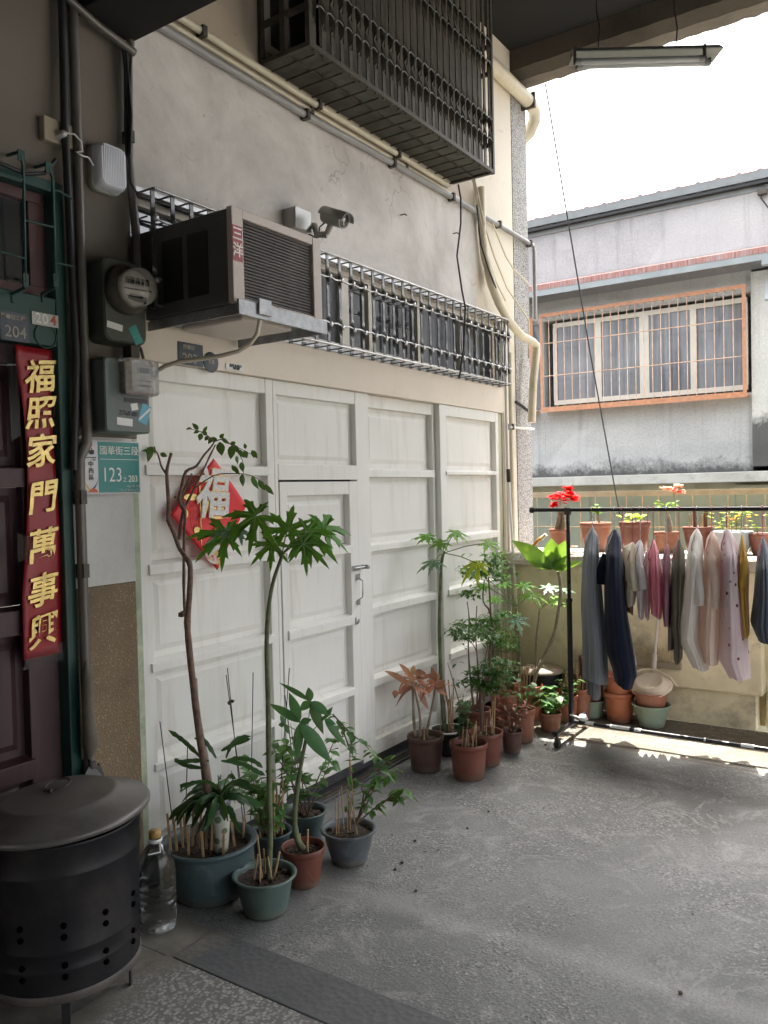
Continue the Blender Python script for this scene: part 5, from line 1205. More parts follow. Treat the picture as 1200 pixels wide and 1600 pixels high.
# inner bamboo pole leaning on the trunk
q = MB(); q.tube(pxs([(340,1300),(322,1180),(308,1110),(305,1060)], dA+.03), .0085, 8); q.build('support_pole', M('weathered_pole', (.27,.24,.21), .6, var=.2, scale=20), t)

# --- vase with trailing cactus standing in the tub
cV = Vector(at(345, 1322, dA-.02)); cV.z = .18
t = thing('potted_plant', cV, 'leafy trailing cactus in a painted porcelain vase standing inside the big tub', 'potted plant', 'potted plants on the ground')
mv, n_, l_, b_ = newmat('painted_porcelain'); g_ = n_.new('ShaderNodeNewGeometry'); vv = n_.new('ShaderNodeTexVoronoi'); vv.inputs['Scale'].default_value = 24; l_.new(g_.outputs['Position'], vv.inputs['Vector'])
r1_ = ramp(n_, l_, vv.outputs['Distance'], .30, .38, (.13,.19,.12,1), (.50,.51,.43,1)); l_.new(r1_.outputs[0], b_.inputs['Base Color']); b_.inputs['Roughness'].default_value = .2
mv2, n_, l_, b_ = newmat('blue_relief_collar'); g_ = n_.new('ShaderNodeNewGeometry'); vv = n_.new('ShaderNodeTexVoronoi'); vv.inputs['Scale'].default_value = 60; l_.new(g_.outputs['Position'], vv.inputs['Vector'])
r1_ = ramp(n_, l_, vv.outputs['Distance'], .2, .5, (.09,.11,.16,1), (.42,.44,.46,1)); l_.new(r1_.outputs[0], b_.inputs['Base Color']); b_.inputs['Roughness'].default_value = .25
bp_ = n_.new('ShaderNodeBump'); bp_.inputs['Strength'].default_value = .6; l_.new(vv.outputs['Distance'], bp_.inputs['Height']); l_.new(bp_.outputs[0], b_.inputs['Normal'])
q = MB(); q.lathe([(0,0),(.027,0),(.031,.02),(.036,.08),(.040,.135),(.038,.15),(.034,.158),(.035,.16)], cV, 28); q.build('vase', mv, t)
q = MB(); q.lathe([(.035,.16),(.040,.17),(.045,.205),(.047,.215),(.043,.217),(.038,.20),(.0,.195)], cV, 28); q.build('collar', mv2, t)
def ribbon(mb, P, W, side=None, sc_=5):
    P = smooth(P, 4); n = len(P); vs = []
    for i, p in enumerate(P):
        tn = (P[min(i+1,n-1)]-P[max(i-1,0)]).normalized(); s_ = Vector(side) if side is not None else tn.cross(Vector((0,0,1)))
        if s_.length < .01: s_ = Vector((1,0,0))
        s_ = (s_-tn*s_.dot(tn)).normalized(); u = i/(n-1); w_ = W*.5*(.35+.65*min(1,u*4))*(1 if u < .85 else max(.08,(1-u)/.15))*(1+.16*math.sin(i*2.6)); nn = tn.cross(s_)
        vs += [p-s_*w_+nn*w_*.25, p, p+s_*w_+nn*w_*.25]
    mb.add(vs, [f for i in range(n-1) for f in ((i*3,i*3+1,i*3+4,i*3+3),(i*3+1,i*3+2,i*3+5,i*3+4))], True)
q = MB(); top = cV+Vector((0,0,.205)); random.seed(11)
for k in range(46):
    a = random.uniform(0, 6.28); el = random.uniform(.15,1.0); L_ = random.uniform(.07,.20); p = top+Vector((random.uniform(-.02,.02), random.uniform(-.02,.02), 0))
    d_ = Vector((math.cos(a)*(1.05-el*.6), math.sin(a)*(1.05-el*.6), el)); d_.normalize()
    Lr = random.uniform(.12,.24); P = [p]; dcur = d_.copy()
    for sg in range(4):
        P.append(P[-1]+dcur*Lr/4); dcur = (dcur+Vector((random.uniform(-.25,.25),random.uniform(-.25,.25),-random.uniform(.25,.75)))).normalized()
    ribbon(q, P, random.uniform(.018,.030), side=Vector((random.uniform(-1,1),random.uniform(-1,1),random.uniform(-.4,.9))))
# the two long sideways arms seen in front of the door
for arm in ([(330,440),(260,440),(210,445),(190,430)], [(360,430),(330,380),(300,350),(270,350)], [(400,430),(420,380),(450,350),(500,340)], [(380,440),(470,455),(520,480),(560,500)], [(300,430),(250,380),(215,350),(165,315)], [(400,440),(450,430),(510,440),(550,470)], [(420,480),(430,560),(435,620)], [(300,520),(250,535),(215,545),(218,570)], [(380,400),(440,370),(500,350)], [(300,470),(240,460),(200,440)]):
    P = pxs(c3(arm), dA-.02+random.uniform(-.04,.04)); ribbon(q, P, .017, side=viewaxes(P[0])[2])
q.build('foliage', L_dark, t)
q = MB(); q.tube([top+Vector((0,0,-.02)), top+Vector((0,0,.05))], .008, 6); q.build('stem', m_greenstem, t)

# --- papaya in the green pot
cB = (-2.126, 2.290, 0)
t = potted('potted_papaya', 'young papaya with broad lobed leaves in a green pot, nearest the camera', cB, .085, .124, .147, 'bowl', m_greenpot)
dB = depth_of((cB[0], cB[1], .6)); dBb = depth_of((cB[0], cB[1], .1))
pts = [at(420,1372,dBb)]+pxs([(422,1300),(421,1250),(419,1096),(417,1030),(417,990),(421,940),(428,905),(438,876),(441,866)], dB)
stem(t, pts, .0115, .006, m_greenstem, 'stem', 10, .08)
crown = at(441, 866, dB)
vn = MB(); q = MB(); pet = MB(); random.seed(5)
for (ex, ey, dd, R_px, mx, my, nz_, dr) in ((352,835,.0,52,-.6,-.2,(.2,-.5,1),.5),(400,806,-.12,54,-.5,.3,(0,-.6,1),.5),(450,828,.08,46,.2,-1,(.1,-.9,.7),.25),(480,832,-.06,48,.6,.5,(.1,-.7,1),.45),(507,828,.05,52,.5,-1,(.8,-.35,.7),.6),(474,850,-.10,40,.8,.7,(.1,-.5,1),.4),(425,850,.1,38,-.6,.5,(.0,-.6,1),.4)):
    c_ = at(ex, ey, dB+dd); v, r, u = viewaxes(c_)
    nn = r*nz_[0]+v*(nz_[1]-.75)+u*nz_[2]*.75; mm = r*mx-u*my
    R__ = R_px*(dB+dd)/FPX
    palmate(q, c_, nn, mm, R__*1.2, 7, dr*.8, deep=.24, veins=vn)
    mid = (crown+c_)/2+u*.012; pet.tube(smooth([crown, mid, c_], 3), .0028, 6)
q.build('foliage', L_papaya, t); pet.build('petiole', m_petiole, t); vn.build('leaf_veins', M('pale_vein', (.22,.33,.12), .5, bump=0), t)
q = MB(); c_ = at(372, 826, dB-.10); v, r, u = viewaxes(c_); palmate(q, c_, r*.3-v*.2+u*1.2, -r, 52*dB/FPX, 7, .7); q.build('foliage', L_papaya_blue, t)
stakes(t, cB, .06, .147, 6, .13, lean=.25)

# --- money tree in terracotta
cC = (-2.135, 2.534, 0)
t = potted('potted_plant', 'money tree with glossy five-finger leaves in a terracotta pot beside the green pot', cC, .063, .090, .157, 'terra', m_terra)
dC = depth_of((cC[0], cC[1], .4))
stem(t, pxs(c3([(715,800),(690,760),(680,700),(683,620),(698,500),(712,420),(728,340)]), dC), .014, .007, m_greenstem, 'stem', 8, .1)
q = MB(); pet = MB()
hubs = ((700,285,[(570,195,40),(655,150,46),(835,445,60),(690,432,44),(750,268,30)]), (745,198,[(612,110,22),(735,135,34),(828,252,40),(798,328,44),(700,235,40)]), (800,270,[(850,290,26),(895,380,30),(835,215,20),(788,262,26)]), (640,290,[(612,292,24),(620,250,20),(655,330,20)]))
top = at(*c3([(728,340)])[0], dC)
for hx, hy_, ls in hubs:
    h_ = at(*c3([(hx, hy_)])[0], dC-.02); pet.tube([top, h_], .002, 5)
    for a, b_, w_ in ls: px_leaf(q, hx, hy_, a, b_, w_, dC-.02, conv=c3, sc3=2.609, tw=random.uniform(-.3,.5), droop=.12, fold=.2, n=7)
q.build('foliage', L_pachira, t); pet.build('petiole', m_petiole, t); stakes(t, cC, .06, .157, 5, .07)

# --- shrubs behind
def shrub(t, c, z0_, n, hgt, spr, leafm, lw, ll, dens=10, stm=None, seed=1, sr_=.004, compound=False, up=.3):
    random.seed(seed); q = MB(); bb = MB(); c = Vector((c[0], c[1], z0_))
    for k in range(n):
        a = random.uniform(0, 6.28); d_ = Vector((math.cos(a)*spr, math.sin(a)*spr, hgt))*random.uniform(.7,1.1)
        p0 = c+Vector((random.uniform(-.02,.02), random.uniform(-.02,.02), 0)); P = [p0, p0+d_*.35+Vector((random.uniform(-.02,.02), random.uniform(-.02,.02), 0)), p0+d_*.7, p0+d_]
        P = smooth(P, 3); bb.tube(P, [sr_*(1-.7*i/(len(P)-1)) for i in range(len(P))], 6)
        for j in range(dens):
            u = random.uniform(.25, 1); i = min(len(P)-1, int(u*(len(P)-1))); b0 = P[i]
            if compound: 
                az = random.uniform(0, 6.28); sprig(q, b0, (math.cos(az), math.sin(az), random.uniform(0,.6)), ll*2, 3, lw, ll)
            else: rleaf(q, b0, ll*random.uniform(.7,1.2), lw*random.uniform(.8,1.2), up=random.uniform(-.3, up+.3), droop=random.uniform(.1,.7))
    bb.build('stem', stm or m_bark, t); q.build('foliage', leafm, t)
cD = (-2.37, 2.60, 0)
t = potted('potted_plant', 'small bushy plant hidden behind the papaya stem in a blue-green pot', cD, .066, .094, .148, 'bowl', m_tealpot)
shrub(t, cD, .12, 8, .36, .13, L_mid, .038, .072, 16, seed=21); stakes(t, cD, .07, .148, 9, .22, lean=.1)
for px0, px1 in (((480,690),(400,90)),((500,680),(510,80)),((470,700),(405,62))):
    q = MB(); q.tube(pxs(c3([px0, px1]), depth_of(cD)+.1), .0022, 5); q.build('stake', m_wire, t)
q = MB(); kp = at(*c3([(418,202)])[0], depth_of(cD)+.09)
for k in range(6): q.obox(kp+Vector((random.uniform(-.01,.01), random.uniform(-.01,.01), random.uniform(-.005,.005))), (.005,.002,0), (0,.004,.003), (0,0,.003))
q.build('wire_knot', m_wire, t)
cE = (-2.395, 2.86, 0)
t = potted('potted_plant', 'leafy shrub in a wide blue-green pot against the wicket door', cE, .076, .106, .142, 'bowl', m_tealpot)
shrub(t, cE, .11, 9, .38, .17, L_mid, .036, .062, 14, seed=33); 
for px0, px1 in (((615,640),(658,62)),((690,600),(640,172))):
    q = MB(); q.tube(pxs(c3([px0, px1]), depth_of(cE)), .0024, 5); q.build('stake', m_wire, t)
cF = (-2.096, 2.795, 0)
t = potted('potted_plant', 'straggly shrub leaning right in a grey pot, right end of the front row', cF, .076, .122, .146, 'bowl', m_greypot)
dF = depth_of((cF[0], cF[1], .3)); q = MB(); random.seed(9)
for br in ([(930,700),(955,620),(985,560),(1010,500)], [(940,690),(1010,630),(1080,590),(1150,590)], [(900,700),(900,560),(905,420),(900,380)], [(930,700),(1000,560),(1030,470),(1080,420)], [(1010,640),(1100,560),(1130,560)], [(940,690),(960,580),(935,520)], [(985,560),(1050,510),(1100,480)], [(905,400),(870,300),(835,250)], [(835,250),(900,320),(960,370),(1010,425)]):
    P = pxs(c3(br), dF+random.uniform(-.03,.05)); stem(t, P, .004, .0015, m_bark, 'branch', 5)
    P = smooth(P, 5)
    for i in range(3, len(P)):
        for k in range(1 if random.random() < .55 else 2):
            rleaf(q, P[i], random.uniform(.035,.062), random.uniform(.020,.034), up=random.uniform(-.6,.3), droop=.4)
q.build('foliage', L_mid, t)
for a, b_, a2, b2 in ((850,740,845,590),(858,735,862,560),(895,735,895,560),(935,740,895,555),(925,700,905,430),(880,720,870,545),(905,720,912,590)):
    q = MB(); q.tube(pxs(c3([(a,b_),(a2,b2)]), dF-.02), .0026, 5); q.build('stake', m_cane, t)

# --- middle group ------------------------------------------------------
random.seed(15)
def c4(pts): return [(500+a/3, 860+b_/3) for a, b_ in pts]
cG = (-2.40, 3.952, 0)
t = potted('potted_plant', 'cordyline with drooping pink-brown leaves in a dull brown pot', cG, .083, .106, .201, 'terra', m_terradark)
dG = depth_of((cG[0], cG[1], .4))
stem(t, pxs(c4([(445,870),(438,760),(435,660),(430,600)]), dG), .009, .006, m_barkpale, 'stem')
stem(t, pxs(c4([(470,870),(468,770),(452,690),(440,640)]), dG-.02), .008, .005, m_barkpale, 'stem')
stem(t, pxs(c4([(500,860),(515,780),(535,680),(540,630)]), dG+.02), .008, .005, m_barkpale, 'stem')
q = MB()
for L_ in ((430,640,290,520,26),(430,600,365,500,22),(430,590,440,520,26),(440,580,500,560,34),(450,590,520,640,34),(430,640,355,660,34),(355,655,350,690,26),(440,650,470,625,30),(450,600,530,565,30),(460,650,515,735,30),(440,620,410,560,26),(540,640,590,590,30),(540,630,520,515,26),(540,640,600,670,26),(530,650,480,655,28),(540,620,560,560,24),(535,640,510,590,26),(530,600,500,570,26),(430,650,395,640,26),(545,650,590,620,20)):
    px_leaf(q, *(L_[:4]+(L_[4]*1.15,)), depth=dG+random.uniform(-.06,.04), conv=c4, tw=random.uniform(-.2,.8), droop=.4, fold=.35, n=7)
for hx, hy_ in ((432,610),(445,640),(540,630)):
    for k in range(7):
        rleaf(q, at(*c4([(hx, hy_)])[0], dG), random.uniform(.10,.17), .03, up=random.uniform(-.2,.8), droop=random.uniform(.5,1.1), fold=.35, n=6)
q.build('foliage', L_pink, t); stakes(t, cG, .07, .201, 4, .08)

cH = (-2.44, 4.277, 0)
t = potted('potted_papaya', 'tall thin papaya rising against the dark door seam from a black pot with white rim', cH, .089, .108, .143, 'bowl', m_black)
q = MB(); q.lathe([(.100,.136),(.1105,.139),(.111,.146),(.104,.149),(.097,.146)], (cH[0], cH[1], 0), 40); q.build('pot_rim', m_white, t)
dH = depth_of((cH[0], cH[1], .8))
stem(t, [at(695,1140,depth_of((cH[0],cH[1],.14)))]+pxs([(690,1080),(687,1000),(687,960),(688,920),(690,880),(694,862)], dH), .014, .008, m_greenstem, 'stem', 8, .1)
stem(t, [at(708,1142,depth_of((cH[0],cH[1],.14)))]+pxs([(700,1100),(692,1060)], dH), .008, .005, m_barkpale, 'stem')
crown = at(694, 864, dH); q = MB(); qb = MB(); pet = MB()
for (ex, ey, dd, Rp, mx, my, nn_, dr, bl) in ((668,838,.0,30,-1,-.1,(0,-.5,1),.3,0),(690,848,-.05,26,-.3,.2,(0,-.7,1),.3,0),(710,832,.0,30,.5,-.3,(.2,-.6,1),.45,0),(678,878,-.08,30,-.7,.5,(0,-.6,1),.5,1),(762,848,-.05,30,.9,.3,(.2,-.6,1),.4,0),(745,880,-.10,34,-.2,.3,(.0,-.7,.9),.7,2)):
    c_ = at(ex, ey, dH+dd); v, r, u = viewaxes(c_); tgt = (q, qb, None)[bl] if bl < 2 else (ybm := MB())
    palmate(tgt, c_, r*nn_[0]+v*nn_[1]+u*nn_[2], r*mx-u*my, Rp*(dH+dd)/FPX, 7, dr); pet.tube([crown, (crown+c_)/2+u*.01, c_], .003, 5)
L_papb = leafmat('papaya_leaf_light', (.16,.36,.05), (.10,.27,.04), .45)
q.build('foliage', L_papb, t); qb.build('foliage', L_papaya_blue, t); ybm.build('foliage', leafmat('pale_yellow_leaf', (.42,.52,.06), (.3,.42,.05), .5), t); pet.build('petiole', m_petiole, t)
stakes(t, cH, .07, .143, 7, .28, m_cane, lean=.1)

def spot(name, label, c, rb, rt, h, style, mat, **k): return potted(name, label, c, rb, rt, h, style, mat, **k)
t = spot('potted_plant', 'dark-leaved small shrub in the foremost terracotta pot of the middle group', (-2.129,3.961,0), .085, .106, .198, 'terra', m_terra)
random.seed(4)
stem(t, [(-2.12,3.95,.16),(-2.16,3.96,.30),(-2.19,3.97,.42),(-2.26,3.98,.62)], .006, .002, m_bark, 'stem', 6); stem(t, [(-2.13,3.97,.16),(-2.15,3.99,.30),(-2.14,4.0,.38)], .006, .003, m_bark, 'stem', 6)
shrub(t, (-2.17,3.98), .20, 7, .24, .07, L_dark, .030, .05, 16, seed=44); stakes(t, (-2.129,3.961), .08, .198, 5, .13, lean=.3)
t = spot('potted_plant', 'ming aralia with layered fine dark leaves in the second terracotta pot', (-2.149,4.213,0), .080, .100, .190, 'terra', m_terra)
dJ = depth_of((-2.149,4.213,.5)); 
def aralia(t, stems, clusters, depth, mat, seed, size=.05, dn=26):
    random.seed(seed); q = MB()
    for s_, r_ in stems: stem(t, pxs(c4(s_), depth+random.uniform(-.02,.04)), r_, r_*.5, m_bark, 'stem', 6, .2)
    for (cx, cy2, sx_, sy2) in clusters:
        for k in range(int(dn*sx_*sy2/3000)+6):
            a = cx+random.gauss(0,.42)*sx_; b_ = cy2+random.gauss(0,.36)*sy2
            p = at(*c4([(a, b_)])[0], depth+random.gauss(0,.05)); az = random.uniform(0,6.28); dd = Vector((math.cos(az), math.sin(az), random.uniform(-.35,.35)))
            for j in range(4):
                rleaf(q, p+dd*.018*j, random.uniform(.03,.05), random.uniform(.014,.022), up=random.uniform(-.6,.3), droop=.4, n=3)
    q.build('foliage', mat, t)
aralia(t, [([(760,850),(758,760),(752,660),(745,600),(750,560)],.006), ([(770,850),(765,700),(790,560),(800,480)],.006), ([(755,850),(745,640),(735,480),(700,420)],.005)],
       [(780,560,110,40),(740,610,80,40),(850,520,70,40),(800,640,90,50),(690,400,80,30),(760,390,70,35),(650,370,45,20),(860,590,60,40)], dJ, leafmat('aralia_leaf', (.075,.17,.05), (.035,.095,.035), .35), 61)
stakes(t, (-2.149,4.213), .08, .19, 5, .2, lean=.1)
t = spot('potted_plant', 'tall many-stemmed aralia reaching the door rail, in the terracotta pot nearest the door', (-2.42,4.607,0), .082, .102, .193, 'terra', m_terra)
dK = depth_of((-2.42,4.607,.8))
aralia(t, [([(720,740),(705,600),(695,450),(700,330),(690,240)],.007), ([(735,740),(740,560),(730,400),(735,260)],.006), ([(745,740),(790,520),(800,330),(795,200),(790,130)],.009), ([(760,740),(810,500),(800,300),(765,240),(770,140)],.008), ([(740,740),(760,600),(790,420)],.006)],
       [(790,60,85,35),(830,30,60,35),(750,110,60,40),(840,110,80,40),(800,330,90,40),(870,300,60,30),(760,360,80,35),(700,350,60,30),(690,200,50,30),(830,400,80,50),(860,440,80,40),(690,95,28,35)], dK, leafmat('fresh_aralia_leaf', (.11,.25,.055), (.06,.16,.04), .42), 62)
t = spot('potted_plant', 'low red-leaved croton in a small dark red pot', (-2.105,4.472,0), .052, .064, .135, 'terra', m_terradark)
shrub(t, (-2.105,4.472), .11, 8, .20, .09, L_croton, .018, .05, 14, seed=45)
t = spot('potted_plant', 'sparse green cutting with sticks in a tall terracotta pot', (-2.142,4.709,0), .063, .084, .212, 'terra', m_terra2)
shrub(t, (-2.142,4.709), .18, 4, .20, .07, L_mid, .025, .05, 10, seed=46); stakes(t, (-2.142,4.709), .07, .212, 4, .2, lean=.1)
t = spot('potted_plant', 'leafy low plant in a small terracotta pot beside the clothes rack post', (-2.075,4.997,0), .059, .074, .125, 'terra', m_terra2)
shrub(t, (-2.075,4.997), .11, 9, .15, .13, leafmat('glossy_leaf', (.10,.20,.07), (.05,.12,.04), .3), .05, .075, 9, seed=47, up=.5)
t = spot('potted_plant', 'cuttings with bamboo splints in a terracotta pot just left of the rack post', (-2.05,5.24,0), .056, .072, .189, 'terra', m_terra2)
shrub(t, (-2.05,5.24), .16, 5, .16, .08, L_mid, .03, .05, 8, seed=48); stakes(t, (-2.05,5.24), .06, .189, 9, .17, lean=.08)
t = spot('potted_plant', 'terracotta pot of upright bamboo splints behind the rack post', (-1.985,5.33,.0), .050, .068, .220, 'terra', m_terra2)
stakes(t, (-1.985,5.33), .06, .22, 9, .16, lean=.06)
shrub(t, (-1.985,5.33), .18, 3, .10, .05, L_mid, .02, .03, 5, seed=49)
# frangipani
cQ = (-2.30, 5.16, 0)
t = spot('potted_plant', 'bare-stemmed frangipani with large bright green leaves at the back corner', cQ, .073, .100, .245, 'terra', m_orangepot)
dQ = depth_of((cQ[0], cQ[1], .8))
stem(t, [at(834,1068,dQ)]+pxs([(840,1045),(848,1030),(865,993),(873,952),(876,918),(872,893)], dQ), .014, .012, m_barkpale, 'stem', 8, .1)
q = MB()
def c8(pts): return [(800+a/10, 780+b_/10) for a, b_ in pts]
for L_ in ((640,1080,-20,580,250),(640,1090,140,775,250),(640,1060,610,570,300),(650,1080,840,600,230),(640,1100,860,850,180),(660,1110,1110,940,120),(680,1110,880,1010,110),(630,1100,450,1000,90),(640,1060,560,760,200)):
    px_leaf(q, *L_, depth=dQ+random.uniform(-.02,.02), conv=c8, sc3=10, tw=random.uniform(-.15,.35), droop=.12, fold=.3, n=8, dd=random.uniform(-.10,.0))
q.build('foliage', L_bright, t); stakes(t, cQ, .07, .245, 6, .16, lean=.12)
# second small papaya
cR = (-2.36, 4.90, 0)
t = spot('potted_papaya', 'small papaya with blue-green leaves between the aralia and the frangipani', cR, .072, .092, .235, 'terra', m_terra2)
dR = depth_of((cR[0], cR[1], .7)); crown = at(808, 948, dR)
stem(t, [at(812,1075,dR)]+pxs([(812,1040),(811,1000),(808,975),(807,950)], dR), .008, .005, m_greenstem, 'stem', 7)
q = MB(); qb = MB(); pet = MB()
for (ex, ey, dd, Rp, mx, my, nn_, dr, bl) in ((818,915,.0,26,.2,-.5,(0,-.7,1),.3,0),(832,928,.03,26,.8,.2,(.2,-.6,1),.5,0),(808,968,-.15,27,.1,.5,(0,-.8,.7),.25,1),(757,915,-.1,26,-.8,.0,(0,-.5,1),.3,0),(748,893,.0,24,-.7,.2,(0,-.4,1),.4,1),(790,912,.0,22,-.4,-.2,(0,-.5,1),.3,0),(775,935,.05,22,-.8,.3,(0,-.6,1),.3,0)):
    c_ = at(ex, ey, dR+dd); v, r, u = viewaxes(c_); palmate((q, qb)[bl], c_, r*nn_[0]+v*nn_[1]+u*nn_[2], r*mx-u*my, Rp*(dR+dd)/FPX, 7, dr); pet.tube([crown, (crown+c_)/2+u*.01, c_], .0028, 5)
q.build('foliage', L_papb, t); qb.build('foliage', L_papaya_blue, t); pet.build('petiole', m_petiole, t); stakes(t, cR, .07, .235, 5, .3, lean=.06)
cS = (-2.12, 5.36, 0)
t = spot('potted_papaya', 'slender papaya leaning beside the frangipani stem, behind the rack post', cS, .05, .07, .21, 'terra', m_orangepot)
dS = depth_of((cS[0], cS[1], .7)); crown = at(843, 952, dS)
stem(t, [at(835,1085,dS)]+pxs([(838,1040),(838,1000),(841,970),(843,952)], dS), .010, .006, m_barkpale, 'stem', 7)
q = MB(); qb = MB(); pet = MB()
for (ex, ey, dd, Rp, mx, my, nn_, dr, bl) in ((856,918,.0,26,.3,-.4,(0,-.6,1),.3,1),(868,938,.0,24,.8,.4,(.1,-.7,.8),.3,0),(878,920,.04,24,1,.1,(0,-.4,1),.4,1),(826,930,.0,24,-.8,0,(0,-.5,1),.4,0)):
    c_ = at(ex, ey, dS+dd); v, r, u = viewaxes(c_); palmate((q, qb)[bl], c_, r*nn_[0]+v*nn_[1]+u*nn_[2], r*mx-u*my, Rp*(dS+dd)/FPX, 7, dr); pet.tube([crown, (crown+c_)/2+u*.01, c_], .0028, 5)
q.build('foliage', L_papb, t); qb.build('foliage', L_papaya_blue, t); pet.build('petiole', m_petiole, t)

# --- spare pots stacked under the washing
def epot(label, c, rb, rt, h, style, mat, group='empty pots stacked by the parapet'):
    t = thing('flower_pot', c, label, 'flower pot', group); mk_pot(t, c, rb, rt, h, style, mat, False); return t
yS = 5.43
epot('grey-green pot at the bottom of the left stack', (-1.955,yS,.001), .075, .102, .125, 'bowl', m_sage)
epot('wide terracotta pot sitting in the grey-green pot, behind the grey trousers', (-1.957,yS,.098), .078, .092, .19, 'terra', m_terra)
epot('narrow terracotta pot on top of the left stack', (-1.975,yS,.18), .045, .06, .24, 'terra', m_terra)
epot('tall orange pot standing on the ground under the navy dress', (-1.755,yS,.001), .081, .103, .200, 'terra', m_orangepot)
epot('second orange pot nested on top of the tall one', (-1.752,yS,.10), .070, .100, .22, 'terra', m_orangepot)
epot('sage green pot with brown stain at the base of the right stack', (-1.535,yS-.02,.001), .080, .126, .150, 'bowl', m_sage)
epot('shallow terracotta tub set in the sage green pot', (-1.538,yS-.02,.125), .085, .110, .105, 'tub', m_terra2)
# beige dustpan basin and its pole, and the broom behind
cB2 = Vector((-1.535, yS-.02, .232))
t = thing('dustpan', cB2, 'beige plastic long-handled dustpan lying on the terracotta tub', 'dustpan')
tl = Matrix.Rotation(R_(38), 3, 'X') @ Matrix.Rotation(R_(-6), 3, 'Y'); q = MB(); n = 40; rings = []
for rr, z in ((.0,.046),(.078,.048),(.086,.052),(.092,.050),(.112,.022),(.128,.004),(.138,.0),(.138,-.006),(.126,-.004),(.09,.040),(0,.042)):
    ring = []
    for k in range(n):
        a = 2*math.pi*k/n; p = tl @ Vector((rr*math.cos(a)*1.02, rr*math.sin(a)*.72, z)); ring.append(cB2+Vector((0,0,.035))+p)
    rings.append(ring)
vs = [p for r_ in rings for p in r_]; q.add(vs, [(i*n+k, i*n+(k+1) % n, (i+1)*n+(k+1) % n, (i+1)*n+k) for i in range(len(rings)-1) for k in range(n)], True); q.build('pan', m_beige, t)
q = MB(); hp = onp(1021,1048,1,yS+.06); ht = onp(1029,955,1,yS+.10)
q.tube([hp, ht], .010, 8); q.tube([hp-Vector((.0,0,.01)), hp+(ht-hp)*.28], .017, 8); q.build('pole', M('pale_pole', (.60,.56,.50), .4, var=.06), t)
q = MB(); q.tube([onp(992,1052,1,yS-.02), onp(1003,1046,1,yS), onp(1022,1046,1,yS+.04), onp(1045,1056,1,yS+.03), onp(1057,1072,1,yS+.05)], .006, 8); q.build('hinge_bar', m_beige, t)
t = thing('broom', (-1.55,5.5,.55), 'upturned straw broom leaning on the yellow parapet behind the dustpan', 'broom')
q = MB(); random.seed(3)
for k in range(70):
    x = -1.72+.34*k/69; q.tube([(x,5.553,.40+random.uniform(-.01,.01)),(x+random.uniform(-.006,.006),5.545,.485+random.uniform(-.015,.02))], .0022, 4)
q.build('bristles', M('straw', (.50,.42,.27), .8, var=.3, scale=40), t)
q = MB(); q.box((-1.725,5.545,.36), (-1.375,5.570,.405)); q.build('head', M('grey_broom_head', (.33,.28,.20), .7), t, .006)
q = MB(); q.tube([(-1.43,5.55,.49),(-1.42,5.55,.86)], .012, 8); q.build('handle', m_greypipe, t)

# --- bin in the corner
t = thing('metal_bin', (-2.30,5.37,0), 'dark metal bin with a round lid coloured pale for the sun on it in the back corner behind the pots', 'bin')
q = MB(); q.lathe([(.13,0),(.15,.02),(.155,.29),(.152,.30)], (-2.30,5.37,.0), 40); q.build('body', m_bin, t)
q = MB(); q.lathe([(.165,.295),(.168,.305),(.15,.322),(.08,.34),(.0,.345)], (-2.30,5.37,.0), 40); q.build('lid', M('sunlit_rusty_lid', (.36,.28,.22), .6, var=.2, dirt=(.15,.11,.09)), t)  # sunlight on the lid is put into its pale base colour
q = MB()
for k in range(14):
    a = -math.pi*.95+k*.16
    for z in (.12,.16,.22): q.lathe([(0,.002),(.007,.002),(.007,0)], (-2.30+.1535*math.cos(a), 5.37+.1535*math.sin(a), z), 10, (math.cos(a), math.sin(a), 0))
q.build('vent_holes', m_black, t)
# reed screen rolled in the corner
t = thing('reed_screen', (-2.50,5.20,0), 'bundle of thin reeds standing upright in the corner by the door', 'screen')
random.seed(8)
q = MB()
for k in range(46):
    x, y = -2.56+random.uniform(0,.10), 5.18+random.uniform(0,.24); q.tube([(x,y,.0),(x+random.uniform(-.01,.01),y+random.uniform(-.01,.01),.62+random.uniform(-.05,.04))], .004, 5)
q.build('reeds', M('reed', (.40,.33,.22), .8, var=.35, scale=40), t)
q = MB(); q.tube([(-2.57,5.17,.45),(-2.45,5.17,.45),(-2.45,5.43,.45)], .003, 5); q.build('tie', m_cable, t)
# pole and pruner
t = thing('extension_pole', (-2.58,5.5,0), 'white extension pole with black grip leaning in the corner', 'pole')
a0, a1, a2 = onp(794,733,0,-2.57), onp(795,753,0,-2.57), onp(801,850,0,-2.56); dv = (a2-a0).normalized()
q = MB(); q.tube([a0, a1], .015, 10); q.build('grip', m_cable, t)
q = MB(); q.tube([a1, a0+dv*((a0.z-.02)/max(.05,-dv.z)) if -dv.z > .3 else a2], .010, 10); q.build('shaft', m_white, t)
t = thing('hand_saw', (-2.3,5.6,1.13), 'pruning saw with an orange and grey handle lying on the end of the shelf', 'saw')
q = MB(); h0, h1 = onp(834,853,1,5.46), onp(852,836,1,5.46); q.tube(smooth([h0, onp(840,845,1,5.45), h1]), [.012]*6+[.010], 8); q.build('handle', M('orange_rubber', (.75,.28,.04), .45), t)
q = MB(); q.tube([onp(846,842,1,5.45), onp(853,835,1,5.45)], .0135, 8); q.build('grip', m_beige, t)
q = MB(); hd = h0-(h1-h0)*.9; q.poly([h0+Vector((-.008,0,.012)), h0+Vector((.01,0,-.012)), h0+Vector((-.16,0,-.11)), h0+Vector((-.17,0,-.095))], .002, (0,-1,0)); q.build('blade', m_steel, t)

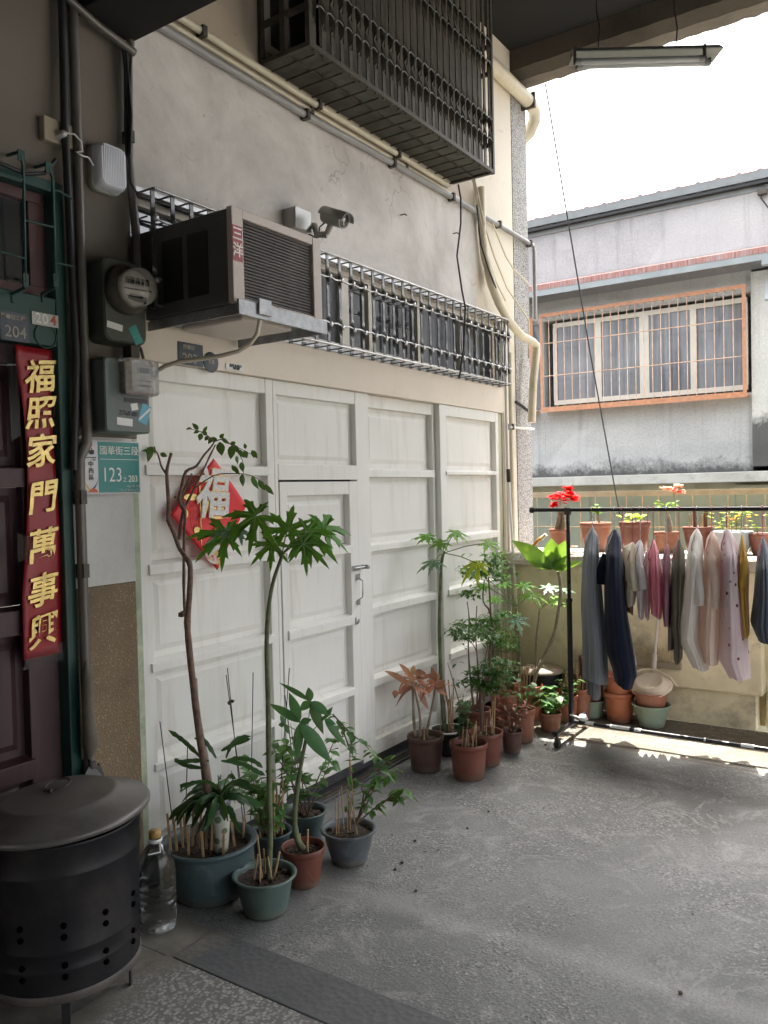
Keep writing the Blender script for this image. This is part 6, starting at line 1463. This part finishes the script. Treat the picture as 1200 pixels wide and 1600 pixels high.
# --- pots on the planting shelf
zs_ = 1.126
def shelfpot(name, label, x, rt, h, mat, style='terra', y=5.75):
    t = thing(name, (x, y, zs_), label, 'potted plant', 'pots on the planting shelf'); mk_pot(t, (x, y, zs_), rt*.72, rt, h, style, mat); return t
t = shelfpot('potted_bougainvillea', 'swollen-trunk plant with bright red flowers at the left end of the shelf', -2.287, .080, .155, m_terra2)
stem(t, [(-2.29,5.75,zs_+.13),(-2.295,5.75,zs_+.17),(-2.285,5.75,zs_+.23),(-2.28,5.75,zs_+.30)], .038, .014, m_barkpale, 'trunk', 10, .1)
stem(t, [(-2.27,5.75,zs_+.13),(-2.25,5.74,zs_+.2),(-2.255,5.75,zs_+.29)], .022, .010, m_barkpale, 'trunk', 8, .1)
for e in ((-2.35,.33),(-2.22,.33),(-2.27,.42),(-2.30,.36)): stem(t, [(-2.28,5.75,zs_+.27),((e[0]-2.28)/2,5.74,zs_+.30),(e[0],5.73,zs_+e[1])], .007, .003, m_barkpale, 'branch', 5)
def blossoms(t, cents, n, s_, mat, seed=2):
    random.seed(seed); q = MB()
    for cx, cy2, cz, rr in cents:
        for k in range(n):
            p = Vector((cx+random.gauss(0,rr*.5), cy2+random.gauss(0,rr*.5), cz+random.gauss(0,rr*.45)))
            for j in range(5):
                az = j*1.257+random.uniform(-.2,.2); leaf(q, p, (math.cos(az), math.sin(az), random.uniform(-.1,.7)), s_, s_*.9, .2, .2, n=3)
    q.build('flowers', mat, t)
def red(a, b_): p = onp(a, b_, 1, 5.72); return p
blossoms(t, [(*red(869,776),.034),(*red(884,780),.034),(*red(891,774),.03),(*red(865,790),.024),(*red(888,764),.018),(*red(897,780),.024)], 12, .036, L_red)
q = MB(); p = red(896,755); q.tube([red(890,765), p, red(893,750)], .002, 5); q.build('twig', m_barkpale, t)
t = shelfpot('potted_plant', 'large terracotta pot with a thin pale-leaved stem, second on the shelf', -2.014, .112, .205, m_terra2)
stem(t, [(-1.985,5.75,zs_+.17),(-1.99,5.75,zs_+.27),(-2.0,5.75,zs_+.33)], .011, .006, m_barkpale, 'stem'); q = MB(); random.seed(77)
for k in range(14): rleaf(q, Vector((-2.0,5.75,zs_+random.uniform(.26,.34))), .06, .03, up=.4)
q.build('foliage', L_yel if False else L_papb, t)
t = shelfpot('potted_plant', 'largest terracotta pot with heart-shaped pale leaves, third on the shelf', -1.731, .108, .212, m_terra)
q = MB()
for k in range(22): rleaf(q, Vector((-1.74+random.uniform(-.07,.07),5.74+random.uniform(-.04,.04),zs_+random.uniform(.19,.26))), .06, .045, up=.6)
q.build('foliage', leafmat('lime_leaf', (.30,.42,.10), (.2,.32,.06), .5), t); q = MB()
for k in range(4): q.tube([(-1.78+.03*k,5.75,zs_+.17),(-1.79+.035*k,5.75,zs_+.25)], .003, 5)
q.build('stem', m_petiole, t)
t = shelfpot('potted_desert_rose', 'swollen-trunk plant with pink and peach flowers, fourth on the shelf', -1.511, .086, .142, m_terra2)
stem(t, [(-1.50,5.75,zs_+.11),(-1.495,5.75,zs_+.17),(-1.50,5.75,zs_+.24),(-1.51,5.75,zs_+.29)], .032, .010, m_barkpale, 'trunk', 10, .1)
pk = onp(1052,768,1,5.72); stem(t, [(-1.505,5.75,zs_+.26), tuple(onp(1055,790,1,5.73)), tuple(pk)], .006, .003, m_barkpale, 'branch', 6)
blossoms(t, [(*onp(1040,763,1,5.71),.020),(*onp(1050,766,1,5.71),.022),(*onp(1060,761,1,5.71),.022),(*onp(1063,768,1,5.71),.014)], 8, .028, L_pinkf, 6)
q = MB(); c0 = onp(1042,790,1,5.73)
for k in range(26): rleaf(q, c0+Vector((random.uniform(-.08,.06), random.uniform(-.03,.03), random.uniform(-.035,.03))), .045, .02, up=.4)
q.build('foliage', L_papb, t)
for x_ in (-1.535,-1.55): pass
t = shelfpot('potted_plant', 'terracotta pot with bare red-brown canes, fifth on the shelf', -1.304, .098, .178, m_terra)
for dx in (-.02,.045,.055): q = MB(); q.tube([(-1.304+dx,5.75,zs_+.14),(-1.304+dx*1.1,5.75,zs_+.30)], .011 if dx != .055 else .006, 7); q.build('cane', m_terra, t)
stakes(t, (-1.304,5.75,zs_), .08, .178, 5, .12, lean=.2)
t = shelfpot('potted_plant', 'wide grey-blue basin with yellowing rose leaves near the right end of the shelf', -1.089, .132, .150, M('blue_grey_basin', (.36,.40,.43), .4, var=.08), 'tub')
q = MB(); random.seed(13)
for k in range(60): rleaf(q, Vector((-1.09+random.gauss(0,.08),5.75+random.uniform(-.05,.05),zs_+random.uniform(.15,.29))), .045, .028, up=.3)
q.build('foliage', leafmat('pale_rose_leaf', (.22,.32,.08), (.12,.2,.05), .4), t); q = MB()
for k in range(16): rleaf(q, Vector((-1.06+random.gauss(0,.07),5.72,zs_+random.uniform(.16,.26))), .045, .028, up=.3)
q.build('foliage', leafmat('orange_leaf', (.60,.28,.04), (.5,.35,.05), .4), t); q = MB()
for k in range(5): q.tube([(-1.14+.025*k,5.75,zs_+.12),(-1.16+.035*k,5.75,zs_+.27)], .003, 5)
q.build('stem', m_petiole, t)
t = shelfpot('potted_plant', 'rightmost terracotta pot on the shelf with one tiny leaf shoot', -.90, .092, .138, m_terra)
q = MB(); 
for k in range(5): rleaf(q, Vector((-.93,5.73,zs_+.17)), .03, .02, up=.5)
q.build('foliage', L_papb, t); q = MB(); q.tube([(-.93,5.73,zs_+.10),(-.93,5.73,zs_+.18)], .003, 5); q.build('stem', m_petiole, t)
q = MB(); random.seed(4); blc = onp(896,857,1,5.56)
for k in range(8): rleaf(q, blc+Vector((random.uniform(-.03,.03),0,.012)), .028, .02, up=.4)
tag(q.build('fallen_petals', L_pinkf), 'pink fallen petals on the shelf edge by the rack post', 'petals')

# ------------------------------------------------------------------ clothes rack and the washing
YR = 4.93
rk = thing('clothes_rack', (-1.1, YR, 0), 'black tubular clothes rack on casters with peeling base bar', 'clothes rack')
xl, xr_, zt = -1.905, -.12, 1.447
q = MB(); q.tube([(xl-.245,YR,zt+.002),(xr_+.24,YR,zt)], .0125, 14); q.build('top_bar', m_blk := M('rack_enamel', (.02,.018,.02), .3, var=.2, bump=.02), rk)
for xe in (xl-.245, xr_+.24):
    q = MB(); q.tube([(xe-.008,YR,zt+.001),(xe+.012,YR,zt+.001)], .019, 14); q.build('end_cap', m_cable, rk)
for xp in (xl, xr_):
    q = MB(); q.tube([(xp,YR,zt-.012),(xp,YR,.86)], .0125, 12); q.build('post', m_blk, rk)
    q = MB(); q.tube([(xp,YR,.87),(xp,YR,.085)], .017, 12); q.tube([(xp,YR,.885),(xp,YR,.865)], .021, 12); q.tube([(xp-.02,YR-.01,.845),(xp-.045,YR-.015,.85),(xp-.05,YR-.015,.835)], .004, 6); q.build('lower_post', m_blk, rk)
    q = MB(); q.box((xp-.02,YR-.016,zt-.03), (xp+.02,YR+.016,zt+.016)); q.build('joint', m_darkiron, rk, .004)
    q = MB(); q.tube([(xp,YR-.26,.088),(xp,YR+.25,.088)], .015, 12); q.tube([(xp,YR-.275,.088),(xp,YR-.26,.088)], .018, 12); q.build('foot', m_blk, rk)
    for yc in (YR-.25, YR+.235):
        q = MB(); q.tube([(xp,yc,.088),(xp+.004,yc,.055)], .008, 8); q.obox((xp+.006,yc,.045), (.013,0,0), (0,.018,0), (0,0,.013)); ca = q.build('caster', m_darkiron, rk)
        q = MB(); q.tube([(xp-.010,yc,.024),(xp+.020,yc,.024)], .0235, 16); q.build('wheel', m_cable if yc < YR else m_beige, ca)
zb5 = .098
q = MB(); q.tube([(xl,YR+.01,zb5),(xr_,YR+.01,zb5)], .014, 12); bb_ = q.build('base_bar', m_blk, rk)
for xa, xb_ in ((xl+.09,xl+.145),(xl+.25,xl+.37),(xl+.40,xl+.44),(-1.10,-1.09),(-.90,-.83)):
    q = MB(); q.tube([(xa,YR+.01,zb5+.002),(xb_,YR+.01,zb5+.002)], .0142, 12); q.build('worn_patch', m_white, bb_)
q = MB(); q.lathe([(0,.03),(.02,.028),(.028,.012),(.028,0),(.0,-.02)], (xl+.07,YR+.02,zb5+.02), 16); q.tube([(xl+.06,YR,zb5+.03),(xl+.03,YR-.02,zb5+.045),(xl+.0,YR-.02,zb5+.05)], .006, 6); tag(q.build('brake_knob', m_white), 'white plastic lump resting on the rack base bar by the post', 'knob')

def cloth(name, label, cat, mat, rows, dep, folds=9, amp=.16, seed=1, tilt=0, hem=.006, drop=0, hang=True, mats=None, topw=None, shoulder=.55):
    """washing on a hanger turned edge-on: rows are (x left, x right, z) as seen from the passage, dep the reach front to back"""
    random.seed(seed); ph = [random.uniform(0,6.28) for _ in range(4)]
    z_, a_, e_ = rows[0]; rows = [(z_, (a_+e_)/2-(e_-a_)*.22, (a_+e_)/2+(e_-a_)*.22)]+list(rows[1:])
    rows = [((onp(800+a/3,730+z/3,1,YR)).x, (onp(800+b_/3,730+z/3,1,YR)).x, (onp(800+a/3,730+z/3,1,YR)).z) for z, a, b_ in rows]
    za_, xa0, xb0 = rows[-1][2], rows[-1][0], rows[-1][1]; wprev = rows[-2][1]-rows[-2][0]
    if xb0-xa0 < .72*wprev: mm_ = (xa0+xb0)/2; rows[-1] = (mm_-.36*wprev, mm_+.36*wprev, za_)
    rows[0] = (rows[0][0], rows[0][1], rows[0][2]-.022)
    z0_, z1_ = rows[0][2], rows[-1][2]
    slant = (rows[0][0]+rows[0][1])/2/YR*1.0
    N = 96; Rr = []; M_ = 36
    for i in range(M_+1):
        z = z0_+(z1_-z0_)*i/M_
        for k in range(len(rows)-1):
            if rows[k][2] >= z >= rows[k+1][2]-1e-6: break
        u = (rows[k][2]-z)/max(1e-6, rows[k][2]-rows[k+1][2]); u = min(1, max(0, u))
        xa = rows[k][0]+(rows[k+1][0]-rows[k][0])*u; xb_ = rows[k][1]+(rows[k+1][1]-rows[k][1])*u
        dz = z0_-z; b_ = dep*(min(1, .08+dz/.17))**.9*(1+.05*math.sin(z*7+ph[0])+.03*math.sin(z*17+ph[1]))
        ring = []
        for j in range(N):
            t_ = 2*math.pi*j/N; f = 1+amp*min(1, dz/.15+.35)*(math.sin(folds*t_+ph[1]+1.2*math.sin(z*2.2+ph[2]))*.55+math.sin((folds*1.7//1)*t_+ph[3]+.8*math.sin(z*5+ph[0]))*.4+.30*math.sin((folds*3)*t_+ph[2]+2*math.sin(z*3)))
            hz = hem*math.sin(2*t_+ph[2])*(i/M_)**6+.012*math.sin(t_*1+ph[3])*(i/M_)**3
            f = 1+(f-1)*(.55+.75*math.sin(t_*1.0+ph[0]+z*1.5)**2)
            dy_ = b_*math.sin(t_); ring.append(Vector(((xa+xb_)/2+dy_*slant+(xb_-xa)/2*math.cos(t_)*f, YR+b_*math.sin(t_)*(1+(f-1)*.5)+tilt*dz, z+hz)))
        Rr.append(ring)
    q = MB(); vs = [p for r_ in Rr for p in r_]; fs = []
    for i in range(M_):
        for j in range(N): fs.append((i*N+j, i*N+(j+1) % N, (i+1)*N+(j+1) % N, (i+1)*N+j))
    q.add(vs, fs, True); q.add(Rr[0], [tuple(range(N))])
    xm = (rows[0][0]+rows[0][1])/2
    return q, Vector((xm, YR, z0_+.012)), Rr
def clothmat(name, col, trans=.25, pat=None, patscale=30, th=.12, ribs=0, weave=260):
    mt, n, l, b = newmat(name); g = n.new('ShaderNodeNewGeometry'); pos = g.outputs['Position']
    t = nz(n, l, pos, 5, 5); c = mix(n, l, t.outputs[0], tuple(x*.82 for x in col), tuple(min(1,x*1.12) for x in col))
    if pat:
        v = n.new('ShaderNodeTexVoronoi'); v.inputs['Scale'].default_value = patscale; l.new(pos, v.inputs['Vector'])
        k = ramp(n, l, v.outputs['Distance'], th, th+.05, (1,1,1,1), (0,0,0,1)); c = mix(n, l, k.outputs[0], c, pat)
    l.new(c, b.inputs['Base Color']); b.inputs['Roughness'].default_value = .9; b.inputs['Specular IOR Level'].default_value = .15
    b.inputs['Sheen Weight'].default_value = .2
    bp = n.new('ShaderNodeBump'); bp.inputs['Strength'].default_value = .45; bp.inputs['Distance'].default_value = .006
    mp = n.new('ShaderNodeMapping'); mp.inputs['Scale'].default_value = (1,1,.12); l.new(pos, mp.inputs[0])
    l.new(math_(n, l, 'ADD', nz(n, l, mp.outputs[0], 26, 4).outputs[0], math_(n, l, 'MULTIPLY', nz(n, l, pos, weave, 2).outputs[0], .15)), bp.inputs['Height']); l.new(bp.outputs[0], b.inputs['Normal'])
    tr = n.new('ShaderNodeBsdfTranslucent'); l.new(c, tr.inputs[0]); mx = n.new('ShaderNodeMixShader'); mx.inputs[0].default_value = trans
    l.new(b.outputs[0], mx.inputs[1]); l.new(tr.outputs[0], mx.inputs[2]); l.new(mx.outputs[0], n['Material Output'].inputs[0]); return mt
m_hang = M('pink_coated_wire', (.55,.14,.20), .4, bump=0); m_hang2 = M('dull_red_wire', (.35,.07,.07), .4, bump=0); m_hangm = M('metal_hook', (.45,.42,.4), .3, .8, bump=0)
def hanger(P, w_, mat, label):
    t = thing('clothes_hanger', (P.x, YR, P.z), label, 'hanger', 'hangers on the clothes rack')
    q = MB(); zt_ = zt+.0145; hook = [(P.x, YR-.016, zt_-.012), (P.x, YR-.010, zt_+.001), (P.x, YR+.003, zt_+.004), (P.x, YR+.016, zt_-.006), (P.x, YR+.014, zt_-.03), (P.x, YR, zt_-.045), (P.x, YR, P.z-.02)]
    q.tube(hook, .0028, 6); q.build('hook', mat, t)
    q = MB(); q.tube([(P.x,YR,P.z-.01),(P.x,YR+w_*.9,P.z-.10),(P.x,YR+w_*.86,P.z-.125),(P.x,YR-w_*.86,P.z-.125),(P.x,YR-w_*.9,P.z-.10),(P.x,YR,P.z-.01)], .003, 6); q.build('frame', mat, t)
items = [
 ('trousers', 'grey trousers with a pale blue sheen, leftmost on the rack', 'trousers', clothmat('grey_jersey', (.30,.32,.35), .25), [(262,366,386),(330,345,404),(450,330,410),(640,326,420),(800,335,438),(985,338,444)], .17, 5, .17, 0.0),
 ('trousers', 'inner grey trouser leg hanging lower than its pair', 'trousers', clothmat('grey_jersey_dark', (.17,.18,.20), .2), [(700,345,400),(900,346,410),(1055,352,414)], .12, 4, .16, .0),
 ('dress', 'navy blue denim dress with a short sleeve', 'dress', clothmat('navy_denim', (.012,.018,.040), .05), [(275,462,500),(330,446,510),(400,436,516),(530,430,525),(700,432,545),(860,442,578),(940,470,588),(1002,500,548)], .20, 4, .10, .0),
 ('shirt', 'small brown top half hidden behind the navy dress', 'shirt', clothmat('brown_cotton', (.30,.20,.12), .3), [(395,512,524),(500,520,545),(600,532,566),(678,544,566)], .12, 5, .15, .0),
 ('shirt', 'small pleated cream top next to the navy dress', 'shirt', clothmat('cream_cotton', (.80,.75,.62), .45), [(335,556,576),(375,524,580),(500,524,582),(600,530,578),(640,540,574)], .14, 8, .2, .0),
 ('shirt', 'small white vest beside the cream top', 'shirt', clothmat('white_cotton', (.86,.85,.86), .45), [(325,592,610),(360,580,614),(500,580,622),(600,584,620),(692,592,616)], .14, 9, .2, .0),
 ('shirt', 'pale pink pleated top left of the rose one', 'shirt', clothmat('pale_pink_cotton', (.80,.66,.68), .45), [(360,626,650),(450,622,650),(560,620,650),(690,624,642)], .14, 8, .2, .0),
 ('dress', 'rose pink patterned childs dress', 'dress', clothmat('rose_print', (.78,.38,.46), .45, (.75,.5,.52), 45, .22), [(322,654,672),(400,648,688),(500,644,702),(600,646,706),(690,652,700)], .16, 8, .2, .0),
 ('shirt', 'mauve and crimson top between pink dress and khaki trousers', 'shirt', clothmat('mauve_crimson', (.50,.28,.36), .4), [(345,714,738),(420,708,742),(560,704,742),(680,706,738),(738,714,738)], .15, 7, .18, .0),
 ('trousers', 'olive brown trousers with a rolled cuff', 'trousers', clothmat('olive_corduroy', (.20,.18,.14), .2), [(322,768,800),(390,756,808),(500,748,810),(590,742,806),(730,742,800),(800,756,800),(892,760,798)], .15, 6, .14, .0),
 ('trousers', 'taupe trouser leg behind the olive pair', 'trousers', clothmat('taupe_cotton', (.26,.22,.21), .2), [(600,735,760),(720,732,764),(846,730,762)], .10, 5, .12, .0),
 ('shirt', 'long off-white linen shirt in the middle of the rack', 'shirt', clothmat('offwhite_linen', (.80,.78,.75), .42), [(272,852,882),(320,838,890),(400,822,896),(600,802,890),(790,778,880),(850,805,908),(930,850,914)], .19, 5, .12, .0),
 ('shirt', 'beige shirt with peach lining beside the off-white one', 'shirt', clothmat('beige_peach', (.76,.64,.56), .42), [(285,925,948),(330,914,962),(400,904,976),(600,892,978),(800,878,974),(900,900,960)], .19, 5, .12, .0),
 ('dress', 'long mauve nightdress printed with small dark flowers', 'dress', clothmat('mauve_print', (.68,.58,.60), .42, (.10,.05,.07), 16, .13), [(270,988,1022),(330,982,1042),(400,980,1062),(600,974,1076),(800,970,1104),(872,962,1110),(956,1034,1096)], .20, 6, .13, .0),
 ('shirt', 'narrow mustard yellow top near the right end of the rack', 'shirt', clothmat('mustard_knit', (.58,.36,.07), .35), [(300,1070,1086),(400,1062,1100),(480,1052,1112),(600,1062,1108),(782,1086,1108)], .15, 6, .16, .0),
 ('trousers', 'charcoal and blue trousers at the right edge of the picture', 'trousers', clothmat('charcoal_blue', (.10,.115,.14), .1), [(312,1160,1190),(400,1154,1206),(600,1138,1230),(720,1122,1238),(790,1156,1226)], .18, 6, .15, .0),
]
for k, (nm, lab, cat, mat, rows, dep, fo_, am, ti) in enumerate(items):
    q, P, Rr = cloth(nm, lab, cat, mat, rows, dep, fo_, am, 100+k)
    o = q.build(nm, mat); tag(o, lab, cat, 'washing on the clothes rack')
    if 'inner' in lab or 'behind the olive' in lab: continue
    if 'linen' in lab or 'beige shirt' in lab or 'nightdress' in lab or 'mustard' in lab or 'cream top' in lab:
        sl_L = .30 if nm != 'shirt' or 'long' in lab or 'beige' in lab else .16
        dx0 = P.x/YR; q = MB(); ps = []
        for u in range(9):
            uu = u/8; yy = YR-dep*(.80+.12*math.sin(uu*2.5)); ps.append(Vector((P.x+.004+.010*math.sin(uu*3+k)+(yy-YR)*dx0, yy, P.z-.13-sl_L*uu)))
        rr = [.018,.030,.034,.034,.033,.033,.032,.034,.035]; rings = []
        for pp_, r_ in zip(ps, rr):
            rings.append([pp_+Vector((r_*.62*math.cos(a*math.pi/10)*(1+.14*math.sin(a*1.3+pp_.z*20)), r_*.8*math.sin(a*math.pi/10), 0)) for a in range(20)])
        loft(q, rings, True, False); q.build('sleeve', mat, o)
    hanger(P, dep*.8, (m_hang, m_hang2, m_hangm)[k % 3] if k else m_hangm, ('pink','dull red','metal')[k % 3 if k else 2]+' hanger holding the '+lab.split(' next')[0].split(' beside')[0].split(',')[0])
# sleeve of the navy dress
q = MB(); s0 = onp(800+446/3, 730+410/3, 1, YR-.08); s1 = onp(800+422/3, 730+480/3, 1, YR-.10); s2 = onp(800+412/3, 730+545/3, 1, YR-.10)
q.tube([s0, s1, s2], [.03,.032,.036], 14); dress = [o for o in C.objects if o.name.startswith('dress') and 'navy' in o.get('label','')][0]
q.build('sleeve', items[2][3], dress)

# ------------------------------------------------------------------ burner bin and the water bottle at the front
m_void = M('hole_darkness', (.003,.003,.003), 1, bump=0, spec=0)
c = (-2.325, 1.56)
t = thing('metal_bin', (c[0], c[1], .012), 'large black perforated metal bin with a domed lid in the left foreground', 'bin')
zo = .100
q = MB(); prof = [(0,0),(.212,0),(.222,.004),(.225,.012),(.224,.09),(.2275,.10),(.2275,.104),(.224,.114),(.225,.145),(.229,.155),(.229,.160),(.226,.17),(.233,.375),(.2365,.383),(.2365,.388),(.234,.396),(.238,.470),(.243,.476),(.241,.482),(.234,.480),(.230,.44),(.222,.05),(0,.04)]
q.lathe([(a_*1.045, b__) for a_, b__ in prof], (c[0],c[1],zo), 72); bd = q.build('body', m_bin, t)
for a_ in range(12):
    a = -2.15+a_*.52
    for z in (.085,.120,.205,.240):
        rr = (.2245+.010*(z/.38))*1.045; q = MB(); q.lathe([(0,.0022),(.0088,.0022),(.009,-.004)], (c[0]+rr*math.cos(a), c[1]+rr*math.sin(a), zo+z), 14, (math.cos(a), math.sin(a), 0)); q.build('vent_hole', m_void, bd)
q = MB(); q.lathe([(.2330,.004),(.2365,.006),(.2368,.030),(.2335,.034)], (c[0],c[1],zo), 72); q.build('base_band', M('rusted_band', (.10,.085,.075), .6, var=.4, scale=9, dirt=(.24,.16,.10), dirtamt=.7, dscale=6), bd)
for a in (-1.9, -.6, .7, 2.0):
    q = MB(); d_ = Vector((math.cos(a), math.sin(a), 0)); sdv = Vector((-d_.y, d_.x, 0)); p0 = Vector((c[0],c[1],0))+d_*.20
    q.obox(p0+Vector((0,0,.06))+d_*.004, d_*.003, sdv*.012, Vector((0,0,.047))); q.build('leg', m_black, t)
tilt = Matrix.Rotation(R_(-2.0), 3, 'Y') @ Matrix.Rotation(R_(1.6), 3, 'X')
q = MB(); q.lathe([(.262,-.010),(.268,-.006),(.270,.004),(.262,.012),(.252,.014),(.235,.022),(.175,.044),(.168,.050),(.160,.050),(.09,.064),(.0,.070)], (0,0,0), 72); q.lathe([(.262,-.010),(.25,.004),(.0,.05)], (0,0,0), 72)
q.v = [tilt @ (v*1.03)+Vector((c[0]+.005,c[1]+.0,zo+.500)) for v in q.v]; ld = q.build('lid', m_lid, t)
q = MB(); pts = [tilt @ Vector((.042*math.cos(a*math.pi/10), .036*math.sin(a*math.pi/10)-.0, .082+.008*math.sin(a*math.pi/10)))+Vector((c[0],c[1],zo+.5)) for a in range(21)]; q.tube(pts, .0035, 7, False)
q.tube([tilt @ Vector((-.02,-.034,.07))+Vector((c[0],c[1],zo+.5)), tilt @ Vector((.02,-.034,.076))+Vector((c[0],c[1],zo+.5))], .006, 7); q.build('handle', m_darkiron, ld)

t = thing('water_bottle', (-2.395, 1.965, .008), 'clear ribbed plastic water bottle with a yellow cap behind the black bin', 'bottle')
cb = (-2.372, 1.978, .009); k_ = 1.06
q = MB(); prof = [(0,.004),(.045,0),(.062,.008),(.066,.03),(.066,.05)]
z = .055
for i in range(5): prof += [(.066,z),(.0635,z+.006),(.0635,z+.010),(.066,z+.016)]; z += .026
prof += [(.066,.20),(.063,.235),(.052,.272),(.035,.300),(.021,.315),(.019,.33),(.019,.345)]
q.lathe([(r_*k_, z_) for r_, z_ in prof], cb, 48); q.build('shell', m_bottle, t)
q = MB(); q.lathe([(.0,.345),(.0,.362),(.020,.362),(.022,.358),(.022,.338),(.0195,.337)], cb, 24); q.build('cap', M('yellow_brown_cap', (.42,.26,.08), .4), t)
q = MB(); q.lathe([(.023,.32),(.026,.325),(.026,.331),(.022,.333)], cb, 24); q.tube([(cb[0]+.024,cb[1],cb[2]+.326),(cb[0]+.05,cb[1]-.02,cb[2]+.30),(cb[0]+.02,cb[1]-.05,cb[2]+.295)], .003, 6); q.build('collar', m_white, t)

random.seed(31); q = MB()
for k in range(60):
    if k < 48: x, y = random.uniform(-2.5,-1.7), random.uniform(2.1,5.2)
    else: x, y = random.uniform(-1.7,.6), random.uniform(2.2,5.0)
    z = .003
    if random.random() < .45: rleaf(q, (x,y,z+.002), random.uniform(.012,.03), random.uniform(.006,.014), up=.1, droop=0)
    else:
        s_ = random.uniform(.002,.006); q.obox((x,y,z+s_*.5), (s_,s_*.4,0), (-s_*.4,s_*.8,0), (0,0,s_*.6))
tag(q.build('floor_litter', M('dry_litter', (.10,.075,.05), .9, var=.5, scale=50)), kind='stuff')
bpy.context.view_layer.update()
